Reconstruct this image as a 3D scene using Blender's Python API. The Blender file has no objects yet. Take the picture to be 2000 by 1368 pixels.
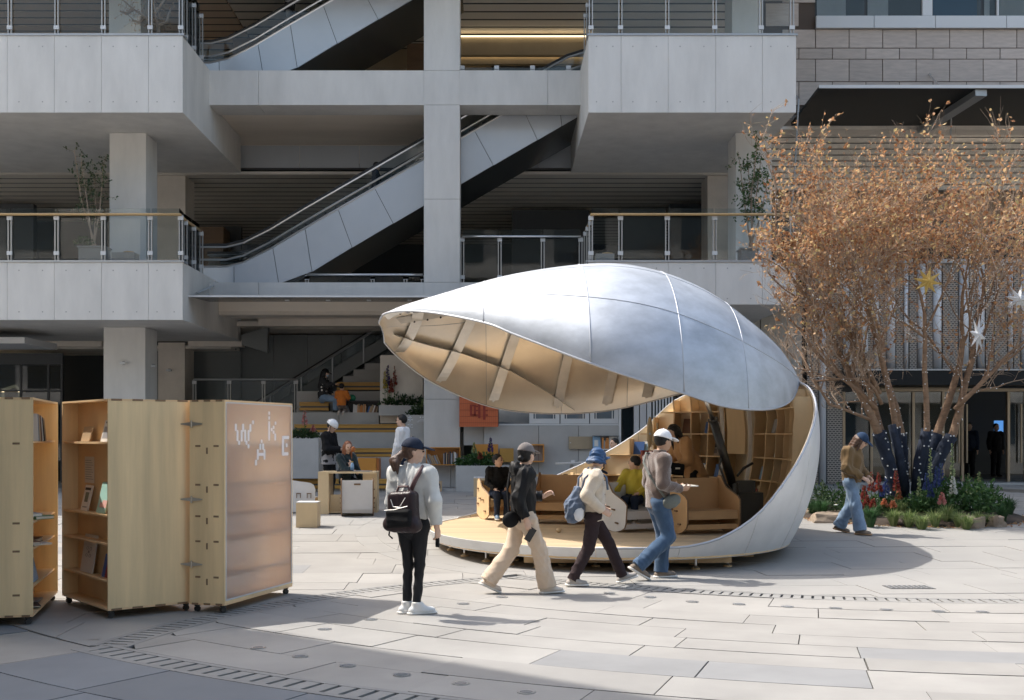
import bpy, bmesh, math, random
import numpy as np
from mathutils import Vector, Matrix, Euler

SC = bpy.context.scene
C = SC.collection
PI = math.pi
rnd = random.Random(7)

# ------------------------------------------------------------------ camera, sky, sun, exposure
F = 2222.0                      # focal length in pixels of a 2000 px wide frame
CX, CY, EYE = 965.0, 849.0, 1.7
cam = bpy.data.cameras.new('camera')
cam.sensor_width = 36.0; cam.lens = F / 2000 * 36.0
cam.shift_x = (1000 - CX) / 2000; cam.shift_y = (CY - 684) / 2000
cam.clip_start = 0.1; cam.clip_end = 2000
cam_ob = bpy.data.objects.new('camera', cam); C.objects.link(cam_ob)
cam_ob.location = (0, 0, EYE); cam_ob.rotation_euler = (PI/2, 0, 0)
SC.camera = cam_ob
SUN = Vector((-1.05, 0.50, 1.66)).normalized()
w = bpy.data.worlds.new('World'); SC.world = w; w.use_nodes = True
wn = w.node_tree.nodes; wl = w.node_tree.links
sky = wn.new('ShaderNodeTexSky'); sky.sky_type = 'NISHITA'; sky.sun_disc = False
sky.sun_elevation = math.asin(SUN.z); sky.sun_rotation = math.atan2(SUN.x, SUN.y)
sky.air_density = 1.6; sky.dust_density = 4.5; sky.ozone_density = 1.2
wl.new(sky.outputs[0], wn['Background'].inputs[0]); wn['Background'].inputs[1].default_value = 0.13
sl = bpy.data.lights.new('sun', 'SUN'); sl.energy = 2.55; sl.angle = math.radians(0.5); sl.color = (1.0, 0.955, 0.89)
so = bpy.data.objects.new('sun', sl); C.objects.link(so); so.location = (-10, 5, 30)
so.rotation_euler = SUN.to_track_quat('Z', 'Y').to_euler()
SC.view_settings.view_transform = 'Standard'; SC.view_settings.look = 'None'
SC.view_settings.exposure = 1.16; SC.view_settings.gamma = 1.0; SC.view_settings.use_curve_mapping = False
SC.render.engine = 'CYCLES'
SC.cycles.max_bounces = 9; SC.cycles.diffuse_bounces = 6; SC.cycles.glossy_bounces = 4
SC.cycles.transparent_max_bounces = 24; SC.cycles.transmission_bounces = 6
SC.cycles.use_denoising = True; SC.cycles.caustics_reflective = False; SC.cycles.caustics_refractive = False

# ------------------------------------------------------------------ measuring: photo pixel at a known depth -> metres
def PX(px, Y): return (px - CX) * Y / F
def PZ(py, Y): return EYE - (py - CY) * Y / F
def W(px, py, Y): return Vector((PX(px, Y), Y, PZ(py, Y)))
def gz(y): return 0.3 * min(1.0, max(0.0, (y - 15.0) / 10.0))      # the plaza rises a little towards the mall
def GY(py):
    y = 10.0
    for _ in range(40): y = (EYE - gz(y)) * F / (py - CY)
    return y
def G(px, py):
    y = GY(py); return Vector((PX(px, y), y, gz(y)))

# ------------------------------------------------------------------ materials
MATS = {}
def mat(name, col, rough=0.6, metal=0.0, var=0.0, scale=3.0, bump=0.0, bscale=40.0, stretch=(1,1,1), orand=0.0,
        col2=None, spec=0.5, trans=0.0, coat=0.0, detail=5.0, coords='Object', emit=None, estr=0.0, rvar=0.0, sheen=0.0):
    m = bpy.data.materials.new(name); m.use_nodes = True; MATS[name] = m
    nt = m.node_tree; n = nt.nodes; l = nt.links; p = n['Principled BSDF']
    p.inputs['Roughness'].default_value = rough; p.inputs['Metallic'].default_value = metal
    p.inputs['Specular IOR Level'].default_value = spec; p.inputs['Transmission Weight'].default_value = trans
    p.inputs['Coat Weight'].default_value = coat; p.inputs['Sheen Weight'].default_value = sheen
    if emit: p.inputs['Emission Color'].default_value = (*emit, 1); p.inputs['Emission Strength'].default_value = estr
    c = (*col, 1)
    p.inputs['Base Color'].default_value = c
    if coords == 'World':
        g = n.new('ShaderNodeNewGeometry'); vec = g.outputs['Position']
    else:
        tc = n.new('ShaderNodeTexCoord'); vec = tc.outputs[coords]
    mp = n.new('ShaderNodeMapping'); mp.inputs['Scale'].default_value = stretch; l.new(vec, mp.inputs[0]); vec = mp.outputs[0]
    out = None
    if var > 0 or col2:
        nz = n.new('ShaderNodeTexNoise'); nz.inputs['Scale'].default_value = scale; nz.inputs['Detail'].default_value = detail
        nz.inputs['Roughness'].default_value = 0.62
        l.new(vec, nz.inputs['Vector'])
        rp = n.new('ShaderNodeValToRGB')
        c2 = col2 or tuple(max(0, x * (1 - var)) for x in col); c1 = col if col2 else tuple(x * (1 + var * 0.6) for x in col)
        rp.color_ramp.elements[0].position = 0.32; rp.color_ramp.elements[1].position = 0.68
        rp.color_ramp.elements[0].color = (*c2, 1); rp.color_ramp.elements[1].color = (*c1, 1)
        l.new(nz.outputs[0], rp.inputs[0]); out = rp.outputs[0]
        if rvar:
            mr = n.new('ShaderNodeMapRange'); mr.inputs[3].default_value = rough - rvar; mr.inputs[4].default_value = rough + rvar
            l.new(nz.outputs[0], mr.inputs[0]); l.new(mr.outputs[0], p.inputs['Roughness'])
    if orand > 0:
        oi = n.new('ShaderNodeObjectInfo'); mr = n.new('ShaderNodeMapRange')
        mr.inputs[3].default_value = 1 - orand; mr.inputs[4].default_value = 1 + orand
        l.new(oi.outputs['Random'], mr.inputs[0])
        hs = n.new('ShaderNodeHueSaturation'); l.new(mr.outputs[0], hs.inputs['Value'])
        if out: l.new(out, hs.inputs['Color'])
        else: hs.inputs['Color'].default_value = c
        out = hs.outputs[0]
    if out: l.new(out, p.inputs['Base Color'])
    if bump > 0:
        nb = n.new('ShaderNodeTexNoise'); nb.inputs['Scale'].default_value = bscale; nb.inputs['Detail'].default_value = 4
        l.new(vec, nb.inputs['Vector'])
        b = n.new('ShaderNodeBump'); b.inputs['Strength'].default_value = bump; b.inputs['Distance'].default_value = 0.02
        l.new(nb.outputs[0], b.inputs['Height']); l.new(b.outputs[0], p.inputs['Normal'])
    return m

def glass_mat(name, tint=(0.9, 0.95, 0.95), refl=1.0, ior=1.5):
    m = bpy.data.materials.new(name); m.use_nodes = True; MATS[name] = m
    nt = m.node_tree; n = nt.nodes; l = nt.links
    n.remove(n['Principled BSDF'])
    tr = n.new('ShaderNodeBsdfTransparent'); tr.inputs[0].default_value = (*tint, 1)
    gl = n.new('ShaderNodeBsdfGlossy'); gl.inputs['Roughness'].default_value = 0.01; gl.inputs[0].default_value = (refl, refl, refl, 1)
    fr = n.new('ShaderNodeFresnel'); fr.inputs[0].default_value = ior
    mx = n.new('ShaderNodeMixShader'); l.new(fr.outputs[0], mx.inputs[0]); l.new(tr.outputs[0], mx.inputs[1]); l.new(gl.outputs[0], mx.inputs[2])
    l.new(mx.outputs[0], n['Material Output'].inputs[0])
    return m

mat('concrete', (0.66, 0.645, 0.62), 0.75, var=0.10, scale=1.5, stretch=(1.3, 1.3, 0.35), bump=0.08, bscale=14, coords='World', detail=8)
mat('soffit', (0.82, 0.745, 0.655), 0.8, var=0.12, scale=0.7, stretch=(0.25, 1, 1), coords='World', detail=7)
mat('warm_concrete', (0.70, 0.635, 0.56), 0.8, var=0.14, scale=1.0, coords='World', detail=7)
mat('tie_hole', (0.36, 0.355, 0.345), 0.8)
mat('slat', (0.78, 0.73, 0.66), 0.5, var=0.06, scale=0.4, coords='World')
mat('slat_dark', (0.085, 0.085, 0.085), 0.55)
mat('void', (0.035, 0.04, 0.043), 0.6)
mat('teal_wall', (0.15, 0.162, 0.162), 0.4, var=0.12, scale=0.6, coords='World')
mat('esc_panel', (0.53, 0.56, 0.60), 0.30, metal=0.35, var=0.05, scale=0.7, coords='World', orand=0.03)
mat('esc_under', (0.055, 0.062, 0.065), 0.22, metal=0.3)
mat('rubber', (0.018, 0.018, 0.019), 0.5)
mat('steel', (0.62, 0.63, 0.64), 0.3, metal=1.0)
mat('steel_dull', (0.42, 0.43, 0.44), 0.5, metal=0.8)
mat('rail_post', (0.45, 0.445, 0.43), 0.4, metal=0.6)
mat('wood_rail', (0.50, 0.33, 0.15), 0.4, var=0.1, scale=3)
mat('brown_wall', (0.23, 0.145, 0.085), 0.55, var=0.15, scale=1.5, stretch=(1, 1, 6), coords='World')
mat('shop_beige', (0.46, 0.37, 0.24), 0.6, var=0.1, scale=0.8, coords='World')
mat('stone', (0.52, 0.445, 0.395), 0.8, var=0.14, scale=6, stretch=(0.4, 1, 2.5), coords='World', orand=0.09, bump=0.1, bscale=30)
mat('mortar', (0.10, 0.075, 0.06), 0.9)
mat('sill_white', (0.62, 0.63, 0.64), 0.45, orand=0.02)
mat('window_pane', (0.06, 0.09, 0.12), 0.04, spec=0.9, coat=1.0, orand=0.4)
mat('blue_panel', (0.02, 0.085, 0.17), 0.6)  # dark blue sheet behind the third window pane
mat('curtain_and_sky', (0.55, 0.56, 0.58), 0.9, var=0.1, scale=2)  # curtain cloth, also the colour of sky mirrored in the first pane
mat('canopy_dark', (0.008, 0.010, 0.012), 0.45, spec=0.25)
mat('pipe', (0.74, 0.765, 0.81), 0.40, metal=0.1, orand=0.08)
mat('dark_frame', (0.05, 0.055, 0.06), 0.5)
mat('brass_frame', (0.33, 0.27, 0.20), 0.35, metal=0.8)
mat('white_frame', (0.66, 0.67, 0.68), 0.45)
mat('planter', (0.40, 0.40, 0.395), 0.7, var=0.08, scale=2, orand=0.05)
mat('panel_beige', (0.44, 0.415, 0.38), 0.6, var=0.05, scale=1.0, coords='World')
mat('slat_warm_lit', (0.78, 0.62, 0.49), 0.5, var=0.06, scale=0.4, coords='World')  # same slats, with the warm light on them put into the colour
mat('led', (1, 0.8, 0.4), 0.5, emit=(1.0, 0.80, 0.5), estr=1.1)
glass_mat('rail_glass', (0.88, 0.91, 0.915), 0.55, 1.5)
glass_mat('shop_glass', (0.55, 0.58, 0.58), 1.0, 1.6)
glass_mat('dark_glass', (0.16, 0.18, 0.19), 1.0, 1.6)

# expanded-metal screen, too fine to pick apart
m = mat('mesh_screen', (0.26, 0.235, 0.21), 0.5, metal=0.2)
n = m.node_tree.nodes; l = m.node_tree.links
g = n.new('ShaderNodeNewGeometry'); mp = n.new('ShaderNodeMapping'); mp.inputs['Rotation'].default_value = (PI/2, 0, 0)
bt = n.new('ShaderNodeTexBrick'); bt.inputs['Scale'].default_value = 1.0; bt.inputs['Brick Width'].default_value = 0.10; bt.inputs['Row Height'].default_value = 0.055
bt.inputs['Mortar Size'].default_value = 0.017; bt.inputs['Mortar Smooth'].default_value = 0.3
bt.inputs['Color1'].default_value = (0.035, 0.033, 0.03, 1); bt.inputs['Color2'].default_value = (0.05, 0.046, 0.042, 1); bt.inputs['Mortar'].default_value = (0.36, 0.325, 0.29, 1)
l.new(g.outputs['Position'], mp.inputs[0]); l.new(mp.outputs[0], bt.inputs['Vector']); l.new(bt.outputs[0], n['Principled BSDF'].inputs['Base Color'])

# ------------------------------------------------------------------ mesh helpers
class MB:
    def __init__(self): self.v = []; self.f = []
    def add(self, vs, fs):
        o = len(self.v); self.v += [tuple(x) for x in vs]; self.f += [tuple(i + o for i in f) for f in fs]; return self
    def box(self, x0, x1, y0, y1, z0, z1, M=None):
        vs = [Vector((x, y, z)) for z in (z0, z1) for y in (y0, y1) for x in (x0, x1)]
        if M is not None: vs = [M @ v for v in vs]
        return self.add(vs, [(0,2,3,1), (4,5,7,6), (0,1,5,4), (2,6,7,3), (0,4,6,2), (1,3,7,5)])
    def bar(self, a, b, wx, wz, up=(0,0,1)):
        a = Vector(a); b = Vector(b); d = (b - a); L = d.length; d.normalize(); u = Vector(up)
        if abs(d.dot(u)) > 0.98: u = Vector((0, 1, 0))
        s = d.cross(u).normalized(); u = s.cross(d).normalized()
        vs = [p + s * (i * wx / 2) + u * (j * wz / 2) for p in (a, b) for j in (-1, 1) for i in (-1, 1)]
        return self.add(vs, [(0,1,3,2), (4,6,7,5), (0,4,5,1), (2,3,7,6), (0,2,6,4), (1,5,7,3)])
    def tube(self, pts, r, n=8, cap=True):
        pts = [Vector(p) for p in pts]; rs = r if isinstance(r, (list, tuple)) else [r] * len(pts)
        o = len(self.v); prev = None
        for i, p in enumerate(pts):
            d = (pts[min(i+1, len(pts)-1)] - pts[max(i-1, 0)])
            if d.length < 1e-9: d = Vector((0, 0, 1))
            d.normalize()
            if prev is None:
                s = d.cross(Vector((0, 0, 1)))
                if s.length < 0.05: s = d.cross(Vector((0, 1, 0)))
            else: s = prev - d * prev.dot(d)
            s.normalize(); prev = s; u = d.cross(s)
            for k in range(n):
                a = 2 * PI * k / n; self.v.append(tuple(p + (s * math.cos(a) + u * math.sin(a)) * rs[i]))
        for i in range(len(pts) - 1):
            for k in range(n):
                k2 = (k + 1) % n
                self.f.append((o + i*n + k, o + i*n + k2, o + (i+1)*n + k2, o + (i+1)*n + k))
        if cap:
            self.f.append(tuple(o + k for k in range(n))[::-1]); self.f.append(tuple(o + (len(pts)-1)*n + k for k in range(n)))
        return self
    def prism(self, poly, h0, h1, axis='z', M=None):
        """poly: 2D points; extruded along axis from h0 to h1"""
        def mk(a, b, h): return Vector((a, b, h)) if axis == 'z' else (Vector((a, h, b)) if axis == 'y' else Vector((h, a, b)))
        vs = [mk(a, b, h0) for a, b in poly] + [mk(a, b, h1) for a, b in poly]
        if M is not None: vs = [M @ v for v in vs]
        k = len(poly)
        return self.add(vs, [tuple(range(k))[::-1], tuple(range(k, 2*k))] + [(i, (i+1) % k, k + (i+1) % k, k + i) for i in range(k)])
    def ico(self, c, r, sub=1, M=None):
        bm = bmesh.new(); bmesh.ops.create_icosphere(bm, subdivisions=sub, radius=1.0)
        rr = Vector(r) if hasattr(r, '__len__') else Vector((r, r, r)); c = Vector(c)
        vs = []
        for v in bm.verts:
            q = Vector((v.co.x * rr.x, v.co.y * rr.y, v.co.z * rr.z))
            if M is not None: q = M @ q
            vs.append(q + c)
        fs = [tuple(v.index for v in f.verts) for f in bm.faces]; bm.free()
        return self.add(vs, fs)
    def grid(self, P):
        """P[i][j] points"""
        nu, nv = len(P), len(P[0]); o = len(self.v)
        for r in P:
            for p in r: self.v.append(tuple(p))
        for i in range(nu - 1):
            for j in range(nv - 1):
                self.f.append((o + i*nv + j, o + (i+1)*nv + j, o + (i+1)*nv + j + 1, o + i*nv + j + 1))
        return self
    def slab_grid(self, P, Q):
        """closed sheet between grids P and Q"""
        nu, nv = len(P), len(P[0]); o = len(self.v); n = nu * nv
        for g_ in (P, Q):
            for r in g_:
                for p in r: self.v.append(tuple(p))
        for i in range(nu - 1):
            for j in range(nv - 1):
                a, b, c_, d = i*nv + j, (i+1)*nv + j, (i+1)*nv + j + 1, i*nv + j + 1
                self.f.append((o+a, o+b, o+c_, o+d)); self.f.append((o+n+d, o+n+c_, o+n+b, o+n+a))
        for j in range(nv - 1):
            self.f.append((o+j, o+j+1, o+n+j+1, o+n+j)); k = (nu-1)*nv
            self.f.append((o+k+j+1, o+k+j, o+n+k+j, o+n+k+j+1))
        for i in range(nu - 1):
            self.f.append((o+(i+1)*nv, o+i*nv, o+n+i*nv, o+n+(i+1)*nv)); k = nv - 1
            self.f.append((o+i*nv+k, o+(i+1)*nv+k, o+n+(i+1)*nv+k, o+n+i*nv+k))
        return self
    def mesh(self, name, m=None, smooth=False):
        me = bpy.data.meshes.new(name); me.from_pydata(self.v, [], self.f)
        if m: me.materials.append(MATS[m] if isinstance(m, str) else m)
        if smooth: me.shade_smooth()
        me.update(); return me
    def build(self, name, m, parent=None, smooth=False, bevel=0.0, local=False, **props):
        return link(name, self.mesh(name, m, smooth), parent, local, bevel, **props)

WLOC = {}
def link(name, me, parent=None, local=False, bevel=0.0, loc=None, rot=None, **props):
    o = bpy.data.objects.new(name, me); C.objects.link(o)
    if parent is not None:
        o.parent = parent
        if not local: o.location = -WLOC.get(parent.name, Vector((0, 0, 0)))
    WLOC[o.name] = Vector((0, 0, 0))
    if loc is not None: o.location = loc
    if rot is not None: o.rotation_euler = rot
    if bevel > 0:
        b = o.modifiers.new('bevel', 'BEVEL'); b.width = bevel; b.segments = 2; b.limit_method = 'ANGLE'
    for k, v in props.items(): o[k] = v
    return o
def thing(name, label, cat, loc=(0, 0, 0), rz=0.0, group=None):
    o = bpy.data.objects.new(name, None); C.objects.link(o); o.empty_display_size = 0.2
    o.location = loc; o.rotation_euler = (0, 0, rz); o['label'] = label; o['category'] = cat
    if group: o['group'] = group
    WLOC[o.name] = Vector(loc); return o
def tag(o, label, cat, group=None):
    o['label'] = label; o['category'] = cat
    if group: o['group'] = group
    return o
def struct(o): o['kind'] = 'structure'; return o
def soft(o, a=38):
    o.data.shade_smooth(); o.data.set_sharp_from_angle(angle=math.radians(a)); return o
def kids(o): return [c for c in C.objects if c.parent == o]
KID = {}
def copy_tree(o, loc, rz, label, parent=None, group=None):
    ch = {}
    for x in C.objects:
        if x.parent: ch.setdefault(x.parent, []).append(x)
    def rec(a, par):
        b = a.copy(); C.objects.link(b); b.parent = par
        for k in ch.get(a, []): rec(k, b)
        return b
    r = rec(o, parent); r.location = loc; r.rotation_euler = (0, 0, rz); r['label'] = label
    if group: r['group'] = group
    WLOC[r.name] = Vector(loc); return r
# ================================================================== THE MALL
YF, YB = 26.5, 29.0            # balcony fronts, beam plane
mall = thing('shopping_mall', 'grey concrete mall with stacked balconies round an open escalator hall', 'building', (0, 27, 0))
def mpart(name, m, mb, **k): return mb.build(name, m, mall, **k)

def fascia(px0, px1, z0, z1, joints, y=YF, back=32.6, bname='balcony_slab'):
    xs = [PX(px0, y)] + [PX(j, y) for j in joints] + [PX(px1, y)]
    body = MB().box(xs[0] + 0.006, xs[-1] - 0.004, y + 0.045, back, z0 + 0.004, z1 - 0.004)
    b = mpart(bname, 'concrete', body)
    cap = MB().box(xs[0] - 0.02, xs[-1] + 0.03, y - 0.02, y + 0.3, z1 + 0.002, z1 + 0.05)
    cap.build('coping', 'steel_dull', b)
    holes = MB()
    for i in range(len(xs) - 1):
        g_ = 0.0035
        MB().box(xs[i] + g_, xs[i+1] - g_, y, y + 0.04, z0, z1).build('concrete_panel', 'concrete', b)
        for fx in (0.25, 0.75):
            for fz in (0.14, 0.86):
                xx = xs[i] + (xs[i+1] - xs[i]) * fx; zz = z0 + (z1 - z0) * fz
                holes.box(xx - 0.014, xx + 0.014, y - 0.002, y + 0.01, zz - 0.014, zz + 0.014)
    holes.build('tie_hole', 'tie_hole', b, kind='stuff')
    return b
J = [-630, -538, -446, -354, -262, -170, -78, 14, 106, 198, 290]
ZL3t, ZL3b, ZL2t, ZL2b = 10.99, 9.20, 5.71, 4.37
ZR2b = PZ(595, YF)
fascia(-720, 357, ZL3b, ZL3t, J); fascia(-720, 357, ZL2b, ZL2t, J)
JR = [1213, 1305, 1398, 1489]
fascia(1149, 1555, ZL3b, ZL3t, JR); fascia(1149, 1555, ZR2b, ZL2t, JR)

# beams and the tall column in the hall opening (pieces between joints)
XL, XR = PX(357, YF), PX(1149, YF)
def beam(z0, z1, depth, pxs, y=YB):
    xs = [XL - 0.02] + [PX(p, y) for p in pxs] + [XR + 0.02]
    for i in range(len(xs) - 1):
        if abs(xs[i] - PX(828, y)) < 0.01: continue
        mpart('beam', 'concrete', MB().box(xs[i] + 0.004, xs[i+1] - 0.004, y, y + depth, z0, z1))
beam(10.10, 10.98, 0.93, [505, 828, 898, 1070]); beam(PZ(580, YB), PZ(552, YB), 0.93, [505, 828, 898, 1070])
zs = [0.2, 2.6, 5.21, 5.58, 7.7, 10.10, 10.98, 13.2, 15.8]
for i in range(len(zs) - 1):
    mpart('column', 'concrete', MB().box(PX(828, YB), PX(898, YB), YB - 0.003, YB + 0.93, zs[i] + 0.004, zs[i+1] - 0.004))
# square columns under the balconies
def col(px0, px1, y, z0, z1, d=0.95, m='concrete'): mpart('column', m, MB().box(PX(px0, y), PX(px1, y), y, y + d, z0, z1 - 0.003))
col(214, 285, 28.3, ZL2t, ZL3b); col(202.5, 283.5, 28.3, gz(28), ZL2b, 1.0)
col(307, 362, 33.6, 5.56, 9.35, 1.0, 'warm_concrete'); col(309, 361, 33.0, gz(33), 4.37, 1.0, 'warm_concrete')
col(388, 436, 40, 5.56, 9.0, 1.0, 'brown_wall')
col(1437, 1507, 28.3, ZL2t, ZL3b); col(1382, 1425, 33.6, 5.56, 9.35, 1.0, 'warm_concrete')
col(213, 275, 30, ZL3t, 13.8)
col(1430, 1490, 30, ZL3t, 13.8)

# floors behind, metal band, back walls
mpart('floor_slab', 'soffit', MB().box(-32, 7.04, YB + 0.94, 33.4, 10.2, 10.95))
mpart('floor_slab', 'soffit', MB().box(-32, 34, 33.41, 47, 9.65, 10.95))
for i in range(8):
    x0 = PX(463, 33) + i * 1.75
    mpart('metal_band', 'esc_panel', MB().box(x0 + 0.006, x0 + 1.744, 33.385, 33.405, 9.53, 10.18))
mpart('floor_slab', 'soffit', MB().box(-32, -0.6, 32.61, 47, 4.75, 5.55))
mpart('floor_slab', 'soffit', MB().box(-0.59, 7.05, YB + 0.94, 47, 4.75, 5.55))
mpart('floor_slab', 'soffit', MB().box(XL, -0.61, YB + 0.94, 30.6, 4.95, 5.55))
mpart('roof_slab', 'concrete', MB().box(-32, 8.6, YF - 0.2, 47, 15.8, 17.2))
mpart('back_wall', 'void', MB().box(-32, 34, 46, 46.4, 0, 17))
mpart('side_wall', 'concrete', MB().box(-32.4, -32, YF, 47, 0, 17))
mpart('side_wall', 'concrete', MB().box(34, 34.4, YF, 47, 0, 22))
mpart('back_wall', 'shop_beige', MB().box(-31, 8, 36.3, 36.5, 10.96, 15.8))
# dark shop fronts on the first floor, seen through the rails
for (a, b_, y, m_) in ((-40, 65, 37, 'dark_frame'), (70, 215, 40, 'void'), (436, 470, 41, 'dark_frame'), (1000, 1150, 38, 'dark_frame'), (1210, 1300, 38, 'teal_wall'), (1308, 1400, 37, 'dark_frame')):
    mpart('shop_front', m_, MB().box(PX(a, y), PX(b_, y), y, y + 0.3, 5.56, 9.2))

# slatted ceilings
def ceiling(x0, x1, y0, y1, z, pitch=0.62, gap=0.1, m='slat', tilt=0.03):
    top = mpart('ceiling', 'slat_dark', MB().box(x0, x1, y0, y1, z + 0.14, z + 0.2))
    y = y0 + 0.02
    while y + pitch < y1:
        mb = MB(); mb.add([(x0, y, z + tilt), (x1, y, z + tilt), (x1, y + pitch - gap, z), (x0, y + pitch - gap, z),
                           (x0, y, z + 0.09), (x1, y, z + 0.09), (x1, y + pitch - gap, z + 0.09), (x0, y + pitch - gap, z + 0.09)],
                          [(0,3,2,1), (4,5,6,7), (0,1,5,4), (2,3,7,6), (0,4,7,3), (1,2,6,5)])
        mb.build('ceiling_slat', m, top)
        MB().box(x0, x1, y + pitch - gap + 0.003, y + pitch - 0.003, z + 0.004, z + 0.05).build('gap_shade_strip', 'void', top); y += pitch  # black strip fills the reveal joint, giving the gap its shade by colour
ceiling(-31, 33, 33.45, 45.9, 9.35, 0.62, 0.12, tilt=0.0)
ceiling(-31, XL - 0.3, 27.3, 36.2, 13.9, 0.55, 0.1, 'slat_warm_lit', 0.0)  # left part of the ceiling takes the warm-lit slat colour
ceiling(XL - 0.25, 8.3, 27.3, 36.2, 13.9, 0.62, 0.12, tilt=0.0)
ceiling(-31, XL - 0.4, 33.05, 45.9, 4.2, 0.7, 0.12, tilt=0.0)
for z_, y_ in ((PZ(72, 34.5), 34.5), (PZ(109, 34.8), 34.8)):
    mpart('light_strip', 'led', MB().box(PX(880, y_), PX(1150, y_), y_ - 0.06, y_, z_ - 0.015, z_ + 0.015))
mpart('bulkhead', 'shop_beige', MB().box(PX(870, 34.5), PX(1160, 34.5), 34.51, 34.75, PZ(107, 34.5), PZ(74, 34.5)))
mpart('bulkhead', 'shop_beige', MB().box(PX(870, 34.8), PX(1160, 34.8), 34.81, 35.0, PZ(125, 34.8), PZ(110, 34.8)))
# dark shop shapes in the upper hall
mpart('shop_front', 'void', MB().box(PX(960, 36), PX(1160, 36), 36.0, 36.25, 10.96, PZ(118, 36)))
mpart('shop_front', 'brown_wall', MB().box(PX(455, 35), PX(560, 35), 35, 35.2, 10.96, PZ(62, 35)))
mpart('shop_front', 'brown_wall', MB().box(PX(795, 35), PX(830, 35), 35, 35.2, 10.96, PZ(85, 35)))

# ground floor behind the cabinets
mpart('back_wall', 'teal_wall', MB().box(PX(300, 34.2), PX(470, 34.2) , 34.2, 34.4, 0.3, 4.4))
for i in range(5):
    a = PX(470, 34.4) + i * 1.02
    mpart('wall_panel', 'teal_wall', MB().box(a + 0.006, a + 1.014, 34.3, 34.5, 0.3, 4.7))
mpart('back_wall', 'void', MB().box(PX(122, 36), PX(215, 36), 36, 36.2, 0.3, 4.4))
mpart('back_wall', 'teal_wall', MB().box(PX(640, 35), PX(1700, 35), 37.5, 37.7, 0.3, 4.74))
mpart('soffit_beam', 'warm_concrete', MB().box(PX(395, 30.2), PX(1140, 30.2), 30.0, 30.6, PZ(617, 30.2), PZ(594, 30.2)))
mpart('soffit_beam', 'warm_concrete', MB().box(PX(505, 31.6), PX(1140, 31.6), 31.6, 32.1, PZ(637, 31.6), PZ(622, 31.6)))
mpart('soffit_beam', 'warm_concrete', MB().box(PX(80, 32.8), PX(202, 32.8), 32.65, 33.0, PZ(678, 32.8), PZ(666, 32.8)))
mpart('soffit_beam', 'warm_concrete', MB().box(PX(370, 32.8), PX(475, 32.8), 32.65, 33.0, PZ(678, 32.8), PZ(666, 32.8)))
mpart('soffit_plate', 'soffit', MB().box(XL, XR, 30.61, 31.59, 4.92, 4.94))
mpart('soffit_plate', 'soffit', MB().box(XL - 0.4, -0.62, 32.11, 34.29, 4.76, 4.9))
mpart('stair_truss', 'teal_wall', MB().prism([(PX(475, 32.4), PZ(655, 32.4)), (PX(525, 32.4), PZ(640, 32.4)), (PX(525, 32.4), PZ(690, 32.4)), (PX(475, 32.4), PZ(675, 32.4))], 32.2, 32.5, 'y'))
# shop window at the far left
sw = mpart('shop_window', 'dark_frame', MB().box(PX(-200, 33), PX(122, 33), 33.0, 33.1, PZ(712, 33), PZ(690, 33)))
for a, b_ in ((-120, -40), (-36, 38), (42, 92), (96, 118)):
    for c_, d in ((712, 762), (766, 900)):
        MB().box(PX(a, 33), PX(b_, 33), 33.03, 33.06, PZ(d, 33), PZ(c_, 33)).build('pane', 'dark_glass', sw)
for a in (-38, 40, 94, 120):
    MB().box(PX(a - 2, 33), PX(a + 2, 33), 33.0, 33.1, 0.3, PZ(712.5, 33)).build('mullion', 'dark_frame', sw)
MB().box(PX(-40, 33), PX(119, 33), 33.005, 33.095, PZ(765, 33), PZ(762, 33)).build('mullion', 'dark_frame', sw)
mpart('shop_interior', 'shop_beige', MB().box(PX(-60, 36), PX(45, 36), 36.0, 36.2, 0.3, 3.8))
mpart('light_strip', 'led', MB().tube([W(6, 778, 35), W(6, 762, 35), W(30, 754, 35), W(38, 762, 35), W(40, 790, 35)], 0.05, 6))
# white canopy wedge at the far left and small wall lamps
can = thing('entrance_canopy', 'white flat canopy wedge under the first floor balcony at the far left', 'canopy', W(20, 660, 29))
MB().box(PX(-260, 28.4), PX(48, 28.4), 28.4, 30.5, PZ(671, 28.4), PZ(659, 28.4)).build('roof_panel', 'sill_white', can)
for px_, py_, y_, lab in ((242, 710, 28.28, 'small white wall lamp on the front face of the big ground floor column'),
                          (331, 724, 32.98, 'small white wall lamp on the rear column beside the dark wall'),
                          (300, 716, 28.9, 'small white wall lamp on the shaded side of the big ground floor column')):
    p = W(px_, py_, y_); t = thing('wall_lamp', lab, 'lamp', p, group='small white wall lamps on columns')
    MB().box(p.x - 0.07, p.x + 0.07, p.y - 0.12, p.y - 0.02, p.z - 0.025, p.z + 0.03).build('lamp_body', 'sill_white', t)
    MB().box(p.x - 0.03, p.x + 0.03, p.y - 0.03, p.y, p.z - 0.03, p.z + 0.05).build('bracket', 'dark_frame', t)

# thin steel canopy over the seating steps, hung on rods
cn = thing('steel_canopy', 'thin grey steel canopy hung on rods below the lower hall beam', 'canopy', (-4, 28, 5.2))
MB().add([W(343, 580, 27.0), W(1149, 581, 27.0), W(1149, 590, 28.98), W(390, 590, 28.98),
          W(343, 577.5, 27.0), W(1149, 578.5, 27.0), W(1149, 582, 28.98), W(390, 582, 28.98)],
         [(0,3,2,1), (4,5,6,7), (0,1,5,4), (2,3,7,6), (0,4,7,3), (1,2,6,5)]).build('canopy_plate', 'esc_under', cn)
MB().add([W(343, 580.5, 26.99), W(1149, 581.5, 26.99), W(1149, 578, 26.99), W(343, 577, 26.99),
          W(343, 580.5, 26.96), W(1149, 581.5, 26.96), W(1149, 578, 26.96), W(343, 577, 26.96)],
         [(0,1,2,3), (7,6,5,4), (0,4,5,1), (1,5,6,2), (2,6,7,3), (3,7,4,0)]).build('edge_trim', 'sill_white', cn)
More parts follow.
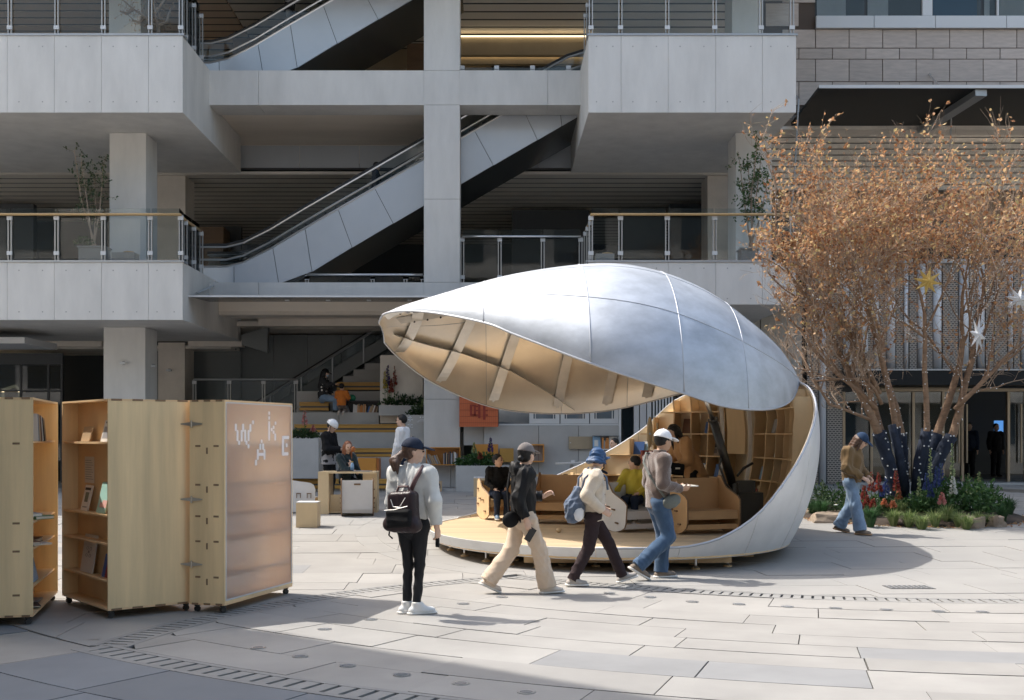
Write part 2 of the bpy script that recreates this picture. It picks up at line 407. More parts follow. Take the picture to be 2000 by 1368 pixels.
MB().tube([W(385, 573, 27.6), W(417, 559, 28.97)], 0.025, 6).build('hanger_rod', 'steel', cn)
for p in (560, 640, 720, 800): MB().box(PX(p, 28) - 0.05, PX(p, 28) + 0.05, 28.0, 28.1, PZ(587.5, 28), PZ(586, 28)).build('downlight', 'sill_white', cn)

# ------------------------------------------------------------------ glass railings
def railing(label, pts, z0, hp, hg, wood, posts_px=None, group='glass railings of the mall'):
    """pts: list of (x,y) post positions along the rail"""
    t = thing('glass_railing', label, 'railing', (pts[0][0], pts[0][1], z0), group=group)
    for i, (x, y) in enumerate(pts):
        for s in (-0.035, 0.035):
            MB().box(x + s - 0.012, x + s + 0.012, y - 0.03, y + 0.03, z0, z0 + hp).build('post', 'rail_post', t)
        for zz in (0.14, hp - 0.12):
            MB().box(x - 0.06, x + 0.06, y - 0.05, y + 0.0, z0 + zz, z0 + zz + 0.09).build('glass_clamp', 'sill_white', t)
    for (a, b_) in zip(pts[:-1], pts[1:]):
        a = Vector((*a, 0)); b_ = Vector((*b_, 0)); d = (b_ - a).normalized() * 0.02; n_ = Vector((d.y, -d.x, 0)).normalized() * -0.04
        MB().bar((a + d + n_ + Vector((0, 0, z0 + 0.06 + (hg - 0.06) / 2))), (b_ - d + n_ + Vector((0, 0, z0 + 0.06 + (hg - 0.06) / 2))), 0.012, hg - 0.06).build('glass_pane', 'rail_glass', t)
    path = [Vector((x, y - 0.09, z0 + hp)) for x, y in pts]
    if wood: MB().tube(path, 0.032, 8).build('handrail', wood, t, smooth=True)
    return t
PXS = [-262, -170, -78, 14, 106, 198, 290, 350]
lp = [(PX(p, YF) , YF + 0.16) for p in PXS]
side = [(XL - 0.15, y) for y in (27.3, 28.05, 28.75)]
railing('glass railing with wooden handrail on the left first floor balcony', lp + side, ZL2t + 0.05, 1.08, 1.24, 'wood_rail')
railing('tall glass railing on the left second floor balcony', lp + side, ZL3t + 0.05, 1.3, 1.5, None)
PR = [1155, 1213, 1305, 1398, 1489, 1550]
rp = [(PX(p, YF), YF + 0.16) for p in PR]; sider = [(XR + 0.12, y) for y in (28.75, 28.05, 27.3)]
railing('glass railing with wooden handrail on the right first floor balcony', sider + rp, ZL2t + 0.05, 1.08, 1.24, 'wood_rail')
railing('tall glass railing on the right second floor balcony', sider + rp, ZL3t + 0.05, 1.3, 1.5, None)
mp_ = [(PX(p, YB + 0.4), YB + 0.4) for p in (903, 976, 1060, 1134)]
railing('low glass railing between the tall hall column and the right balcony', mp_, 5.58, 1.22, 1.42, 'steel')
mp_ = [(PX(p, YB + 0.5), YB + 0.5) for p in (600, 728, 792, 826)]
railing('low glass railing below the lower escalator on the hall beam', mp_, 5.58, 0.25, 0.3, 'steel')
mp_ = [(PX(p, YB + 0.4), YB + 0.4) for p in (903, 970, 1040, 1110)]
railing('short glass screen on the upper hall beam beside the escalator top', mp_, 10.99, 0.15, 0.2, None)

# ------------------------------------------------------------------ escalators
def escalator(label, dx, dz, y0, y1, wide=False):
    Y = 30.0
    deck = [(380, 523), (440, 523), (474, 515), (526, 489), (596, 447), (700, 387), (828, 313), (960, 237), (1075, 170), (1108, 152), (1140, 142), (1200, 140)]
    bot = [(380, 556), (440, 556), (474, 556), (526, 556), (574, 552), (700, 476), (828, 401.5), (960, 325), (1075, 259), (1108, 240), (1140, 222), (1200, 190)]
    D = [(PX(a, Y) + dx, PZ(b_, Y) + dz) for a, b_ in deck]; B = [(PX(a, Y) + dx, PZ(b_, Y) + dz) for a, b_ in bot]
    t = thing('escalator', label, 'escalator', (D[0][0], y0, B[0][1]), group='grey escalators crossing the open hall')
    cuts = [0, 1.5, 3.1, 4.0, 4.62, 5.25, 6.0, 6.75, 7.5, 8.4, 10, 11]
    def at(P, s):
        i = min(int(s), len(P) - 2); f = s - i; return (P[i][0] + (P[i+1][0] - P[i][0]) * f, P[i][1] + (P[i+1][1] - P[i][1]) * f)
    for c0, c1 in zip(cuts[:-1], cuts[1:]):
        ss = [c0] + [s for s in range(12) if c0 + 0.05 < s < c1 - 0.05] + [c1]
        top = [at(D, s) for s in ss]
        low = [at(B, min(11, max(0, s + (0.28 if 3 < s < 9 else 0)))) for s in ss]
        e = 0.008
        top = [(x + (e if i == 0 else (-e if i == len(top) - 1 else 0)), z) for i, (x, z) in enumerate(top)]
        low = [(x + (e if i == 0 else (-e if i == len(low) - 1 else 0)), z) for i, (x, z) in enumerate(low)]
        MB().prism(low + top[::-1], y0, y0 + 0.04, 'y').build('side_panel', 'esc_panel', t)
        MB().prism(low + top[::-1], y1 - 0.04, y1, 'y').build('side_panel', 'esc_panel', t)
    core = [(x, z + 0.03) for x, z in B] + [(x, z - 0.05) for x, z in D[::-1]]
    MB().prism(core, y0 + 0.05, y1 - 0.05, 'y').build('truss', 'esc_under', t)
    for yy in (y0 + 0.02, y1 - 0.02):
        MB().tube([(x, yy, z + 0.02) for x, z in D], 0.035, 6).build('deck_edge', 'steel', t)
        MB().tube([(x, yy + 0.06, z + 0.22) for x, z in D], 0.03, 6).build('skirt_rail', 'steel', t)
        hr = [(x, yy + 0.04, z + 0.56) for x, z in D]
        MB().tube(hr, 0.035, 8).build('rail_guide', 'steel', t)
        MB().tube([(x, yy + 0.04, z + 0.60) for x, z in D], 0.045, 8).build('handrail', 'rubber', t)
        P = [[(x, yy + 0.04, z + 0.05) for x, z in D], [(x, yy + 0.04, z + 0.55) for x, z in D]]
        Q = [[(x, yy + 0.055, z) for x, _, z in r] for r in P]
        MB().slab_grid(P, Q).build('balustrade_glass', 'rail_glass', t)
    if wide: MB().prism([(x, z - 0.015) for x, z in B] + [(x, z + 0.02) for x, z in B[::-1]], y0 + 0.045, 32.9, 'y').build('soffit_plate', 'esc_under', t)
    # steps
    n = 26; st = MB()
    for i in range(n):
        s = 3.2 + (8.2 - 3.2) * i / n; x, z = at(D, s); st.box(x, x + 0.42, y0 + 0.12, y1 - 0.12, z - 0.04, z + 0.16)
    st.build('step', 'slat_dark', t, kind='stuff')
    return t
escalator('nearer escalator climbing from the first to the second floor', 0, 0, 30.0, 31.35, True)
escalator('farther escalator climbing from the first to the second floor behind the nearer one', 0, 0, 31.5, 32.85)
escalator('nearer escalator climbing from the second floor out of view', PX(560, 30) - PX(589, 30), 5.38, 30.0, 31.35, True)
escalator('farther escalator climbing from the second floor behind the nearer one', PX(560, 30) - PX(589, 30), 5.38, 31.5, 32.85)

# stair with glass rail at the back of the seating steps
es = thing('stair_escalator', 'dark escalator with glass sides rising behind the seating steps', 'escalator', W(505, 790, 33.8))
a = W(470, 812, 33.8); b_ = W(772, 624, 33.8)
sd = MB(); d = b_ - a
sd.prism([(a.x, a.z - 0.75), (b_.x, b_.z - 0.75), (b_.x, b_.z - 0.35), (a.x, a.z - 0.35)], 33.6, 34.2, 'y'); sd.build('side_panel', 'teal_wall', es)
for k in range(3):
    p0 = a + d * (k / 3); p1 = a + d * ((k + 0.97) / 3)
    MB().prism([(p0.x, p0.z - 0.3), (p1.x, p1.z - 0.3), (p1.x, p1.z), (p0.x, p0.z)], 33.6, 33.615, 'y').build('glass_pane', 'rail_glass', es)
MB().tube([a + Vector((0, -0.2, 0.03)), b_ + Vector((0, -0.2, 0.03))], 0.04, 6).build('handrail', 'steel_dull', es)
MB().tube([a + Vector((0, 0.3, 0.16)), b_ + Vector((0, 0.3, 0.16))], 0.04, 6).build('handrail', 'rubber', es)
for k in range(6):
    p = a + d * (k / 5); MB().tube([p + Vector((0, -0.2, 0.03)), p + Vector((0, -0.2, -0.75))], 0.025, 6).build('post', 'steel_dull', es)
gp = [(PX(p, 32.4), 32.4) for p in (380, 448, 515, 578)]
railing('dark glass railing behind the wooden cabinets at the foot of the stair', gp, PZ(840, 32.4), PZ(742, 32.4) - PZ(840, 32.4), PZ(738, 32.4) - PZ(840, 32.4), 'steel_dull')

# ================================================================== RIGHT-HAND BUILDING
YS = 32.0
rb = thing('stone_building', 'brown stone clad building with dark canopy and pipe screen facade', 'building', (10, 33, 0))
def rpart(name, m, mb, **k): return mb.build(name, m, rb, **k)
wall = rpart('stone_wall', 'mortar', MB().box(7.06, 26, YS + 0.035, YS + 0.6, PZ(172, YS) - 0.6, 22))
rows = [(-110, -64), (-62, -21), (-19, 5), (7, 51), (58.2, 93.5), (95, 115), (116.5, 159), (160.5, 205)]
for r, (t0, t1) in enumerate(rows):
    off = [0, 33][r % 2]; wpx = 65.5
    a = 1555 - wpx + (38 if r % 2 == 0 else 5.5)
    while a < 2160:
        x0, x1 = max(7.07, PX(a, YS) + 0.012), PX(a + wpx, YS) - 0.012
        if x1 > x0 + 0.05 and not (a + wpx > 1592 and t1 < 57 and t1 > -25 and False):
            if not (t0 < 55 and a + wpx / 2 > 1592):
                MB().box(x0, x1, YS + rnd.uniform(0, 0.008), YS + 0.04, PZ(t1, YS), PZ(t0, YS)).build('stone_block', 'stone', wall)
        a += wpx
# window band over white sill panels
xs = [1592, 1705, 1824.5, 1963, 2090]
for a, b_ in zip(xs[:-1], xs[1:]):
    MB().box(PX(a, YS) + 0.008, PX(b_, YS) - 0.008, YS - 0.10, YS + 0.03, PZ(57, YS), PZ(33.5, YS)).build('sill_panel', 'sill_white', wall)
win = rpart('window_band', 'dark_frame', MB().box(PX(1592, YS), PX(2090, YS), YS + 0.03, YS + 0.034, PZ(33, YS), PZ(-60, YS)))
ws = [(1594, 1688), (1693, 1798), (1821, 1915), (1921, 1945), (1949, 2060)]
for i, (a, b_) in enumerate(ws):
    MB().box(PX(a, YS), PX(b_, YS), YS - 0.005, YS + 0.003, PZ(32, YS), PZ(-58, YS)).build('pane', 'rail_glass', win)
    MB().box(PX(a + 2, YS), PX(a + (b_ - a) * [0.62, 0.4, 0.93, 0.5, 0.95][i], YS), YS + 0.012, YS + 0.028, PZ(31, YS), PZ(-57, YS)).build('curtain_and_sky', ['curtain_and_sky', 'curtain_and_sky', 'blue_panel', 'curtain_and_sky', 'planter'][i], win)  # leftmost sheet paints the mirrored sky; the rest hang behind the glass
for a in (1800, 1945.5): MB().box(PX(a, YS), PX(a + (19 if a == 1800 else 3), YS), YS - 0.08, YS + 0.02, PZ(32.5, YS), PZ(-59, YS)).build('frame', 'sill_white', win)
# canopy
zc = PZ(245, YS)
cv = rpart('canopy', 'canopy_dark', MB().add([W(1545, 246, YS), W(2300, 246, YS), (PX(2300, 28.7), 28.7, zc + 0.02), (PX(1600, 28.7), 28.7, zc + 0.02),
        W(1545, 240, YS), W(2300, 240, YS), (PX(2300, 28.7), 28.7, zc + 0.1), (PX(1600, 28.7), 28.7, zc + 0.1)],
        [(0,1,2,3), (7,6,5,4), (0,4,5,1), (1,5,6,2), (2,6,7,3), (3,7,4,0)]))
MB().box(PX(1599, 28.69), PX(2300, 28.69), 28.66, 28.695, zc + 0.03, zc + 0.11).build('edge_trim', 'sill_white', cv)
MB().bar((PX(1918, 28.7), 28.75, zc - 0.06), (PX(1800, YS), YS - 0.05, zc - 0.16), 0.30, 0.16).build('cross_beam', 'steel_dull', cv)
MB().tube([W(1815, 145, YS - 0.02), W(1838, 174, 30.2)], 0.025, 6).build('hanger_rod', 'steel', cv)
MB().tube([W(1556, 188, YS - 0.02), W(1560, 196, 31), W(1553, 330, 31), W(1545, 420, 31)], 0.028, 6).build('drain_pipe', 'steel_dull', cv)
MB().tube([W(1858, 196, 31), W(1856, 330, 31)], 0.024, 6).build('drain_pipe', 'steel_dull', cv)
rpart('beam', 'warm_concrete', MB().box(7.3, 26, YS + 0.02, YS + 0.7, PZ(253, YS), PZ(246.5, YS) - 0.002))
# slatted recess
def wall_slats(y, p0, p1, n, x0, x1):
    top = rpart('slat_wall', 'slat_dark', MB().box(x0, x1, y + 0.1, y + 0.2, PZ(p1, y), PZ(p0, y)))
    for i in range(n):
        a = PZ(p0 + (p1 - p0) * i / n, y); b2 = PZ(p0 + (p1 - p0) * (i + 0.8) / n, y)
        MB().add([(x0, y, b2), (x1, y, b2), (x1, y + 0.06, a), (x0, y + 0.06, a), (x0, y + 0.1, b2), (x1, y + 0.1, b2), (x1, y + 0.1, a), (x0, y + 0.1, a)],
                 [(0,1,2,3), (7,6,5,4), (0,4,5,1), (2,6,7,3), (0,3,7,4), (1,5,6,2)]).build('slat', 'slat', top)
wall_slats(32.75, 257, 373, 10, 7.6, 26)
rpart('timber_band', 'brown_wall', MB().box(7.3, 26, 33.0, 33.4, PZ(432, 33), PZ(374, 33)))
bw = rpart('window_band', 'void', MB().box(7.3, 26, 33.02, 33.4, PZ(514, 33), PZ(432.5, 33)))
for i in range(12):
    a = PX(1512 + i * 62, 33); MB().box(a, a + 0.06, 32.96, 33.03, PZ(512, 33), PZ(434, 33)).build('mullion', 'dark_frame', bw)
    MB().box(a + 0.07, a + 0.9, 32.99, 33.0, PZ(511, 33), PZ(435, 33)).build('pane', 'shop_glass', bw)
# beige panel wall between mall and screen
for a, b_ in ((1395, 1426), (1428, 1484), (1486, 1537), (1539, 1566)):
    rpart('wall_panel', 'panel_beige', MB().box(PX(a, 31.5), PX(b_, 31.5), 31.5, 31.7, 0.3, PZ(600, 31.5)))
rpart('soffit_plate', 'dark_frame', MB().box(PX(1390, 31.5), PX(1575, 31.5), 29.2, 31.75, PZ(599.5, 31.5), PZ(590, 31.5)))
# pipe-and-mesh screen
ztop = PZ(515, YS)
rpart('coping', 'steel_dull', MB().box(PX(1570, YS), 26, YS - 0.15, YS + 0.5, ztop, ztop + 0.1))
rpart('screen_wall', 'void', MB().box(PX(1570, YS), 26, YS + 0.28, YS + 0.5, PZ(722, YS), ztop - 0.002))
rpart('screen_wall', 'dark_frame', MB().box(PX(1568, YS), PX(1702, YS), YS + 0.28, YS + 0.5, 0.3, PZ(722.5, YS)))
items = [('m', 1576, 1598), ('p', 1599, 1613), ('m', 1615, 1645), ('p', 1646, 1657), ('m', 1658, 1670), ('p', 1673, 1688), ('m', 1690, 1705), ('p', 1706, 1715),
         ('m', 1717, 1730), ('p', 1731, 1748), ('m', 1750, 1764), ('p', 1765, 1773), ('m', 1776, 1791), ('p', 1792, 1807), ('m', 1809, 1821), ('p', 1822, 1838),
         ('m', 1841, 1871), ('p', 1873, 1891), ('m', 1893, 1906), ('p', 1908, 1922), ('m', 1925, 1940), ('m', 1942, 1966), ('p', 1968, 1977), ('m', 1980, 1992), ('p', 1994, 2010),
         ('m', 2012, 2040), ('p', 2042, 2058), ('m', 2060, 2090), ('p', 2092, 2110)]
for k, a, b_ in items:
    zb = 0.32 if b_ < 1650 else PZ(721, YS)
    if k == 'm': rpart('mesh_panel', 'mesh_screen', MB().box(PX(a, YS), PX(b_, YS), YS - 0.02, YS + 0.02, zb, ztop - 0.01))
    else:
        r_ = (PX(b_, YS) - PX(a, YS)) / 2; x_ = (PX(b_, YS) + PX(a, YS)) / 2
        rpart('facade_pipe', 'pipe', MB().tube([(x_, YS - 0.06 + r_ * 0.4, zb), (x_, YS - 0.06 + r_ * 0.4, ztop - 0.01)], r_, 14), smooth=True)
for a, p0, p1 in ((1648, 600, 716), (1680, 585, 690)): rpart('light_panel', 'sill_white', MB().box(PX(a, YS), PX(a + 10, YS), YS - 0.24, YS - 0.2, PZ(p1, YS), PZ(p0, YS)))
# entrance: dark lintel, frames, glass doors
YD = 32.2
rpart('lintel', 'canopy_dark', MB().box(PX(1648, 31), 26, 31.0, 32.4, PZ(752, 31), PZ(722, 31)))
rpart('lintel_trim', 'steel_dull', MB().box(PX(1648, 30.98), 26, 30.97, 30.995, PZ(724, 31), PZ(721, 31)))
rpart('threshold', 'steel_dull', MB().box(PX(1640, YD), 26, 31.6, 34, gz(32), gz(32) + 0.06))
rpart('shop_back', 'shop_beige', MB().box(PX(1640, 36), PX(1880, 36), 36.0, 36.2, 0.3, 4.7))
rpart('shop_back', 'void', MB().box(PX(1870, 39), 26, 39.0, 39.2, 0.3, 4.7))
rpart('shop_floor', 'slat_dark', MB().box(PX(1640, YD), 26, 34.01, 39, gz(32), gz(32) + 0.05))
ent = rpart('entrance', 'brass_frame', MB().box(PX(1720, YD), 26, YD, YD + 0.12, PZ(765, YD), PZ(759, YD)))
for a in (1646, 1700, 1782, 1840, 1878, 1968, 2002): MB().box(PX(a, YD), PX(a + 5, YD), YD, YD + 0.12, 0.36, PZ(765.5, YD)).build('door_frame', 'brass_frame', ent)
for a, b_ in ((1652, 1699), (1706, 1781), (1788, 1839), (1846, 1877), (1974, 2001), (2008, 2120)):
    MB().box(PX(a, YD), PX(b_, YD), YD + 0.05, YD + 0.065, 0.37, PZ(766, YD)).build('glass_door', 'shop_glass', ent)
for a in (1871, 1886, 1992): MB().tube([(PX(a, YD), YD - 0.08, 0.9), (PX(a, YD), YD - 0.08, PZ(790, YD))], 0.03, 8).build('door_handle', 'brass_frame', ent)
MB().box(PX(1940, 38), PX(1957, 38), 37.9, 37.95, PZ(848, 38), PZ(822, 38)).build('screen', mat('screen_blue', (0.05, 0.12, 0.3), 0.4, emit=(0.08, 0.25, 0.6), estr=0.5), rb)
# things inside the shop window
for i in range(16):
    px_ = rnd.choice([1660, 1680, 1720, 1740, 1752, 1800, 1815, 1828]) + rnd.uniform(-6, 6); py_ = rnd.uniform(820, 925); y_ = rnd.uniform(33, 35)
    p = W(px_, py_, y_); c_ = rnd.choice(['book_red', 'book_white', 'book_tan', 'book_dark'])
# the neighbouring block left of the frame, whose roof edge throws the shade on the left foreground
nb = thing('neighbour_block', 'plain concrete block beside the plaza left of the frame', 'building', (-12, 6, 0))
q0 = Vector((-12.05, 14.65)); q1 = Vector((-3.85, 7.85)); nn = Vector((-0.624, -0.781)) * 9
MB().prism([(q0.x, q0.y), (q1.x, q1.y), (q1.x + nn.x, q1.y + nn.y), (q0.x + nn.x, q0.y + nn.y)], 0, 16.0, 'z').build('wall', 'concrete', nb)
for k in range(5):
    for f_ in range(4):
        c = q0.lerp(q1, (k + 0.5) / 5); d = (q1 - q0).normalized(); o_ = Vector((0.624, 0.781)) * 0.02
        MB().bar((c.x - d.x * 0.8 + o_.x, c.y - d.y * 0.8 + o_.y, 2.2 + f_ * 3.8), (c.x + d.x * 0.8 + o_.x, c.y + d.y * 0.8 + o_.y, 2.2 + f_ * 3.8), 0.03, 1.9).build('window', 'window_pane', nb)
ob2 = thing('opposite_block', 'long pale mall block across the plaza behind the camera', 'building', (0, -18, 0))
MB().box(-48, 48, -30, -18, 0, 25).build('wall', 'concrete', ob2)
for f_ in range(6):
    for k in range(24): MB().box(-46 + k * 3.85, -46 + k * 3.85 + 2.9, -17.99, -17.94, 1.0 + f_ * 4.1, 3.9 + f_ * 4.1).build('window', 'window_pane', ob2)
    if f_: MB().box(-48, 48, -18, -17.2, f_ * 4.1 - 0.1, f_ * 4.1 + 0.35).build('ledge', 'concrete', ob2)
# ================================================================== GROUND AND PAVING
mat('ground_base', (0.15, 0.135, 0.11), 0.95, var=0.2, scale=3, coords='World')
mat('granite', (0.31, 0.298, 0.28), 0.62, var=0.15, scale=0.9, coords='World', orand=0.075, bump=0.06, bscale=60, detail=13)
mat('granite_far', (0.30, 0.292, 0.278), 0.62, var=0.12, scale=0.55, coords='World', detail=9)
mat('granite_blue_shade', (0.17, 0.185, 0.205), 0.6, var=0.12, scale=1.3, coords='World', orand=0.12, detail=9)  # bluish stone, darkened further to deepen the foreground shade
mat('granite_mid', (0.25, 0.25, 0.25), 0.6, var=0.12, scale=1.3, coords='World', orand=0.1, detail=9)
mat('drain_slot', (0.006, 0.015, 0.016), 0.8)
def zz(x, y, d=0.0): return gz(y) + d
gb = MB(); ys = [-150, 15, 20, 25, 400]
gb.grid([[(x, y, gz(y) - 0.03) for y in ys] for x in (-300, 300)])
struct(gb.build('ground', 'ground_base'))
gf = MB()
for (x0, x1, y0, y1) in ((-300, 300, -150, 4.2), (-300, -20, 4.2, 25), (22, 300, 4.2, 25)): gf.grid([[(x, y, gz(y) - 0.003) for y in [y0] + [q for q in (15,) if y0 < q < y1] + [y1]] for x in (x0, x1)])
struct(gf.build('plaza_ground', 'granite_far'))
pav = bpy.data.objects.new('plaza_paving', None); C.objects.link(pav); pav['kind'] = 'structure'; WLOC['plaza_paving'] = Vector((0, 0, 0))
CC = Vector((5.4, 19.1)); CA = Vector((3.0, 8.0)); RA, RR, RO = 6.2, 7.5, 13.2; HW = 0.17
def fit(poly, tests):
    """poly of (x,y); tests: (centre, radius, sign): sign -1 keep inside, +1 keep outside. returns clipped poly or None"""
    bad = [False] * len(poly); out = [Vector(p) for p in poly]
    for (c, r, s) in tests:
        inside = [((p - c).length - r) * s >= 0 for p in out]
        if not any(inside): return None
        for i, p in enumerate(out):
            if not inside[i]:
                d = (p - c); out[i] = c + d.normalized() * (r + s * 0.001)
    a = 0
    for i in range(len(out)):
        p, q = out[i], out[(i+1) % len(out)]; a += p.x * q.y - q.x * p.y
    return out if abs(a) / 2 > 0.004 and sum(bad) == 0 else None
def ang(c, p): return math.atan2(p[1] - c.y, p[0] - c.x)
far = MB(); nslab = [0]
def visible(p): 
    return p.y > 6.6 and abs(p.x + 0.0) < 0.52 * p.y + 0.6
def put(poly, m, big):
    h = 0.0 + rnd.uniform(-0.0035, 0.0035); c = sum(poly, Vector((0, 0))) / len(poly)
    tx, ty = rnd.uniform(-0.002, 0.002), rnd.uniform(-0.002, 0.002)
    k = len(poly)
    top = [(p.x, p.y, gz(p.y) + h + (p.x - c.x) * tx + (p.y - c.y) * ty) for p in poly]; low = [(p.x, p.y, gz(p.y) - 0.028) for p in poly]
    f = [tuple(range(k)), tuple(range(k, 2*k))[::-1]] + [((i+1) % k, i, k + i, k + (i+1) % k) for i in range(k)]
    mb = MB().add(top + low, f)
    if big and visible(c) and c.y < 18.5 and nslab[0] < 296:
        mb.build('paving_stone', m, pav); nslab[0] += 1
    else: far.add(top + low, f)
def polar(c, r0, r1, a0, a1, g):
    n = 4; P = []
    for i in range(n + 1): a = a0 + g / r0 + (a1 - a0 - 2 * g / r0) * i / n; P.append(c + Vector((math.cos(a), math.sin(a))) * (r0 + g))
    for i in range(n, -1, -1): a = a0 + g / r1 + (a1 - a0 - 2 * g / r1) * i / n; P.append(c + Vector((math.cos(a), math.sin(a))) * (r1 - g))
    return P
# lens of curved courses in front
r = RR + HW + 0.02; row = 0
while r < RO - HW - 0.1:
    h = rnd.choice([0.46, 0.5, 0.58, 0.62]); r1 = r + h
    if RO - HW - r1 < 0.4: r1 = RO - HW - 0.002
    a = -PI * 0.98 + rnd.uniform(0, 0.1)
    while a < -0.12 * PI:
        L = rnd.uniform(0.95, 1.7) / r
        g = 0.0065 if rnd.random() < 0.5 else 0.003
        poly = fit(polar(CC, r, r1, a, a + L, g), [(CA, RA - HW, -1)])
        if poly: put(poly, 'granite' if rnd.random() < 0.95 else 'granite_mid', True)
        a += L
    r = r1; row += 1
# where the two drains meet
dd_ = (CA - CC).length; k_ = (RO**2 - RA**2 + dd_**2) / (2 * dd_); e_ = (CA - CC).normalized(); h_ = math.sqrt(RO**2 - k_**2); cand = [CC + e_ * k_ + Vector((-e_.y, e_.x)) * h_ * s_ for s_ in (1, -1)]
corner = min(cand, key=lambda p: p.x); ACN = ang(CC, corner)
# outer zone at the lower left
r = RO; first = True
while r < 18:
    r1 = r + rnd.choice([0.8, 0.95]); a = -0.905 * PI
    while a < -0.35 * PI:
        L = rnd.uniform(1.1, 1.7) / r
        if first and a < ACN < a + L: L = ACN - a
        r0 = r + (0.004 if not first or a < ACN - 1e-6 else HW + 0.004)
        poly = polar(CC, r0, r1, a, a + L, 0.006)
        put(poly, rnd.choice(['granite', 'granite_blue_shade', 'granite_blue_shade']), visible(sum(poly, Vector((0, 0))) / len(poly)))
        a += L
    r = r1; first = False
# straight courses on the left and round the pavilion
def straight(y0, y1, x0, x1, tests, big, dirn=0.0):
    y = y0; R = Matrix.Rotation(dirn, 2); o = Vector((0, 12))
    while y < y1:
        h = rnd.choice([0.6, 0.75, 0.9]); x = x0 + rnd.uniform(-0.8, 0)
        while x < x1:
            L = rnd.uniform(0.9, 1.5); g = 0.0032
            P = [Vector((x + g + (L - 2*g) * k / 12, y + g)) for k in range(13)] + [Vector((x + L - g, y + g + (h - 2*g) * k / 8)) for k in range(1, 8)] + [Vector((x + L - g - (L - 2*g) * k / 12, y + h - g)) for k in range(13)] + [Vector((x + g, y + h - g - (h - 2*g) * k / 8)) for k in range(1, 8)]
            P = [o + R @ (p - o) for p in P]
            P = fit(P, tests)
            if P:
                c = sum(P, Vector((0, 0))) / len(P)
                if -1 < c.y and abs(c.x) < 0.6 * c.y + 3: put(P, 'granite' if rnd.random() < 0.9 else 'granite_mid', big)
            x += L
        y += h
straight(5, 40, -16, 12, [(CA, RA + HW, 1), (CC, RO - 0.008, -1), (CC, RR + HW, 1)], True, 0.03)
straight(11, 27.5, -3, 14, [(CC, RR - HW, -1)], False, 0.05)
straight(15.2, 34, -22, 24, [(CC, RO + 0.008, 1), (CA, RA + HW, 1)], False, 0.0)
a = ang(CC, (0.12, 13.7)) % (2 * PI)
lo = ang(CC, (7.6, 11.75)) % (2 * PI) - 2 * PI
b = a - 2 * PI * 0.0
aa = a - 2 * PI
while aa > lo - 2 * PI:
    if aa < lo - 2 * PI + 0.16: break
    P = polar(CC, RR - HW - 0.005, RR + HW + 0.005, aa - 0.13, aa, 0.005); c = sum(P, Vector((0, 0))) / len(P)
    if c.y > 6: put(P, 'granite', False)
    aa -= 0.13
far.build('paving_field', 'granite_far', pav, kind='stuff')

# slotted drains
mat('drain_bar', (0.27, 0.265, 0.255), 0.6, var=0.1, scale=2, coords='World', orand=0.06)
def drain(label, c, R, a0, a1, pitch):
    p0 = c + Vector((math.cos((a0+a1)/2), math.sin((a0+a1)/2))) * R
    t = thing('drain_grating', label, 'drain', (p0.x, p0.y, 0), group='curved slot drains in the plaza')
    n = int(abs(a1 - a0) * R / pitch); ch = MB(); w2 = HW
    P = [[(c.x + math.cos(a0 + (a1-a0)*i/40) * rr, c.y + math.sin(a0 + (a1-a0)*i/40) * rr, gz(c.y + math.sin(a0 + (a1-a0)*i/40) * rr) - 0.024) for rr in (R - w2, R + w2)] for i in range(41)]
    ch.grid(P); ch.build('channel', 'drain_slot', t)
    for s in (-1, 1):
        e = MB(); r0, r1 = R + s * (w2 - 0.003), R + s * (w2 - 0.06)
        P = [[(c.x + math.cos(a) * rr, c.y + math.sin(a) * rr, gz(c.y + math.sin(a) * rr) + 0.001) for rr in (min(r0, r1), max(r0, r1))] for a in [a0 + (a1-a0)*i/60 for i in range(61)]]
        Q = [[(x, y, z - 0.024) for x, y, z in r_] for r_ in P]
        e.slab_grid(P, Q); e.build('drain_edge', 'drain_bar', t)
    for i in range(n):
        a = a0 + (a1 - a0) * (i + 0.5) / n; x, y = c.x + math.cos(a) * R, c.y + math.sin(a) * R
        o = link('drain_bar', BAR[pitch], t, local=True); o.location = (x - p0.x, y - p0.y, gz(y) - 0.001); o.rotation_euler = (0, 0, a)
    return t
BAR = {}
for p_, w_ in ((0.105, 0.078), (0.15, 0.115)): BAR[p_] = MB().box(-HW + 0.062, HW - 0.062, -w_/2, w_/2, -0.024, 0.0).mesh('drain_bar', 'drain_bar')
drain('slot drain curving from the cabinets up behind the walking people', CA, RA, ang(CA, corner) - 0.02, ang(CA, (0.12, 13.55)), 0.105)
drain('wide slot drain curving through the shaded paving at lower left', CC, RO, ang(CC, corner) - 0.012, ang(CC, (-0.3, 6.75)), 0.15)
drain('slot drain ring in front of the egg shaped pavilion', CC, RR, ang(CC, (0.25, 13.65)), ang(CC, (7.2, 11.75)), 0.105)

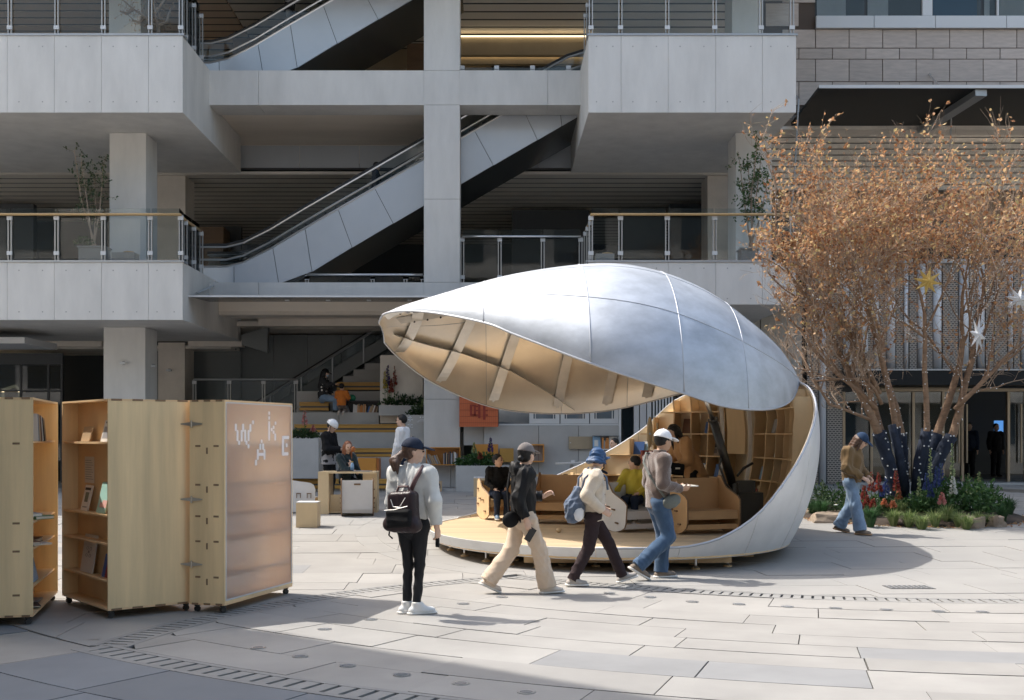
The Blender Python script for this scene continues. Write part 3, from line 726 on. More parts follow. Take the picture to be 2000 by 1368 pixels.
# in-ground stud lights and the small drain plate
mat('stud_metal', (0.48, 0.49, 0.50), 0.35, metal=0.9)
mat('stud_lens', (0.24, 0.25, 0.26), 0.25)
studs = [(634,1230),(724,1211),(905,1180),(980,1167),(504,1266),(586,1283),(679,1301),(785,1319),(900,1336),(1028,1353),
         (1190,1159),(1270,1167),(1352,1176),(1443,1181),(1538,1186),(1632,1189),(1731,1192),(1832,1195),(1919,1196)]
ring = MB().tube([(0,0,-0.01), (0,0,0.006)], 0.062, 20).mesh('ring', 'stud_metal'); lens = MB().tube([(0,0,0.0), (0,0,0.008)], 0.042, 16).mesh('lens', 'stud_lens')
for i, (a, b_) in enumerate(studs):
    p = G(a, b_)
    near = 'shaded paving at lower left' if i in (0, 1, 4, 5, 6, 7, 8, 9) else ('paving in front of the people' if i in (2, 3) else 'sunlit paving before the pavilion')
    t = thing('ground_light', 'round steel light set flush in the ' + near, 'ground light', p, group='round lights in the ' + near)
    link('ring', ring, t, local=True); link('lens', lens, t, local=True)
p = G(1775, 1148); t = thing('drain_plate', 'small rectangular dark grate in the paving right of the pavilion', 'grate', p)
MB().box(p.x - 0.25, p.x + 0.25, p.y - 0.14, p.y + 0.14, p.z - 0.02, p.z + 0.006).build('plate', 'slat_dark', t)
for i in range(9): MB().box(p.x - 0.23 + i * 0.055, p.x - 0.21 + i * 0.055, p.y - 0.12, p.y + 0.12, p.z + 0.006, p.z + 0.012).build('bar', 'steel_dull', t)
# ================================================================== EGG-SHAPED PAVILION
m = mat('zinc', (0.46, 0.495, 0.545), 0.56, metal=0.48, var=0.20, scale=2.2, bump=0.22, bscale=2.4, stretch=(1, 1, 1.6), coords='World', rvar=0.05, detail=9, orand=0.06)
mat('shell_floor_tint', (0.88, 0.77, 0.58), 0.32, metal=0.62, var=0.08, scale=1.5, bump=0.22, bscale=1.4, coords='World', rvar=0.08)  # gold of the wood floor's reflection put into the metal's colour
mat('lid_floor_tint', (0.94, 0.88, 0.78), 0.32, metal=0.62, var=0.10, scale=1.0, bump=0.25, bscale=1.1, coords='World', rvar=0.08)  # lid underside, the floor's warm reflection mixed into its base colour
mat('shell_paint', (0.72, 0.725, 0.73), 0.45, metal=0.15, var=0.10, scale=1.6, bump=0.08, bscale=3.0, coords='World', orand=0.02)
mat('weld', (0.47, 0.49, 0.53), 0.55, metal=0.5)
mat('rib_metal', (0.80, 0.78, 0.74), 0.38, metal=0.3, var=0.12, scale=3)
mat('ply', (0.70, 0.50, 0.28), 0.5, var=0.12, scale=2.2, stretch=(1, 1, 0.15), detail=7)
mat('ply_shelf', (0.76, 0.55, 0.31), 0.5, var=0.10, scale=2.5, detail=6, orand=0.04)
mat('floor_ply', (0.58, 0.44, 0.28), 0.55, var=0.14, scale=2.0, stretch=(0.15, 2, 1), coords='World', orand=0.05)
mat('ply_edge', (0.20, 0.12, 0.065), 0.7, var=0.3, scale=60)
mat('black_paint', (0.012, 0.012, 0.013), 0.35)
egg = thing('egg_pavilion', 'metal egg shaped reading pavilion with its lid raised over a round wooden floor', 'pavilion', (1.75, 17.2, 0))
def interp(tab, x):
    if x <= tab[0][0]: return tab[0][1]
    for (a, b), (c_, d) in zip(tab[:-1], tab[1:]):
        if x <= c_:
            f = (x - a) / (c_ - a); 
            return b + (d - b) * f
    return tab[-1][1]
def smooth_tab(tab, n=200):
    """resample through Catmull-Rom so outlines stay round"""
    pts = [Vector(p) for p in tab]; out = []
    for i in range(len(pts) - 1):
        p0, p1, p2, p3 = pts[max(i-1, 0)], pts[i], pts[i+1], pts[min(i+2, len(pts)-1)]
        for k in range(12):
            t = k / 12
            out.append(0.5 * ((2*p1) + (p2-p0)*t + (2*p0-5*p1+4*p2-p3)*t*t + (3*p1-p0-3*p2+p3)*t**3))
    out.append(pts[-1]); return out
near_px = [(737, 640, 17.3), (752, 612, 16.9), (830, 609, 15.95), (945, 630, 15.1), (1010, 655, 14.75), (1155, 710, 14.25), (1260, 745, 14.15), (1340, 770, 14.25), (1420, 795, 14.55), (1500, 800, 15.2), (1545, 783, 16.1), (1563, 745, 17.3)]
far_px = [(737, 640, 17.3), (745, 662, 17.9), (780, 700, 18.7), (850, 750, 19.5), (960, 795, 20.2), (1080, 808, 20.5), (1200, 800, 20.45), (1335, 767, 19.9), (1440, 742, 19.2), (1520, 733, 18.3), (1563, 745, 17.3)]
top_px = [(737, 640, 17.3), (757, 611, 17.0), (860, 580, 16.9), (1000, 541, 16.8), (1150, 521, 16.8), (1250, 528, 16.8), (1350, 561, 16.8), (1430, 611, 16.9), (1510, 676, 17.0), (1563, 745, 17.3)]
def curve3(px):
    c = smooth_tab([W(*p) for p in px]); return [(p.x, p) for p in c]
NC, FC, TC = curve3(near_px), curve3(far_px), curve3(top_px)
def at_x(C_, x):
    if x <= C_[0][0]: return C_[0][1]
    for (a, p), (b, q) in zip(C_[:-1], C_[1:]):
        if x <= b:
            f = (x - a) / max(1e-9, b - a); return p.lerp(q, f)
    return C_[-1][1]
X0 = W(737, 640, 17.3).x; X1 = W(1563, 745, 17.3).x
def lid_point(x, t, off=0.0):
    """t 0 near rim .. 0.5 crest .. 1 far rim"""
    a = at_x(NC, x); b = at_x(TC, x); c_ = at_x(FC, x)
    if t <= 0.5:
        s = math.sin(PI * t); k = 1 - math.cos(PI * t); y = a.y + (b.y - a.y) * k; z = a.z + (b.z - a.z) * s; xx = a.x + (b.x - a.x) * k
    else:
        s = math.sin(PI * t); k = 1 - math.cos(PI * (1 - t)); y = c_.y + (b.y - c_.y) * k; z = c_.z + (b.z - c_.z) * s; xx = c_.x + (b.x - c_.x) * k
    p = Vector((x, y, z))
    if off:
        mid = Vector((x * 0.85 + 0.15 * 1.4, (a.y + c_.y) / 2, (a.z + c_.z) / 2 - 0.2)); d = (p - mid)
        if d.length > 1e-6: p = p + d.normalized() * off
    return p
lid = bpy.data.objects.new('lid', None); C.objects.link(lid); lid.parent = egg; lid.location = -WLOC[egg.name]; WLOC[lid.name] = Vector((0, 0, 0))
sx = [X0 + 0.02, -0.14, 1.21, 2.38, 3.32, X1 - 0.01]
tcut = [0, 0.19, 0.36, 0.5, 0.70, 1.0]
def ease(a, b, n, i, last):   # cluster samples towards the pointed ends
    f = i / n
    if last == 0: f = f * f * (0.5 + 0.5 * f) if True else f
    if last == 1: f = 1 - (1 - f) ** 1.8
    return a + (b - a) * f
for i in range(len(sx) - 1):
    for j in range(len(tcut) - 1):
        nu, nv = 14, 9; P = []; Q = []
        for a in range(nu + 1):
            e = 0.004
            x = ease(sx[i] + e, sx[i+1] - e, nu, a, 0 if i == 0 else (1 if i == len(sx) - 2 else 2))
            P.append([lid_point(x, tcut[j] + 0.0012 + (tcut[j+1] - tcut[j] - 0.0024) * b / nv) for b in range(nv + 1)])
            Q.append([lid_point(x, tcut[j] + 0.0012 + (tcut[j+1] - tcut[j] - 0.0024) * b / nv, -0.018) for b in range(nv + 1)])
        MB().slab_grid(P, Q).build('metal_panel', 'zinc', lid, smooth=False)
        off_ = lambda a, d_: [lid_point(ease(sx[i] + 0.004, sx[i+1] - 0.004, nu, a, 0 if i == 0 else (1 if i == len(sx) - 2 else 2)), tcut[j] + 0.0012 + (tcut[j+1] - tcut[j] - 0.0024) * b / nv, d_) for b in range(nv + 1)]
        MB().slab_grid([off_(a, -0.0195) for a in range(nu + 1)], [off_(a, -0.0215) for a in range(nu + 1)]).build('tinted_lining', 'lid_floor_tint', lid)  # inner sheet added to carry the floor's golden reflection
for o in [o for o in C.objects if o.parent == lid]: soft(o)
for x in sx[1:-1]:
    MB().tube([lid_point(x, 0.004 + 0.99 * k / 40, 0.000) for k in range(41)], 0.0085, 6).build('weld_seam', 'weld', lid, smooth=True)
for t in tcut[1:-1]:
    xa = -0.9 if t < 0.3 else X0 + 0.3
    MB().tube([lid_point(xa + (X1 - 0.12 - xa) * k / 50, t, 0.000) for k in range(51)], 0.007, 6).build('weld_seam', 'weld', lid, smooth=True)
# rim lip
MB().tube([lid_point(X0 + 0.03 + (X1 - X0 - 0.05) * (k / 80), 0.0, -0.008) for k in range(81)], 0.016, 6).build('rim_lip', 'weld', lid, smooth=True)
MB().tube([lid_point(X0 + 0.03 + (X1 - X0 - 0.05) * (k / 80), 1.0, -0.008) for k in range(81)], 0.016, 6).build('rim_lip', 'weld', lid, smooth=True)
# ribs on the inside: flat bars standing off the skin
def rib(pts_fn, n, depth, wid, name='rib'):
    P = []; Q = []
    for k in range(n + 1):
        a, b, side = pts_fn(k / n)
        P.append([a - side * wid, a + side * wid]); Q.append([b - side * wid, b + side * wid])
    MB().slab_grid(P, Q).build(name, 'rib_metal', lid)
def rx(xa, xb, t): return xa if t < 0.55 else xa + (xb - xa) * (t - 0.55) / 0.45
for xa, xb in ((-1.2, -1.63), (-0.16, -0.97), (0.73, -0.05), (1.62, 1.12), (2.45, 2.0), (3.05, 2.69)):
    rib(lambda f: (lid_point(rx(xa, xb, 0.015 + 0.97 * f), 0.015 + 0.97 * f, -0.022), lid_point(rx(xa, xb, 0.015 + 0.97 * f), 0.015 + 0.97 * f, -0.10), Vector((1, 0, 0))), 40, 0.1, 0.02)
    rib(lambda f: (lid_point(rx(xa, xb, 0.02 + 0.96 * f), 0.02 + 0.96 * f, -0.10), lid_point(rx(xa, xb, 0.02 + 0.96 * f), 0.02 + 0.96 * f, -0.11), Vector((1, 0, 0))), 40, 0.1, 0.085, 'rib_flange')
TS = [(-1.62, .79), (-.6, .825), (.3, .88), (.9, .935), (1.45, .992)]
rib(lambda f: (lid_point(-1.62 + 3.07 * f, interp(TS, -1.62 + 3.07 * f), -0.022), lid_point(-1.62 + 3.07 * f, interp(TS, -1.62 + 3.07 * f), -0.15), Vector((0, 0.6, 0.35))), 40, 0.12, 0.016, 'stringer')
for t in (0.25, 0.60):
    lo = X0 + (0.12 if t < 0.5 else 0.25)
    rib(lambda f, t=t, lo=lo: (lid_point(lo + (3.6 - lo) * f, t, -0.022), lid_point(lo + (3.6 - lo) * f, t, -0.14), Vector((0, 0.6, 0.35))), 40, 0.12, 0.016, 'stringer')
    bolts = MB()
    for k in range(1, 24):
        p = lid_point(lo + (3.6 - lo) * k / 24, t, -0.145); bolts.ico(p, 0.02, 1)
    bolts.build('bolt', 'black_paint', lid, kind='stuff')

# ---- lower shell
EX, EY_, ERX, ERY = 1.71, 17.2, 3.03, 3.75
def es_(z): return math.sqrt(max(0.05, 1 - ((z - 1.65) / 3.0) ** 2))
HT = [(-180, .31), (-110, .31), (-82, .315), (-75, .33), (-66, .43), (-56, .70), (-46, 1.18), (-33, 1.75), (-20, 2.15), (-8, 2.40), (5, 2.52), (25, 2.56), (45, 2.50), (59, 2.30), (71, 1.78), (85, 1.32), (102, .93), (117, .63), (130, .43), (142, .33), (160, .31), (180, .31)]
HTs = [(p.x, p.y) for p in smooth_tab([(a / 60.0, b) for a, b in HT])]
def hrim(deg): return interp(HTs, ((deg + 180) % 360 - 180) / 60.0)
ZB = 0.155
def shell(deg, z, off=0.0):
    a = math.radians(deg); s = es_(z)
    return Vector((EX + (ERX * s + off) * math.cos(a), EY_ + (ERY * s + off) * math.sin(a), z))
base = bpy.data.objects.new('base_shell', None); C.objects.link(base); base.parent = egg; base.location = -WLOC[egg.name]; WLOC[base.name] = Vector((0, 0, 0))
cuts = [-180, -150, -125, -100, -78, -56, -36, -16, 6, 28, 50, 72, 94, 118, 142, 160, 180]
for d0, d1 in zip(cuts[:-1], cuts[1:]):
    nu, nv = 10, 12; P = []; Q = []; R_ = []
    for i in range(nu + 1):
        d = d0 + 0.06 + (d1 - d0 - 0.12) * i / nu; h = hrim(d)
        zs_ = [ZB + (h - ZB) * (k / nv) for k in range(nv + 1)]
        P.append([shell(d, z) for z in zs_]); Q.append([shell(d, z, -0.03) for z in zs_]); R_.append([shell(d, z, -0.045) for z in zs_])
    o = MB().slab_grid(P, Q).build('shell_panel', 'shell_paint', base); soft(o)
    if hrim((d0 + d1) / 2) > 0.34:
        o = MB().slab_grid([[shell(d0 + 0.06 + (d1 - d0 - 0.12) * i / nu, max(ZB, z.z), -0.034) for z in P[i]] for i in range(nu + 1)], R_).build('tinted_lining', 'shell_floor_tint', base)
        soft(o)
for d in cuts[1:-1]:
    if hrim(d) > 0.5: MB().tube([shell(d, ZB + 0.02 + (hrim(d) - ZB - 0.03) * k / 20, 0.001) for k in range(21)], 0.008, 5).build('weld_seam', 'shell_paint', base)
MB().tube([shell(d, hrim(d), -0.015) for d in range(-100, 150, 3)], 0.017, 6).build('rim_lip', 'weld', base, smooth=True)
# ---- floor deck of planks
dk = bpy.data.objects.new('floor_deck', None); C.objects.link(dk); dk.parent = egg; dk.location = -WLOC[egg.name]; WLOC[dk.name] = Vector((0, 0, 0))
ZF = 0.30; s = es_(ZF); ax, ay = ERX * s - 0.05, ERY * s - 0.05; pw = 0.155
y = -ay + 0.01
while y < ay - 0.01:
    y1 = min(y + pw, ay - 0.005)
    def hw(yy): return ax * math.sqrt(max(0, 1 - (yy / ay) ** 2))
    a0, a1 = hw(y + 0.002), hw(y1 - 0.002)
    if min(a0, a1) > 0.1 or True:
        split = rnd.uniform(-0.5, 0.5)
        for lo_f, hi_f in ((-1, None), (None, 1)):
            xa0 = -a0 if lo_f else split + 0.002; xb0 = split - 0.002 if lo_f else a0
            xa1 = -a1 if lo_f else split + 0.002; xb1 = split - 0.002 if lo_f else a1
            if xb0 - xa0 < 0.03 and xb1 - xa1 < 0.03: continue
            z0, z1 = ZF - 0.02, ZF
            v = [(EX + xa0, EY_ + y + 0.002, z0), (EX + xb0, EY_ + y + 0.002, z0), (EX + xb1, EY_ + y1 - 0.002, z0), (EX + xa1, EY_ + y1 - 0.002, z0)]
            v = v + [(a, b, z1) for a, b, _ in v]
            MB().add(v, [(0,3,2,1), (4,5,6,7), (0,1,5,4), (1,2,6,5), (2,3,7,6), (3,0,4,7)]).build('plank', 'floor_ply', dk)
    y = y1
MB().prism([(EX + (ax - 0.02) * math.cos(k * PI / 32), EY_ + (ay - 0.02) * math.sin(k * PI / 32)) for k in range(64)], ZB + 0.01, ZF - 0.024, 'z').build('subfloor', 'ply', dk)
# joists and feet
for k in range(8):
    y = EY_ - 2.6 + k * 0.72; w_ = (ax - 0.5) * math.sqrt(max(0, 1 - ((y - EY_) / ay) ** 2))
    MB().box(EX - w_, EX + w_, y - 0.06, y + 0.06, max(gz(y) + 0.02, 0.06), ZB).build('joist', 'ply', egg)
for d in (-176, -163, -150, -138, -128, -118, -106, -94, -82, -70, -58):
    for rr in (0.93, 0.80):
        p = Vector((EX + ERX * es_(ZB) * rr * math.cos(math.radians(d + (5 if rr < 0.9 else 0))), EY_ + ERY * es_(ZB) * rr * math.sin(math.radians(d + (5 if rr < 0.9 else 0))), 0))
        g_ = gz(p.y); f = MB().tube([(p.x, p.y, g_), (p.x, p.y, g_ + 0.02)], 0.055, 10).build('foot', 'ply', egg)
        MB().tube([(p.x, p.y, g_ + 0.02), (p.x, p.y, g_ + 0.045), (p.x, p.y, ZB + 0.01)], [0.04, 0.016, 0.016], 8).build('rod', 'steel', f, local=True)
# ---- curved bookcase along the inside
case = bpy.data.objects.new('curved_bookcase', None); C.objects.link(case); case.parent = egg; case.location = -WLOC[egg.name]; WLOC[case.name] = Vector((0, 0, 0))
levels = [0.62, 0.98, 1.34, 1.72, 2.10]
DEP = 0.30
divs = [-14, -7, 0, 7, 14, 21, 36, 43, 50, 57, 65, 74, 84, 96]
def shelf_ok(d, z): return hrim(d) > z + 0.06
for z in levels:
    for a, b in zip(divs[:-1], divs[1:]):
        if (a, b) == (21, 36): continue
        if shelf_ok(a, z) or shelf_ok(b, z):
            aa, bb = a, b
            while not shelf_ok(aa, z) and aa < b - 1: aa += 1
            while not shelf_ok(bb, z) and bb > aa + 1: bb -= 1
            n = 5; P = []; Q = []
            for k in range(n + 1):
                d = aa + (bb - aa) * k / n
                o1 = shell(d, z, -0.06); i1 = shell(d, z, -0.06 - DEP); P.append([o1, i1]); Q.append([p - Vector((0, 0, 0.022)) for p in (o1, i1)])
            MB().slab_grid(P, Q).build('shelf', 'ply_shelf', case)
for d in divs:
    if hrim(d) < 0.6: continue
    n = 8; P = []; Q = []
    t_ = Vector((-math.sin(math.radians(d)), math.cos(math.radians(d)), 0)) * 0.011
    for k in range(n + 1):
        z = ZF + 0.002 + (hrim(d) - 0.05 - ZF) * k / n
        o1 = shell(d, z, -0.05); i1 = shell(d, z, -0.06 - DEP * (1.0 if z < 1.9 else 0.85)); P.append([o1 - t_, i1 - t_]); Q.append([o1 + t_, i1 + t_])
    MB().slab_grid(P, Q).build('divider', 'ply_shelf', case)
# two aluminium posts, plywood cover, hydraulic ram
for d, r_ in ((20.2, 0.05), (34.5, 0.05)):
    pts = [shell(d, ZF + (hrim(d) - 0.05 - ZF) * k / 10, -0.42) for k in range(11)]
    P = [[p + Vector((0, -0.035, 0)), p + Vector((0, 0.035, 0))] for p in pts]; Q = [[q - Vector((0.05, 0, 0.02)) for q in r] for r in P]
    MB().slab_grid(P, Q).build('lid_post', 'rib_metal', egg)
P = [[shell(d, z, -0.40) for z in (1.38, 1.75, 2.16)] for d in (23.5, 28, 32.5)]; Q = [[p - Vector((0.03, 0, 0)) for p in r] for r in P]
MB().slab_grid(P, Q).build('cover_plate', 'ply', egg)
ra = W(1432, 950, 16.6); rb_ = W(1393, 822, 16.3); rc = W(1380, 786, 16.2)
ram = MB().tube([ra, rb_], 0.062, 12).build('hydraulic_ram', 'black_paint', egg, smooth=True)
MB().tube([rb_, rb_ + (rb_ - ra).normalized() * 0.03], 0.075, 12).build('collar', 'black_paint', ram, local=True)
MB().tube([rb_, rc + (rc - rb_) * 0.7], 0.03, 10).build('piston_rod', 'steel', ram, local=True, smooth=True)
MB().tube([ra + Vector((0, 0, 0.05)), Vector((ra.x, ra.y, ZF + 0.004))], 0.08, 10).build('ram_base', 'black_paint', ram, local=True)
MB().tube([W(1412, 880, 16.5), W(1405, 910, 16.4), W(1418, 945, 16.4), W(1430, 960, 16.5)], 0.018, 6).build('hose', 'rubber', ram, local=True)
MB().tube([W(1440, 930, 16.8), W(1452, 915, 16.9), W(1470, 905, 17.0)], 0.02, 6).build('hose', 'rubber', ram, local=True)
MB().box(ra.x + 0.05, ra.x + 0.35, ra.y + 0.1, ra.y + 0.4, 0.85, 1.02).build('pump_box', 'black_paint', ram, local=True)
# dim service core behind the ram
MB().box(ra.x + 0.02, ra.x + 0.5, ra.y + 0.25, ra.y + 0.55, ZF + 0.004, 0.84).build('pump_cabinet', 'black_paint', egg)
# ================================================================== ROLLING PLYWOOD CABINETS
mat('birch', (0.85, 0.64, 0.36), 0.45, var=0.20, scale=2.0, stretch=(2.4, 2.4, 0.16), detail=8, bump=0.03, bscale=60)
mat('birch_in', (0.80, 0.56, 0.31), 0.5, var=0.10, scale=1.6, stretch=(1, 1, 0.3), detail=7)
mat('tenon', (0.25, 0.155, 0.085), 0.6, var=0.2, scale=30)
mat('hinge_metal', (0.50, 0.46, 0.40), 0.35, metal=0.9)
mat('caster', (0.02, 0.02, 0.022), 0.4)
mat('letter_white', (0.93, 0.94, 0.97), 0.4)
mat('poly_edge', (0.62, 0.64, 0.66), 0.3)
# fluted polycarbonate: mostly clear with a milky veil and fine vertical flutes
m = bpy.data.materials.new('polycarbonate'); m.use_nodes = True; MATS['polycarbonate'] = m
n = m.node_tree.nodes; l = m.node_tree.links; p = n['Principled BSDF']
p.inputs['Base Color'].default_value = (0.93, 0.92, 0.92, 1); p.inputs['Roughness'].default_value = 0.24; p.inputs['Transmission Weight'].default_value = 1.0; p.inputs['IOR'].default_value = 1.25
tl = n.new('ShaderNodeBsdfTranslucent'); tl.inputs[0].default_value = (0.97, 0.96, 0.95, 1)
df = n.new('ShaderNodeBsdfDiffuse'); df.inputs[0].default_value = (0.85, 0.85, 0.86, 1)
ad = n.new('ShaderNodeMixShader'); ad.inputs[0].default_value = 0.80; l.new(df.outputs[0], ad.inputs[1]); l.new(tl.outputs[0], ad.inputs[2])
mx = n.new('ShaderNodeMixShader'); mx.inputs[0].default_value = 0.66; l.new(p.outputs[0], mx.inputs[1]); l.new(ad.outputs[0], mx.inputs[2])
tc = n.new('ShaderNodeTexCoord'); wv = n.new('ShaderNodeTexWave'); wv.inputs['Scale'].default_value = 40; wv.inputs['Distortion'].default_value = 0.0
l.new(tc.outputs['Object'], wv.inputs[0]); bp = n.new('ShaderNodeBump'); bp.inputs['Strength'].default_value = 0.35; bp.inputs['Distance'].default_value = 0.006
l.new(wv.outputs[0], bp.inputs['Height']); l.new(bp.outputs[0], p.inputs['Normal'])
l.new(mx.outputs[0], n['Material Output'].inputs[0])

BOOKC = {'book_red': (0.42, 0.06, 0.045), 'book_white': (0.72, 0.70, 0.66), 'book_tan': (0.50, 0.36, 0.22), 'book_dark': (0.03, 0.03, 0.035), 'book_blue': (0.05, 0.13, 0.36), 'book_lightblue': (0.25, 0.42, 0.62),
         'book_mint': (0.36, 0.60, 0.52), 'book_orange': (0.62, 0.24, 0.06), 'book_grey': (0.32, 0.32, 0.33), 'book_yellow': (0.62, 0.46, 0.12), 'book_brown': (0.20, 0.10, 0.06), 'book_green': (0.08, 0.22, 0.12)}
for k_, v_ in BOOKC.items(): mat(k_, v_, 0.45, orand=0.1)
mat('page', (0.74, 0.70, 0.60), 0.8)
mat('print_dark', (0.06, 0.06, 0.06), 0.6); mat('print_green', (0.20, 0.23, 0.17), 0.6); mat('print_pink', (0.75, 0.42, 0.36), 0.6)
def book(label, w_, h_, t_, m, M, group=None, art=None):
    """a book with cover and page block; local: width x, thickness y, height z, base at z=0, cover faces -y"""
    o = thing('book', label, 'book', (0, 0, 0), group=group); o.matrix_world = M; o.location = M.to_translation(); o.rotation_euler = M.to_euler()
    c = MB(); e = min(0.004, t_ * 0.2)
    c.box(-w_/2, w_/2, -t_/2, -t_/2 + e, 0, h_); c.box(-w_/2, w_/2, t_/2 - e, t_/2, 0, h_); c.box(-w_/2, -w_/2 + e, -t_/2 + e, t_/2 - e, 0, h_)
    link('cover', c.mesh('cover', m), o, local=True)
    link('page_block', MB().box(-w_/2 + e, w_/2 - 0.006, -t_/2 + e, t_/2 - e, 0.006, h_ - 0.006).mesh('page_block', 'page'), o, local=True)
    for (m2, x0, x1, z0, z1) in (art or []):
        link('print', MB().box(x0 * w_, x1 * w_, -t_/2 - 0.0015, -t_/2, z0 * h_, z1 * h_).mesh('print', m2), o, local=True)
    return o
def frame_M(loc, rz, lean=0.0, roll=0.0): return Matrix.Translation(loc) @ Matrix.Rotation(rz, 4, 'Z') @ Matrix.Rotation(lean, 4, 'X') @ Matrix.Rotation(roll, 4, 'Y')

def caster(parent, p):
    o = MB().tube([(p.x, p.y, 0.075), (p.x, p.y, 0.055)], [0.03, 0.03], 8).build('caster', 'caster', parent)
    MB().tube([(p.x - 0.012, p.y + 0.012, 0.028), (p.x + 0.012, p.y - 0.012, 0.028)], 0.028, 10).build('wheel', 'caster', o, local=True)
    MB().bar((p.x - 0.02, p.y, 0.06), (p.x - 0.02, p.y + 0.01, 0.02), 0.006, 0.03).build('fork', 'steel_dull', o, local=True)

def cabinet(label, A, u, v, L, D, zb, zt, front, side, open_side, shelves):
    """A: nearest bottom corner. u: unit dir along the long side (length L), v: unit dir along the end (length D).
       the u-side faces outward along -v ; the v-side faces outward along -u"""
    t = thing('bookcase_cabinet', label, 'cabinet', (A.x, A.y, 0), group='folding plywood cabinets on casters')
    M = Matrix(((u.x, v.x, 0, A.x), (u.y, v.y, 0, A.y), (0, 0, 1, 0), (0, 0, 0, 1)))
    th = 0.018
    def b(name, m, x0, x1, y0, y1, z0, z1, par=t): return MB().box(x0, x1, y0, y1, z0, z1, M).build(name, m, par) if par is t else MB().box(x0, x1, y0, y1, z0, z1, M).build(name, m, par, local=True)
    b('bottom_board', 'birch_in', 0.001, L - 0.001, 0.001, D - 0.001, zb, zb + th); b('top_board', 'birch_in', 0.001, L - 0.001, 0.001, D - 0.001, zt - th, zt)
    e0 = b('end_panel', 'birch', 0, th, 0, D, zb + th + 0.001, zt - th - 0.001); e1 = b('end_panel', 'birch', L - th, L, 0, D, zb + th + 0.001, zt - th - 0.001)
    return t, M, b, e0, e1
def tenons(b, spots, axis, off=-0.003):
    """inlaid dark tenon ends on the end face (x=off) : (pos along v, z, horizontal?)"""
    for (p_, z_, hor) in spots:
        w_, h_ = (0.05, 0.018) if hor else (0.018, 0.055)
        if axis == 'x': b('tenon', 'tenon', off, 0.01, p_ - w_/2, p_ + w_/2, z_ - h_/2, z_ + h_/2)
        else: b('tenon', 'tenon', p_ - w_/2, p_ + w_/2, off, 0.01, z_ - h_/2, z_ + h_/2)
ZC0, ZC1 = 0.075, 2.03
# -- right cabinet with the translucent panel
A3 = Vector((-2.556, 10.79)); u3 = Vector((0.277, 0.961)); v3 = Vector((-0.961, 0.277)); L3, D3 = 1.44, 0.375
t3, M3, b3, e30, e31 = cabinet('right wooden cabinet with translucent panel and white letters W A K E', A3, u3, v3, L3, D3, ZC0, ZC1, None, None, None, None)
hts = [1.59, 1.22, 0.92, 0.68, 0.34]
for h in hts:
    for vv in (0.09, D3 - 0.09): b3('tenon', 'tenon', -0.0025, 0.01, vv - 0.027, vv + 0.027, h - 0.009, h + 0.009)
    b3('tenon', 'tenon', -0.0025, 0.01, D3/2 - 0.009, D3/2 + 0.009, h - 0.075, h - 0.015)
    b3('shelf', 'birch_in', 0.019, L3 - 0.019, 0.025, D3 - 0.005, h - 0.009, h + 0.009)
for vv in (0.06, D3/2, D3 - 0.06):
    for z_ in (ZC0 + 0.008, ZC1 - 0.008): b3('tenon', 'tenon', -0.0025, 0.012, vv - 0.035, vv + 0.035, z_ - 0.0095, z_ + 0.0095)
b3('edge_strip', 'birch', 0.019, L3 - 0.019, 0.0, 0.012, ZC0 + 0.019, ZC0 + 0.04)
b3('translucent_panel', 'polycarbonate', 0.024, L3 - 0.024, 0.003, 0.012, ZC0 + 0.042, ZC1 - 0.022)
for (x0, x1, z0, z1) in ((0.019, 0.031, ZC0 + 0.041, ZC1 - 0.02), (L3 - 0.031, L3 - 0.019, ZC0 + 0.041, ZC1 - 0.02), (0.0315, L3 - 0.0315, ZC1 - 0.033, ZC1 - 0.02), (0.0315, L3 - 0.0315, ZC0 + 0.041, ZC0 + 0.054)):
    b3('panel_trim', 'poly_edge', x0, x1, -0.003, 0.0025, z0, z1)
# letters, placed in panel coordinates: (s along panel 0..1, z)
def P3(px, py):      # photo pixel on the panel plane
    n_ = Vector((u3.y, -u3.x)); k = (px - CX) / F
    y = (A3.dot(n_)) / (k * n_.x + n_.y); s_ = (Vector((k * y, y)) - A3).dot(u3); return s_, PZ(py, y)
dash = []     # each: list of (px,py) ends in the photograph
q = lambda x, y: (x / 1696 * 620, 740 + y * 0.3655)
for x0, y0, x1, y1 in ((1260,248,1260,272),(1299,248,1299,276),(1338,250,1338,276),(1352,230,1352,236),(1269,282,1269,326),(1291,282,1291,328),(1310,280,1310,330),(1328,282,1328,326),(1278,338,1278,346),(1317,338,1317,346),(1328,358,1328,366),
                       (1438,182,1438,186),(1438,208,1438,212),(1438,234,1438,324),(1452,270,1452,274),(1462,258,1462,262),(1472,236,1472,240),(1462,284,1462,288),(1470,300,1470,324),
                       (1398,332,1398,336),(1391,354,1391,374),(1406,354,1406,374),(1378,384,1378,426),(1413,384,1413,426),(1384,404,1408,404),(1368,440,1368,456),
                       (1512,314,1512,404),(1516,314,1540,314),(1516,402,1536,402),(1532,354,1532,358)):
    dash.append((q(x0, y0), q(x1, y1)))
for i, (a, b_) in enumerate(dash):
    s0, z0 = P3(*a); s1, z1 = P3(*b_); r_ = 0.0115 if i < 26 else 0.014
    lo_s, hi_s = min(s0, s1) - r_ * 1.5, max(s0, s1) + r_ * 1.5; lo_z, hi_z = min(z0, z1) - r_ * 1.2, max(z0, z1) + r_ * 1.2
    pts = []
    for cx_, cz_, a0 in ((hi_s - r_, hi_z - r_, 0), (lo_s + r_, hi_z - r_, 90), (lo_s + r_, lo_z + r_, 180), (hi_s - r_, lo_z + r_, 270)):
        for k in range(4): an = math.radians(a0 + 30 * k); pts.append((cx_ + r_ * math.cos(an), cz_ + r_ * math.sin(an)))
    MB().prism(pts, -0.001, 0.0025, 'y', M3).build('letter_stroke', 'letter_white', t3)
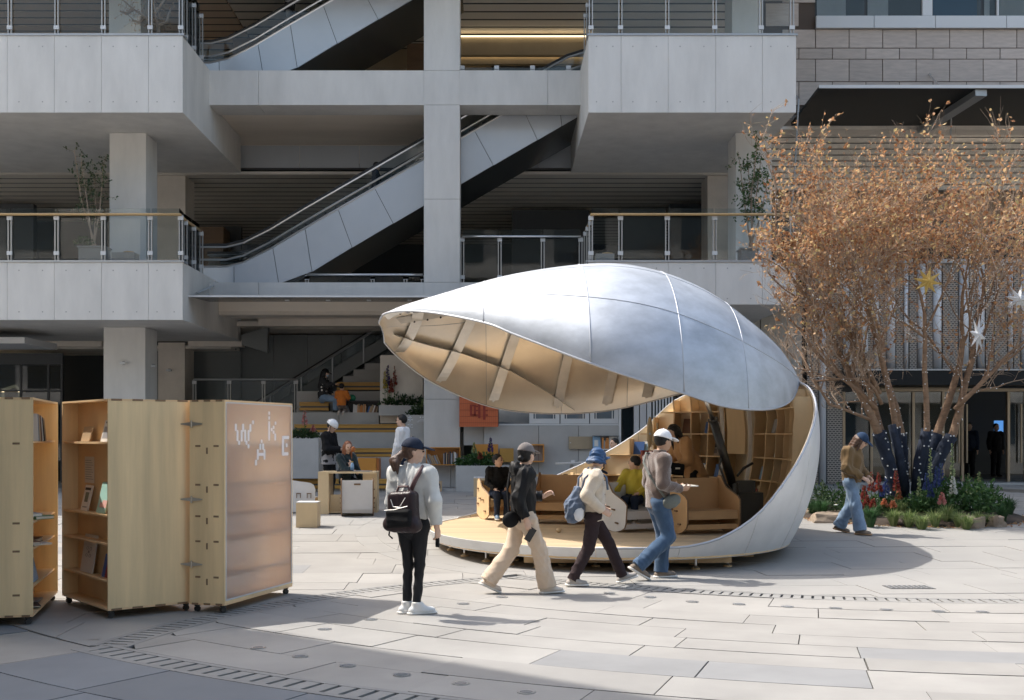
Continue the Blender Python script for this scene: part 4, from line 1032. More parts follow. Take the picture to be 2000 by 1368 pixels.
for x, y in ((0.06, 0.05), (0.06, D3 - 0.05), (L3 - 0.06, 0.05), (L3 - 0.06, D3 - 0.05)): caster(t3, A3 + u3 * x + v3 * y)
b3('ghost_book', 'book_white', 0.5, 0.75, 0.15, 0.28, 0.93, 1.15) if False else None
# -- middle cabinet, open to the left, plain end panel towards the camera
A2 = Vector((-3.553, 10.47)); v2 = Vector((0.782, 0.623)); u2 = Vector((-0.623, 0.782)); L2c, D2 = 1.30, 0.83
t2, M2, b2, e20, e21 = cabinet('middle wooden cabinet open at the left with plain front panel and display books', A2, u2, v2, L2c, D2, ZC0, ZC1, None, None, None, None)
b2('divider_board', 'birch_in', 0.019, L2c - 0.019, 0.155, 0.17, ZC0 + 0.019, ZC1 - 0.019)
sh2 = [1.62, 0.94, 0.68, 0.34]
for h in sh2:
    b2('shelf', 'birch_in', 0.019, L2c - 0.019, 0.012, 0.154, h - 0.009, h + 0.009)
    b2('shelf', 'birch_in', 0.019, L2c - 0.019, 0.171, D2 - 0.01, h - 0.009, h + 0.009)
for vv in (0.08, 0.28, 0.5, 0.72):
    for z_ in (ZC0 + 0.008, ZC1 - 0.008): b2('tenon', 'tenon', -0.0025, 0.012, vv - 0.05, vv + 0.05, z_ - 0.0095, z_ + 0.0095)
for x, y in ((0.06, 0.05), (0.06, D2 - 0.05), (L2c - 0.06, 0.05), (L2c - 0.06, D2 - 0.05)): caster(t2, A2 + u2 * x + v2 * y)
def on2(s_, d_, z_): q_ = A2 + u2 * s_ + v2 * d_; return Vector((q_.x, q_.y, z_))
rz2 = math.atan2(-u2.y, -u2.x)       # book width runs along -u, cover faces -v
def disp(label, s_, z_, w_, h_, m_, lean, art=None, t_=0.012): return book(label, w_, h_, t_, m_, frame_M(on2(s_, 0.075, z_ + 0.011), rz2, -lean), art=art)
disp('small plain tan book on the top shelf of the middle cabinet', 0.83, 1.62, 0.24, 0.15, 'book_tan', 0.25)
disp('pale book with dark printed title on the top shelf beside the front panel', 0.30, 1.62, 0.20, 0.21, 'book_white', 0.25, [('print_dark', -0.3, 0.3, 0.86, 0.93), ('book_grey', -0.35, 0.35, 0.15, 0.7)])
disp('white book with square green photo on the second shelf of the middle cabinet', 0.86, 0.94, 0.20, 0.255, 'book_white', 0.22, [('print_green', -0.22, 0.24, 0.34, 0.72), ('print_dark', -0.4, 0.36, 0.80, 0.90), ('book_grey', -0.3, 0.3, 0.12, 0.17)])
disp('mint green book with a pink hand on the second shelf', 0.40, 0.94, 0.23, 0.30, 'book_mint', 0.22, [('print_pink', -0.25, 0.5, 0.18, 0.34), ('print_pink', 0.0, 0.5, 0.34, 0.42)])
wb = disp('large white cover with a small line emblem on the lowest shelf', 0.80, 0.34, 0.34, 0.37, 'book_white', 0.15)
for (a, z_) in ((-0.045, 0.235), (0.045, 0.235), (-0.045, 0.165), (0.045, 0.165)):
    ring_ = [(a + 0.026 * math.cos(k * PI / 8), -0.0075, z_ + 0.016 * math.sin(k * PI / 8)) for k in range(17)]
    link('emblem_line', MB().tube(ring_, 0.0022, 4).mesh('emblem_line', 'book_grey'), wb, local=True)
link('emblem_line', MB().box(-0.018, 0.018, -0.0085, -0.0062, 0.188, 0.212).mesh('emblem_line', 'book_grey'), wb, local=True)
disp('dark red and blue book leaning on the lowest shelf by the front panel', 0.27, 0.34, 0.19, 0.22, 'book_red', 0.2, [('book_blue', -0.5, -0.1, 0, 1)])
nt_ = thing('notice_sheet', 'white printed notice taped inside the middle cabinet', 'notice', on2(0.93, 0.305, 1.36))
M_ = frame_M(on2(0.93, 0.150, 1.22), rz2)
MB().box(-0.13, 0.13, -0.002, 0.002, 0, 0.26, M_).build('paper', 'book_white', nt_)
for k in range(9): MB().box(-0.11, 0.06 + 0.05 * ((k * 7) % 3) / 2, -0.0035, -0.002, 0.22 - k * 0.023, 0.226 - k * 0.023, M_).build('text_line', 'book_grey', nt_)
# -- left cabinet, open to the right
A1 = Vector((-4.11, 10.14)); u1 = Vector((-0.235, 0.972)); v1 = Vector((-0.972, -0.235)); L1, D1 = 1.62, 0.62
t1, M1, b1, e10, e11 = cabinet('left wooden cabinet cut by the frame with books on open shelves facing right', A1, u1, v1, L1, D1, ZC0, ZC1, None, None, None, None)
b1('back_board', 'birch', 0.019, L1 - 0.019, D1 - 0.02, D1 - 0.002, ZC0 + 0.019, ZC1 - 0.019)
sh1 = [1.63, 0.90, 0.66, 0.32]
for h in sh1: b1('shelf', 'birch_in', 0.019, L1 - 0.019, 0.03, D1 - 0.021, h - 0.009, h + 0.009)
for h in [1.62, 0.91, 0.66, 0.27]:
    for vv in (0.14, 0.48): b1('tenon', 'tenon', -0.0025, 0.01, vv - 0.03, vv + 0.03, h - 0.009, h + 0.009)
    b1('tenon', 'tenon', -0.0025, 0.01, 0.29, 0.31, h - 0.085, h - 0.02)
for vv in (0.06, 0.2, 0.34, 0.48):
    for z_ in (ZC0 + 0.008, ZC1 - 0.008): b1('tenon', 'tenon', -0.0025, 0.012, vv - 0.035, vv + 0.035, z_ - 0.0095, z_ + 0.0095)
for x, y in ((0.06, 0.05), (0.06, D1 - 0.05), (L1 - 0.06, 0.05), (L1 - 0.06, D1 - 0.05)): caster(t1, A1 + u1 * x + v1 * y)
def on1(s_, d_, z_): q_ = A1 + u1 * s_ + v1 * d_; return Vector((q_.x, q_.y, z_))
rz1 = math.atan2(u1.y, u1.x)
def up1(label, s_, z_, w_, h_, m_, lean, roll=0.0, t_=0.018, group=None): book(label, w_, h_, t_, m_, frame_M(on1(s_, 0.06, z_ + 0.011), rz1, -lean, roll), group=group)
for i, (s_, m_, ln) in enumerate(((0.42, 'book_white', .5), (0.50, 'book_grey', .55), (0.58, 'book_tan', .6), (0.66, 'book_brown', .65), (0.74, 'book_white', .7), (0.83, 'book_dark', .8), (0.93, 'book_tan', .85))):
    book('%s book slumped in the row on the top shelf of the left cabinet' % ['cream', 'grey', 'tan', 'brown', 'white', 'black', 'last tan'][i], 0.19, 0.26, 0.022, m_, frame_M(on1(s_, 0.11, 1.641), rz1 - PI/2, 0, 0) @ Matrix.Rotation(ln - 0.2, 4, 'X'))
def flat(label, s_, d_, z_, m_, rz, w_=0.2, h_=0.27, t_=0.03, n=0):
    book(label, w_, h_, t_, m_, Matrix.Translation(on1(s_, d_, z_ + 0.0105 + t_/2 + n)) @ Matrix.Rotation(rz, 4, 'Z') @ Matrix.Rotation(PI/2, 4, 'X'))
flat('thick white book lying flat on the middle shelf of the left cabinet', 0.35, 0.15, 0.90, 'book_white', 0.4, t_=0.05)
flat('grey book lying on the thick white book on the middle shelf', 0.35, 0.15, 0.90, 'book_grey', 0.7, t_=0.025, n=0.051)
flat('white magazine lying on the middle shelf towards the hinge', 0.95, 0.15, 0.90, 'book_white', 0.2, t_=0.02)
flat('green book lying under the white magazine pile', 0.68, 0.15, 0.90, 'book_green', 1.0, t_=0.03)
flat('black box file lying on the lower middle shelf of the left cabinet', 0.4, 0.15, 0.66, 'book_dark', 0.3, t_=0.035)
flat('brown notebook lying on the black box file', 0.4, 0.15, 0.66, 'book_brown', 0.6, t_=0.02, n=0.036)
flat('black book lying farther back on the lower middle shelf', 0.95, 0.15, 0.66, 'book_dark', 0.2, t_=0.04)
flat('white booklet lying between the black books', 0.68, 0.15, 0.66, 'book_white', 0.9, t_=0.015)
up1('book with a beach photo cover standing on the lowest shelf of the left cabinet', 0.55, 0.32, 0.26, 0.31, 'book_lightblue', 0.22)
up1('yellowed book leaning behind the beach photo book', 0.30, 0.32, 0.16, 0.24, 'book_tan', 0.25)
flat('dark magazine lying on the floor of the left cabinet', 0.6, 0.15, ZC0 + 0.02, 'book_dark', 0.5, t_=0.015)
flat('grey magazine lying on the floor of the left cabinet', 0.95, 0.15, ZC0 + 0.02, 'book_grey', 0.2, t_=0.015)
# -- strap hinges between the cabinets
def hinge(pa, pb, z_, lab):
    mid = (pa + pb) / 2; t = thing('strap_hinge', lab, 'hinge', (mid.x, mid.y, z_), group='metal strap hinges joining the cabinets')
    n_ = Vector((0, -0.006, 0))
    for q0, q1 in ((pa, mid), (pb, mid)):
        d = (q1 - q0); a3 = Vector((q0.x, q0.y, z_)) + n_; b4 = Vector((mid.x, mid.y, z_)) + n_; perp = Vector((0, 0, 1))
        MB().add([a3 - perp * 0.005, b4 - perp * 0.02, b4 + perp * 0.02, a3 + perp * 0.005] + [v + Vector((0, 0.005, 0)) for v in (a3 - perp * 0.005, b4 - perp * 0.02, b4 + perp * 0.02, a3 + perp * 0.005)],
                 [(0,1,2,3), (7,6,5,4), (0,4,5,1), (1,5,6,2), (2,6,7,3), (3,7,4,0)]).build('leaf', 'hinge_metal', t)
    MB().tube([Vector((mid.x, mid.y - 0.008, z_ - 0.033)), Vector((mid.x, mid.y - 0.008, z_ + 0.033))], 0.009, 8).build('pin', 'hinge_metal', t)
ea = A2 + v2 * D2; eb = A3 + v3 * D3
fa = ea - v2 * 0.13 - u2 * 0.004; fb = eb - v3 * 0.14 - u3 * 0.004
for z_, w_ in ((1.80, 'upper'), (1.08, 'middle'), (0.46, 'lower')):
    hinge(Vector((fa.x, fa.y)), Vector((fb.x, fb.y)), z_, w_ + ' metal strap hinge joining the middle and right cabinets')
# ================================================================== SEATING STEPS AND WALL BEHIND THE PAVILION
mat('ochre_slat', (0.50, 0.27, 0.055), 0.45, var=0.10, scale=3, stretch=(0.3, 1, 1), coords='World', orand=0.04)
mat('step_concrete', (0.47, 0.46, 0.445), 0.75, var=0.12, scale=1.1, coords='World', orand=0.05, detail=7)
mat('orange_box', (0.62, 0.27, 0.05), 0.4, var=0.06, scale=1.0, coords='World')
mat('orange_dark', (0.40, 0.13, 0.03), 0.5)
mat('orange_grid', (0.66, 0.17, 0.06), 0.5)
mat('grid_line', (0.35, 0.07, 0.03), 0.6)
mat('sign_red', (0.30, 0.035, 0.02), 0.6)
mat('board_tan', (0.42, 0.33, 0.22), 0.5, var=0.08, scale=3)
mat('white_print', (0.75, 0.77, 0.80), 0.6)
st = thing('seating_steps', 'grey concrete seating steps with ochre slatted benches inside the hall', 'steps', (-3, 28, 0.3))
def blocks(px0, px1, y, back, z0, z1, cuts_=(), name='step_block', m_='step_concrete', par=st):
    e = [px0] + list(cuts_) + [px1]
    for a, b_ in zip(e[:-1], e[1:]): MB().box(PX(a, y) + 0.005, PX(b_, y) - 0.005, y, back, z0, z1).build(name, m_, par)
def bench(px0, px1, y, ztop, label, h=0.24):
    p = Vector((PX(px0, y), y, ztop)); t = thing('slatted_bench', label, 'bench', (p.x, y, ztop - h), group='ochre slatted benches on the steps')
    x0, x1 = PX(px0, y), PX(px1, y)
    for k in range(2): MB().box(x0, x1, y - 0.03, y - 0.005, ztop - 0.035 - h / 2 * (k + 1) + 0.045, ztop - 0.035 - h / 2 * k).build('front_slat', 'ochre_slat', t)
    for k in range(4): MB().box(x0, x1, y - 0.03 + k * 0.115, y + 0.075 + k * 0.115, ztop - 0.03, ztop).build('seat_slat', 'ochre_slat', t)
    MB().box(x0 + 0.02, x1 - 0.02, y - 0.004, y + 0.42, ztop - h, ztop - 0.031).build('base', 'slat_dark', t)
g28 = gz(28)
R1, R2, R3, R4, R5 = 28.0, 28.9, 29.8, 30.7, 31.6
z1 = PZ(936, R1); z2 = PZ(876, R2); z3 = PZ(829, R3); z4 = PZ(785, R4); z5 = PZ(747, R5)
blocks(560, 945, R1, R1 + 0.8, g28, z1 - 0.25, (622, 690, 745, 800, 862), )
blocks(560, 945, R2 - 0.06, R3, z1 - 0.24, PZ(893, R2), (655, 690, 735, 790, 880)); blocks(560, 945, R2, R3 + 0.1, PZ(893, R2) + 0.004, z2 - 0.25, (690, 790, 905))
blocks(560, 905, R3 - 0.02, R4, z2 - 0.25 + 0.004, PZ(845, R3), (655, 780, 895)); 
blocks(560, 905, R3 + 0.12, R4 + 0.1, PZ(845, R3) + 0.004, z3 - 0.2, (650, 770))
blocks(560, 740, R4 - 0.02, R5, z3 - 0.2, PZ(806, R4), (662,)); 
blocks(580, 664, R4 + 0.3, R5 + 0.3, PZ(806, R4) + 0.004, z4 - 0.25); 
blocks(580, 745, R5, R5 + 1.6, PZ(806, R4), z5 - 0.25, (660,))
blocks(670, 745, R5 + 0.7, R5 + 2, z5 - 0.3, PZ(735, 32.3)); blocks(690, 745, 32.8, 34.2, z5 - 0.3, PZ(722, 32.8)); blocks(712, 745, 33.3, 34.2, z5 - 0.3, PZ(710, 33.3))
blocks(742, 826, 30.3, 31.5, 2.0, PZ(694, 30.3), (), 'stair_wall', 'warm_concrete')
bench(566, 800, R1 - 0.06, z1, 'lowest ochre slatted bench on the seating steps')
bench(690, 790, R2, z2, 'ochre bench on the second step right of the seated woman', 0.22)
bench(575, 792, R3 + 0.1, z3, 'long ochre bench on the third step behind the helmeted man', 0.22)
bench(585, 642, R4 + 0.25, z4, 'short ochre bench under the seated woman in patterned top')
bench(658, 743, R5, z5, 'topmost ochre bench behind the child in orange', 0.22)
# black bookshelf box beside the child
bk = thing('book_niche', 'black open box of books on the step beside the child in orange', 'bookcase', W(710, 808, R4))
bx0, bx1, bz0, bz1 = PX(664, R4), PX(739, R4), PZ(808.5, R4), PZ(783, R4)
for (n_, a, b_, c_, d) in (('base', bx0, bx1, bz0, bz0 + 0.015), ('top', bx0, bx1, bz1 - 0.02, bz1)): MB().box(a, b_, R4, R4 + 0.32, c_, d).build(n_, 'black_paint', bk)
MB().box(bx0, bx1, R4 + 0.3, R4 + 0.32, bz0 + 0.016, bz1 - 0.021).build('back', 'black_paint', bk)
for a in (bx0, bx1 - 0.02): MB().box(a, a + 0.02, R4, R4 + 0.299, bz0 + 0.016, bz1 - 0.021).build('side', 'black_paint', bk)
def row(label, x0, x1, y, z, hmin, hmax, cols, lean=0.0, group=None, gap=0.004):
    x = x0; i = 0
    while x < x1:
        t_ = rnd.uniform(0.018, 0.038); h = rnd.uniform(hmin, hmax); m_ = rnd.choice(cols)
        book(label, 0.16, h, t_, m_, frame_M(Vector((x + t_/2, y + 0.09, z)), PI/2, 0, 0) @ Matrix.Rotation(lean + rnd.uniform(-0.03, 0.03), 4, 'X'), group=group)
        x += t_ + gap + abs(math.sin(lean)) * 0.0; i += 1
COLS = ['book_white', 'book_tan', 'book_grey', 'book_brown', 'book_orange', 'book_white', 'book_blue']
row('book leaning among paperbacks at the left of the black step shelf', PX(668, R4), PX(684, R4), R4 + 0.02, bz0 + 0.016, 0.16, 0.22, COLS, -0.35, 'leaning books at the left of the black step shelf', 0.02)
row('upright book in the middle row of the black step shelf', PX(689, R4), PX(713, R4), R4 + 0.02, bz0 + 0.016, 0.19, 0.25, ['book_white', 'book_tan', 'book_tan', 'book_orange'], 0.03, 'upright books in the black step shelf')
row('book tilted against the right end of the black step shelf', PX(716, R4), PX(733, R4), R4 + 0.02, bz0 + 0.016, 0.19, 0.24, COLS, 0.3, 'tilted books at the right of the black step shelf', 0.016)
# orange book box, orange panel seat, frames
ob = thing('orange_bookcase', 'orange open wall box with books behind the woman in the grey jacket', 'bookcase', W(865, 907, 28.6))
Y_ = 28.55; x0, x1, za, zb_ = PX(832, Y_), PX(899, Y_), PZ(909, Y_), PZ(874, Y_)
MB().box(x0, x1, Y_ + 0.28, Y_ + 0.3, za, zb_).build('back', 'orange_box', ob)
MB().box(x0, x1, Y_, Y_ + 0.279, za, za + 0.02).build('bottom', 'orange_box', ob); MB().box(x0, x1, Y_, Y_ + 0.279, zb_ - 0.02, zb_).build('top', 'orange_box', ob)
for a in (x0, x1 - 0.02): MB().box(a, a + 0.02, Y_, Y_ + 0.279, za + 0.021, zb_ - 0.021).build('side', 'orange_box', ob)
row('book leaning in the left half of the orange box', x0 + 0.06, x0 + 0.36, Y_ + 0.02, za + 0.021, 0.22, 0.28, ['book_white', 'book_blue', 'book_grey', 'book_tan'], -0.4, 'leaning books in the orange box', 0.025)
row('upright book in the right half of the orange box', x0 + 0.44, x0 + 0.78, Y_ + 0.02, za + 0.021, 0.26, 0.33, ['book_dark', 'book_brown', 'book_white', 'book_grey', 'book_tan', 'book_dark'], 0.0, 'upright books in the orange box')
op = thing('cube_stool', 'orange cube seat beside the seated woman on the lowest bench', 'seat', W(720, 937, 28.2))
MB().box(PX(699, 28), PX(735, 28), 28.0, 28.5, z1 + 0.002, PZ(895, 28)).build('seat_body', 'orange_box', op, bevel=0.01)
MB().box(PX(735.5, 28), PX(740, 28), 28.0, 28.52, z1 + 0.002, PZ(896, 28)).build('side_panel', 'orange_dark', op)
of = thing('orange_square', 'plain orange square panel on the wall behind the flower planter', 'panel', W(948, 886, 28.85))
MB().box(PX(924, 28.9), PX(973, 28.9), 28.84, 28.88, PZ(905, 28.9), PZ(868, 28.9)).build('board', 'orange_box', of)
of = thing('orange_frame_box', 'orange edged open wall box with dark inside beside the grey capped person', 'shelf', W(1048, 886, 28.85))
Y_ = 28.7; x0, x1, za, zb_ = PX(1030, Y_), PX(1063, Y_), PZ(903, Y_), PZ(868, Y_)
MB().box(x0, x1, Y_ + 0.26, Y_ + 0.28, za, zb_).build('back', 'book_brown', of)
MB().box(x0, x1, Y_, Y_ + 0.259, za, za + 0.03).build('bottom', 'orange_box', of); MB().box(x0, x1, Y_, Y_ + 0.259, zb_ - 0.03, zb_).build('top', 'orange_box', of)
for a in (x0, x1 - 0.03): MB().box(a, a + 0.03, Y_, Y_ + 0.259, za + 0.031, zb_ - 0.031).build('side', 'orange_box', of)
ol = thing('orange_shelf', 'short orange ledge box between orange panel and framed wall box', 'shelf', W(988, 890, 28.8))
MB().box(PX(976, 28.8), PX(1003, 28.8), 28.75, 28.9, PZ(903, 28.8), PZ(876, 28.8)).build('body', 'ochre_slat', ol)
# wall, window band, orange grid sign
wl_ = thing('hall_wall', 'grey concrete wall with white framed windows behind the pavilion', 'wall', W(1060, 960, 29))
YW = 28.95
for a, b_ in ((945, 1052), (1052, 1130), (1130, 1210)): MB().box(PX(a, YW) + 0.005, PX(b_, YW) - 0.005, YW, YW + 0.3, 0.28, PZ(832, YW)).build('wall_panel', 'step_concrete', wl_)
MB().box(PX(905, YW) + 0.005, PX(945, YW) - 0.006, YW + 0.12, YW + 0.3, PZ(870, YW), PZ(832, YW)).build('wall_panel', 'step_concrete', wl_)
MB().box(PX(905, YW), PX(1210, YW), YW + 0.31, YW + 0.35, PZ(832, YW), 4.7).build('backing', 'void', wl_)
wb = MB().box(PX(974, YW), PX(1212, YW), YW + 0.02, YW + 0.2, PZ(831.5, YW), PZ(828, YW)).build('sill', 'white_frame', wl_)
MB().box(PX(974, YW), PX(1034, YW), YW + 0.1, YW + 0.12, PZ(827.5, YW), 4.6).build('pane', 'window_pane', wl_)
for a, b_ in ((1034, 1093), (1095, 1151), (1153, 1208)):
    f_ = MB().box(PX(a, YW), PX(a + 8, YW), YW + 0.04, YW + 0.16, PZ(827.5, YW), 4.6).build('window', 'white_frame', wl_)
    MB().box(PX(b_ - 8, YW), PX(b_, YW), YW + 0.04, YW + 0.16, PZ(827.5, YW), 4.6).build('frame', 'white_frame', f_, local=True)
    MB().box(PX(a + 8.1, YW), PX(b_ - 8.1, YW), YW + 0.04, YW + 0.16, PZ(827.5, YW), PZ(818, YW)).build('frame', 'white_frame', f_, local=True)
    MB().box(PX(a + 8.1, YW), PX(b_ - 8.1, YW), YW + 0.09, YW + 0.1, PZ(817.8, YW), 4.6).build('pane', 'window_pane', f_, local=True)
    for q_ in (a + 11, b_ - 12.5): MB().box(PX(q_, YW), PX(q_ + 1.5, YW), YW + 0.03, YW + 0.089, PZ(822, YW), 4.6).build('trim', 'white_frame', f_, local=True)
MB().box(PX(1208.5, YW), PX(1213, YW), YW - 0.02, YW + 0.2, 0.3, 4.7).build('corner_post', 'white_frame', wl_)
sg = thing('orange_sign', 'orange gridded square sign with a dark red coffee character', 'sign', W(936, 803, 28.8))
YG = 28.75
MB().box(PX(897, YG), PX(973, YG), YG, YG + 0.05, PZ(834, YG), PZ(757, YG)).build('board', 'orange_grid', sg)
for k in range(20): MB().box(PX(898 + k * 3.9, YG), PX(898.6 + k * 3.9, YG), YG - 0.006, YG, PZ(833, YG), PZ(758, YG)).build('grid_bar', 'grid_line', sg)
for k in range(6): MB().box(PX(897.5, YG), PX(972.5, YG), YG - 0.012, YG - 0.0065, PZ(826.5 - k * 12.4, YG), PZ(825.7 - k * 12.4, YG)).build('grid_bar', 'grid_line', sg)
# strokes of the character, mouth radical and the two combs
S_ = lambda x, y: (860 + x / 1824 * 400, 740 + y / 1368 * 300)
for x0, y0, x1, y1 in ((263,232,282,330),(300,240,316,330),(284,232,316,246),(284,316,316,330), (338,212,358,352),(380,212,400,366), (318,240,337,252),(318,278,337,290),(318,318,337,330),(402,240,424,252),(402,278,424,290),(402,318,424,330)):
    a = S_(x0, y0); b_ = S_(x1, y1)
    MB().box(PX(a[0], YG), PX(b_[0], YG), YG - 0.02, YG - 0.0125, PZ(b_[1], YG), PZ(a[1], YG)).build('sign_stroke', 'sign_red', sg)
# large planters with white lettering
def planter(label, px0, px1, y, back, pz0, pz1):
    p = W((px0 + px1) / 2, pz1, y); t = thing('planter_box', label, 'planter', (p.x, y, PZ(pz1, y)), group='grey concrete planters of the seating steps')
    x0, x1, za, zb_ = PX(px0, y), PX(px1, y), PZ(pz1, y), PZ(pz0, y)
    MB().box(x0, x1, y, y + 0.05, za, zb_).build('front_panel', 'step_concrete', t); MB().box(x0, x1, back - 0.05, back, za, zb_).build('back_panel', 'step_concrete', t)
    MB().box(x0, x0 + 0.05, y + 0.051, back - 0.051, za, zb_).build('side_panel', 'step_concrete', t); MB().box(x1 - 0.05, x1, y + 0.051, back - 0.051, za, zb_).build('side_panel', 'step_concrete', t)
    MB().box(x0 + 0.051, x1 - 0.051, y + 0.051, back - 0.051, za, zb_ - 0.05).build('soil', 'ground_base', t)
    return t
pa = planter('large grey planter with white lettering right of the man in white', 792, 896, 29.3, 30.2, 811, 866)
pb = planter('grey planter of ferns and lupins below the stair wall', 740, 826, 30.0, 30.9, 792, 812)
pc = planter('grey planter of green plants behind the boy in black', 890, 1000, 27.9, 28.8, 910, 962)
pd = planter('grey planter with pink lupins behind the right cabinet', 555, 622, 27.6, 28.5, 857, 935)
for (x, y, w_, h_) in ((797, 815, 7, 2), (800, 813, 2, 11), (796, 819, 10, 2), (796, 829, 10, 2), (800, 828, 2, 8), (796, 834, 10, 1.6), (820, 814, 2.4, 3), (825, 814, 2.4, 3), (820, 819, 9, 1), (817, 822, 12, 1), (814, 824, 4, 0.8)):
    MB().box(PX(x, 29.3), PX(x + w_, 29.3), 29.29, 29.3, PZ(y + h_, 29.3), PZ(y, 29.3)).build('lettering', 'white_print', pa)
# board and magazines on the wall
bd = thing('wall_board', 'blank tan board on the wall left of the magazine shelf', 'board', W(1134, 866, 28.9))
MB().box(PX(1111, 28.9), PX(1157, 28.9), 28.88, 28.945, PZ(877, 28.9), PZ(853, 28.9)).build('board', 'board_tan', bd); MB().box(PX(1113, 28.9), PX(1115, 28.9), 28.87, 28.88, PZ(866, 28.9), PZ(864, 28.9)).build('knob', 'steel', bd)
mg = thing('magazine_shelf', 'wall shelf of magazines right of the tan board', 'shelf', W(1182, 880, 28.8))
MB().box(PX(1158, 28.8), PX(1208, 28.8), 28.65, 28.94, PZ(879, 28.8), PZ(877, 28.8)).build('shelf', 'white_frame', mg); MB().box(PX(1158, 28.8), PX(1208, 28.8), 28.65, 28.94, PZ(852.5, 28.8), PZ(851.5, 28.8)).build('top', 'dark_frame', mg)
for (a, b_, m_, lab, art) in ((1158, 1173, 'book_lightblue', 'light blue map magazine at the left of the wall shelf', [('book_white', -0.3, 0.2, 0.2, 0.7)]), (1190, 1205, 'book_white', 'white magazine with an orange figure on the wall shelf', [('book_orange', -0.2, 0.15, 0.25, 0.8)])):
    book(lab, PX(b_, 28.7) - PX(a, 28.7), 0.32, 0.012, m_, frame_M(Vector((PX((a + b_) / 2, 28.7), 28.72, PZ(877, 28.8) + 0.002)), 0, -0.12), art=art)
row('thin book standing between the two magazines on the wall shelf', PX(1175, 28.8), PX(1188, 28.8), 28.68, PZ(877, 28.8) + 0.001, 0.2, 0.3, ['book_dark', 'book_orange', 'book_white', 'book_grey'], 0, 'thin books between the magazines')
# portrait poster on the lowest block
po = thing('portrait_poster', 'small poster of a dark haired figure in red standing against the step', 'poster', W(855, 964, 27.9))
MB().box(PX(848, 27.9), PX(863, 27.9), 27.92, 27.97, PZ(965, 27.9), PZ(940, 27.9)).build('sheet', 'book_tan', po)
MB().ico((PX(855.5, 27.9), 27.915, PZ(950, 27.9)), (0.062, 0.004, 0.085), 2).build('print', 'print_dark', po); MB().ico((PX(855.5, 27.9), 27.911, PZ(951, 27.9)), (0.035, 0.004, 0.052), 2).build('print', 'print_pink', po)
MB().box(PX(850, 27.9), PX(861, 27.9), 27.914, 27.919, PZ(964.5, 27.9), PZ(959, 27.9)).build('print', 'book_red', po)

# ================================================================== LOOSE FURNITURE
mat('white_ply', (0.66, 0.655, 0.65), 0.5, var=0.05, scale=3)
mat('card_brown', (0.56, 0.345, 0.17), 0.6, var=0.08, scale=2, orand=0.05)
mat('ply_raw', (0.66, 0.51, 0.31), 0.5, var=0.10, scale=2, stretch=(1, 1, 0.3))
mat('cushion', (0.55, 0.55, 0.54), 0.8)
def rocker(label, loc, rz, face, w_=0.62, d_=0.62, h_=0.70, tilt=0.0, sc=1.0):
    """box armchair on curved rockers: two side panels, back, seat, front rail. local: faces -y"""
    t = thing('rocking_chair', label, 'chair', loc, rz, group='slot together rocking chairs'); t.rotation_euler = (tilt, 0, rz); t.scale = (sc, sc, sc)
    prof = []
    for k in range(9): a = -0.62 + 1.24 * k / 8; prof.append((0.55 * math.sin(a) * 0.95, 0.50 - 0.50 * math.cos(a)))     # rocker arc
    prof += [(d_/2, 0.30), (d_/2 - 0.02, h_ - 0.04), (d_/2 - 0.06, h_), (d_/2 - 0.14, h_), (0.05, h_ * 0.80), (-d_/2 + 0.06, h_ * 0.66), (-d_/2, h_ * 0.60), (-d_/2, 0.16)]
    for s in (-1, 1):
        x0 = s * w_/2; o = MB().prism(prof, min(x0, x0 - s * 0.018), max(x0, x0 - s * 0.018), 'x').build('side_panel', face, t, local=True)
        rim = [(a * 1.003, b_ * 1.003) for a, b_ in prof]
        edge = MB().tube([(x0 - s * 0.009, a, b_) for a, b_ in prof + prof[:1]], 0.0115, 4); edge.build('edge_band', 'ply_edge', o, local=True)
        for (yy, z_) in ((-0.02, 0.32), (0.12, 0.34), (d_/2 - 0.07, 0.5), (d_/2 - 0.07, 0.25), (-0.12, 0.14)):
            MB().box(x0 - 0.022 if s < 0 else x0 - 0.002, x0 + 0.002 if s < 0 else x0 + 0.022, yy - 0.035, yy + 0.035, z_ - 0.01, z_ + 0.01).build('tab', 'ply_edge', o, local=True)
    iw = w_/2 - 0.0185
    MB().box(-iw, iw, -d_/2 + 0.04, d_/2 - 0.09, 0.31, 0.33).build('seat', face, t, local=True)
    MB().prism([(d_/2 - 0.085, 0.12), (d_/2 - 0.065, 0.12), (d_/2 - 0.045, h_ - 0.03), (d_/2 - 0.065, h_ - 0.03)], -iw, iw, 'x').build('backrest', face, t, local=True)
    MB().box(-0.06, 0.06, d_/2 - 0.05, d_/2 - 0.036, h_ - 0.12, h_ - 0.09).build('hand_hole', 'ply_edge', t, local=True)
    MB().box(-iw, iw, -d_/2 + 0.045, -d_/2 + 0.063, 0.21, 0.309).build('front_rail', face, t, local=True); MB().box(-iw, iw, -d_/2 + 0.06, -d_/2 + 0.078, 0.07, 0.14).build('front_rail', face, t, local=True)
    MB().box(-iw, iw, d_/2 - 0.12, d_/2 - 0.1, 0.06, 0.13).build('rear_rail', face, t, local=True)
    return t
gA = G(697, 1008); rocker('white rocking chair with back to the camera beside the plywood table', gA + Vector((0, 0.1, 0)), math.radians(186), 'white_ply', 0.60, 0.62, 0.70)
ft = 0.302
rocker('white edged rocking chair holding the boy in black', Vector((PX(975, 18.9), 18.9, ft)), math.radians(20), 'ply', 0.58, 0.60, 0.66)
rocker('brown empty rocking chair between the two seated boys', Vector((PX(1098, 18.0), 18.0, ft)), math.radians(-12), 'card_brown', 0.82, 0.66, 0.78)
rocker('brown rocking chair farther back beside the curved shelves', Vector((PX(1150, 19.3), 19.3, ft)), math.radians(40), 'card_brown', 0.7, 0.62, 0.72)
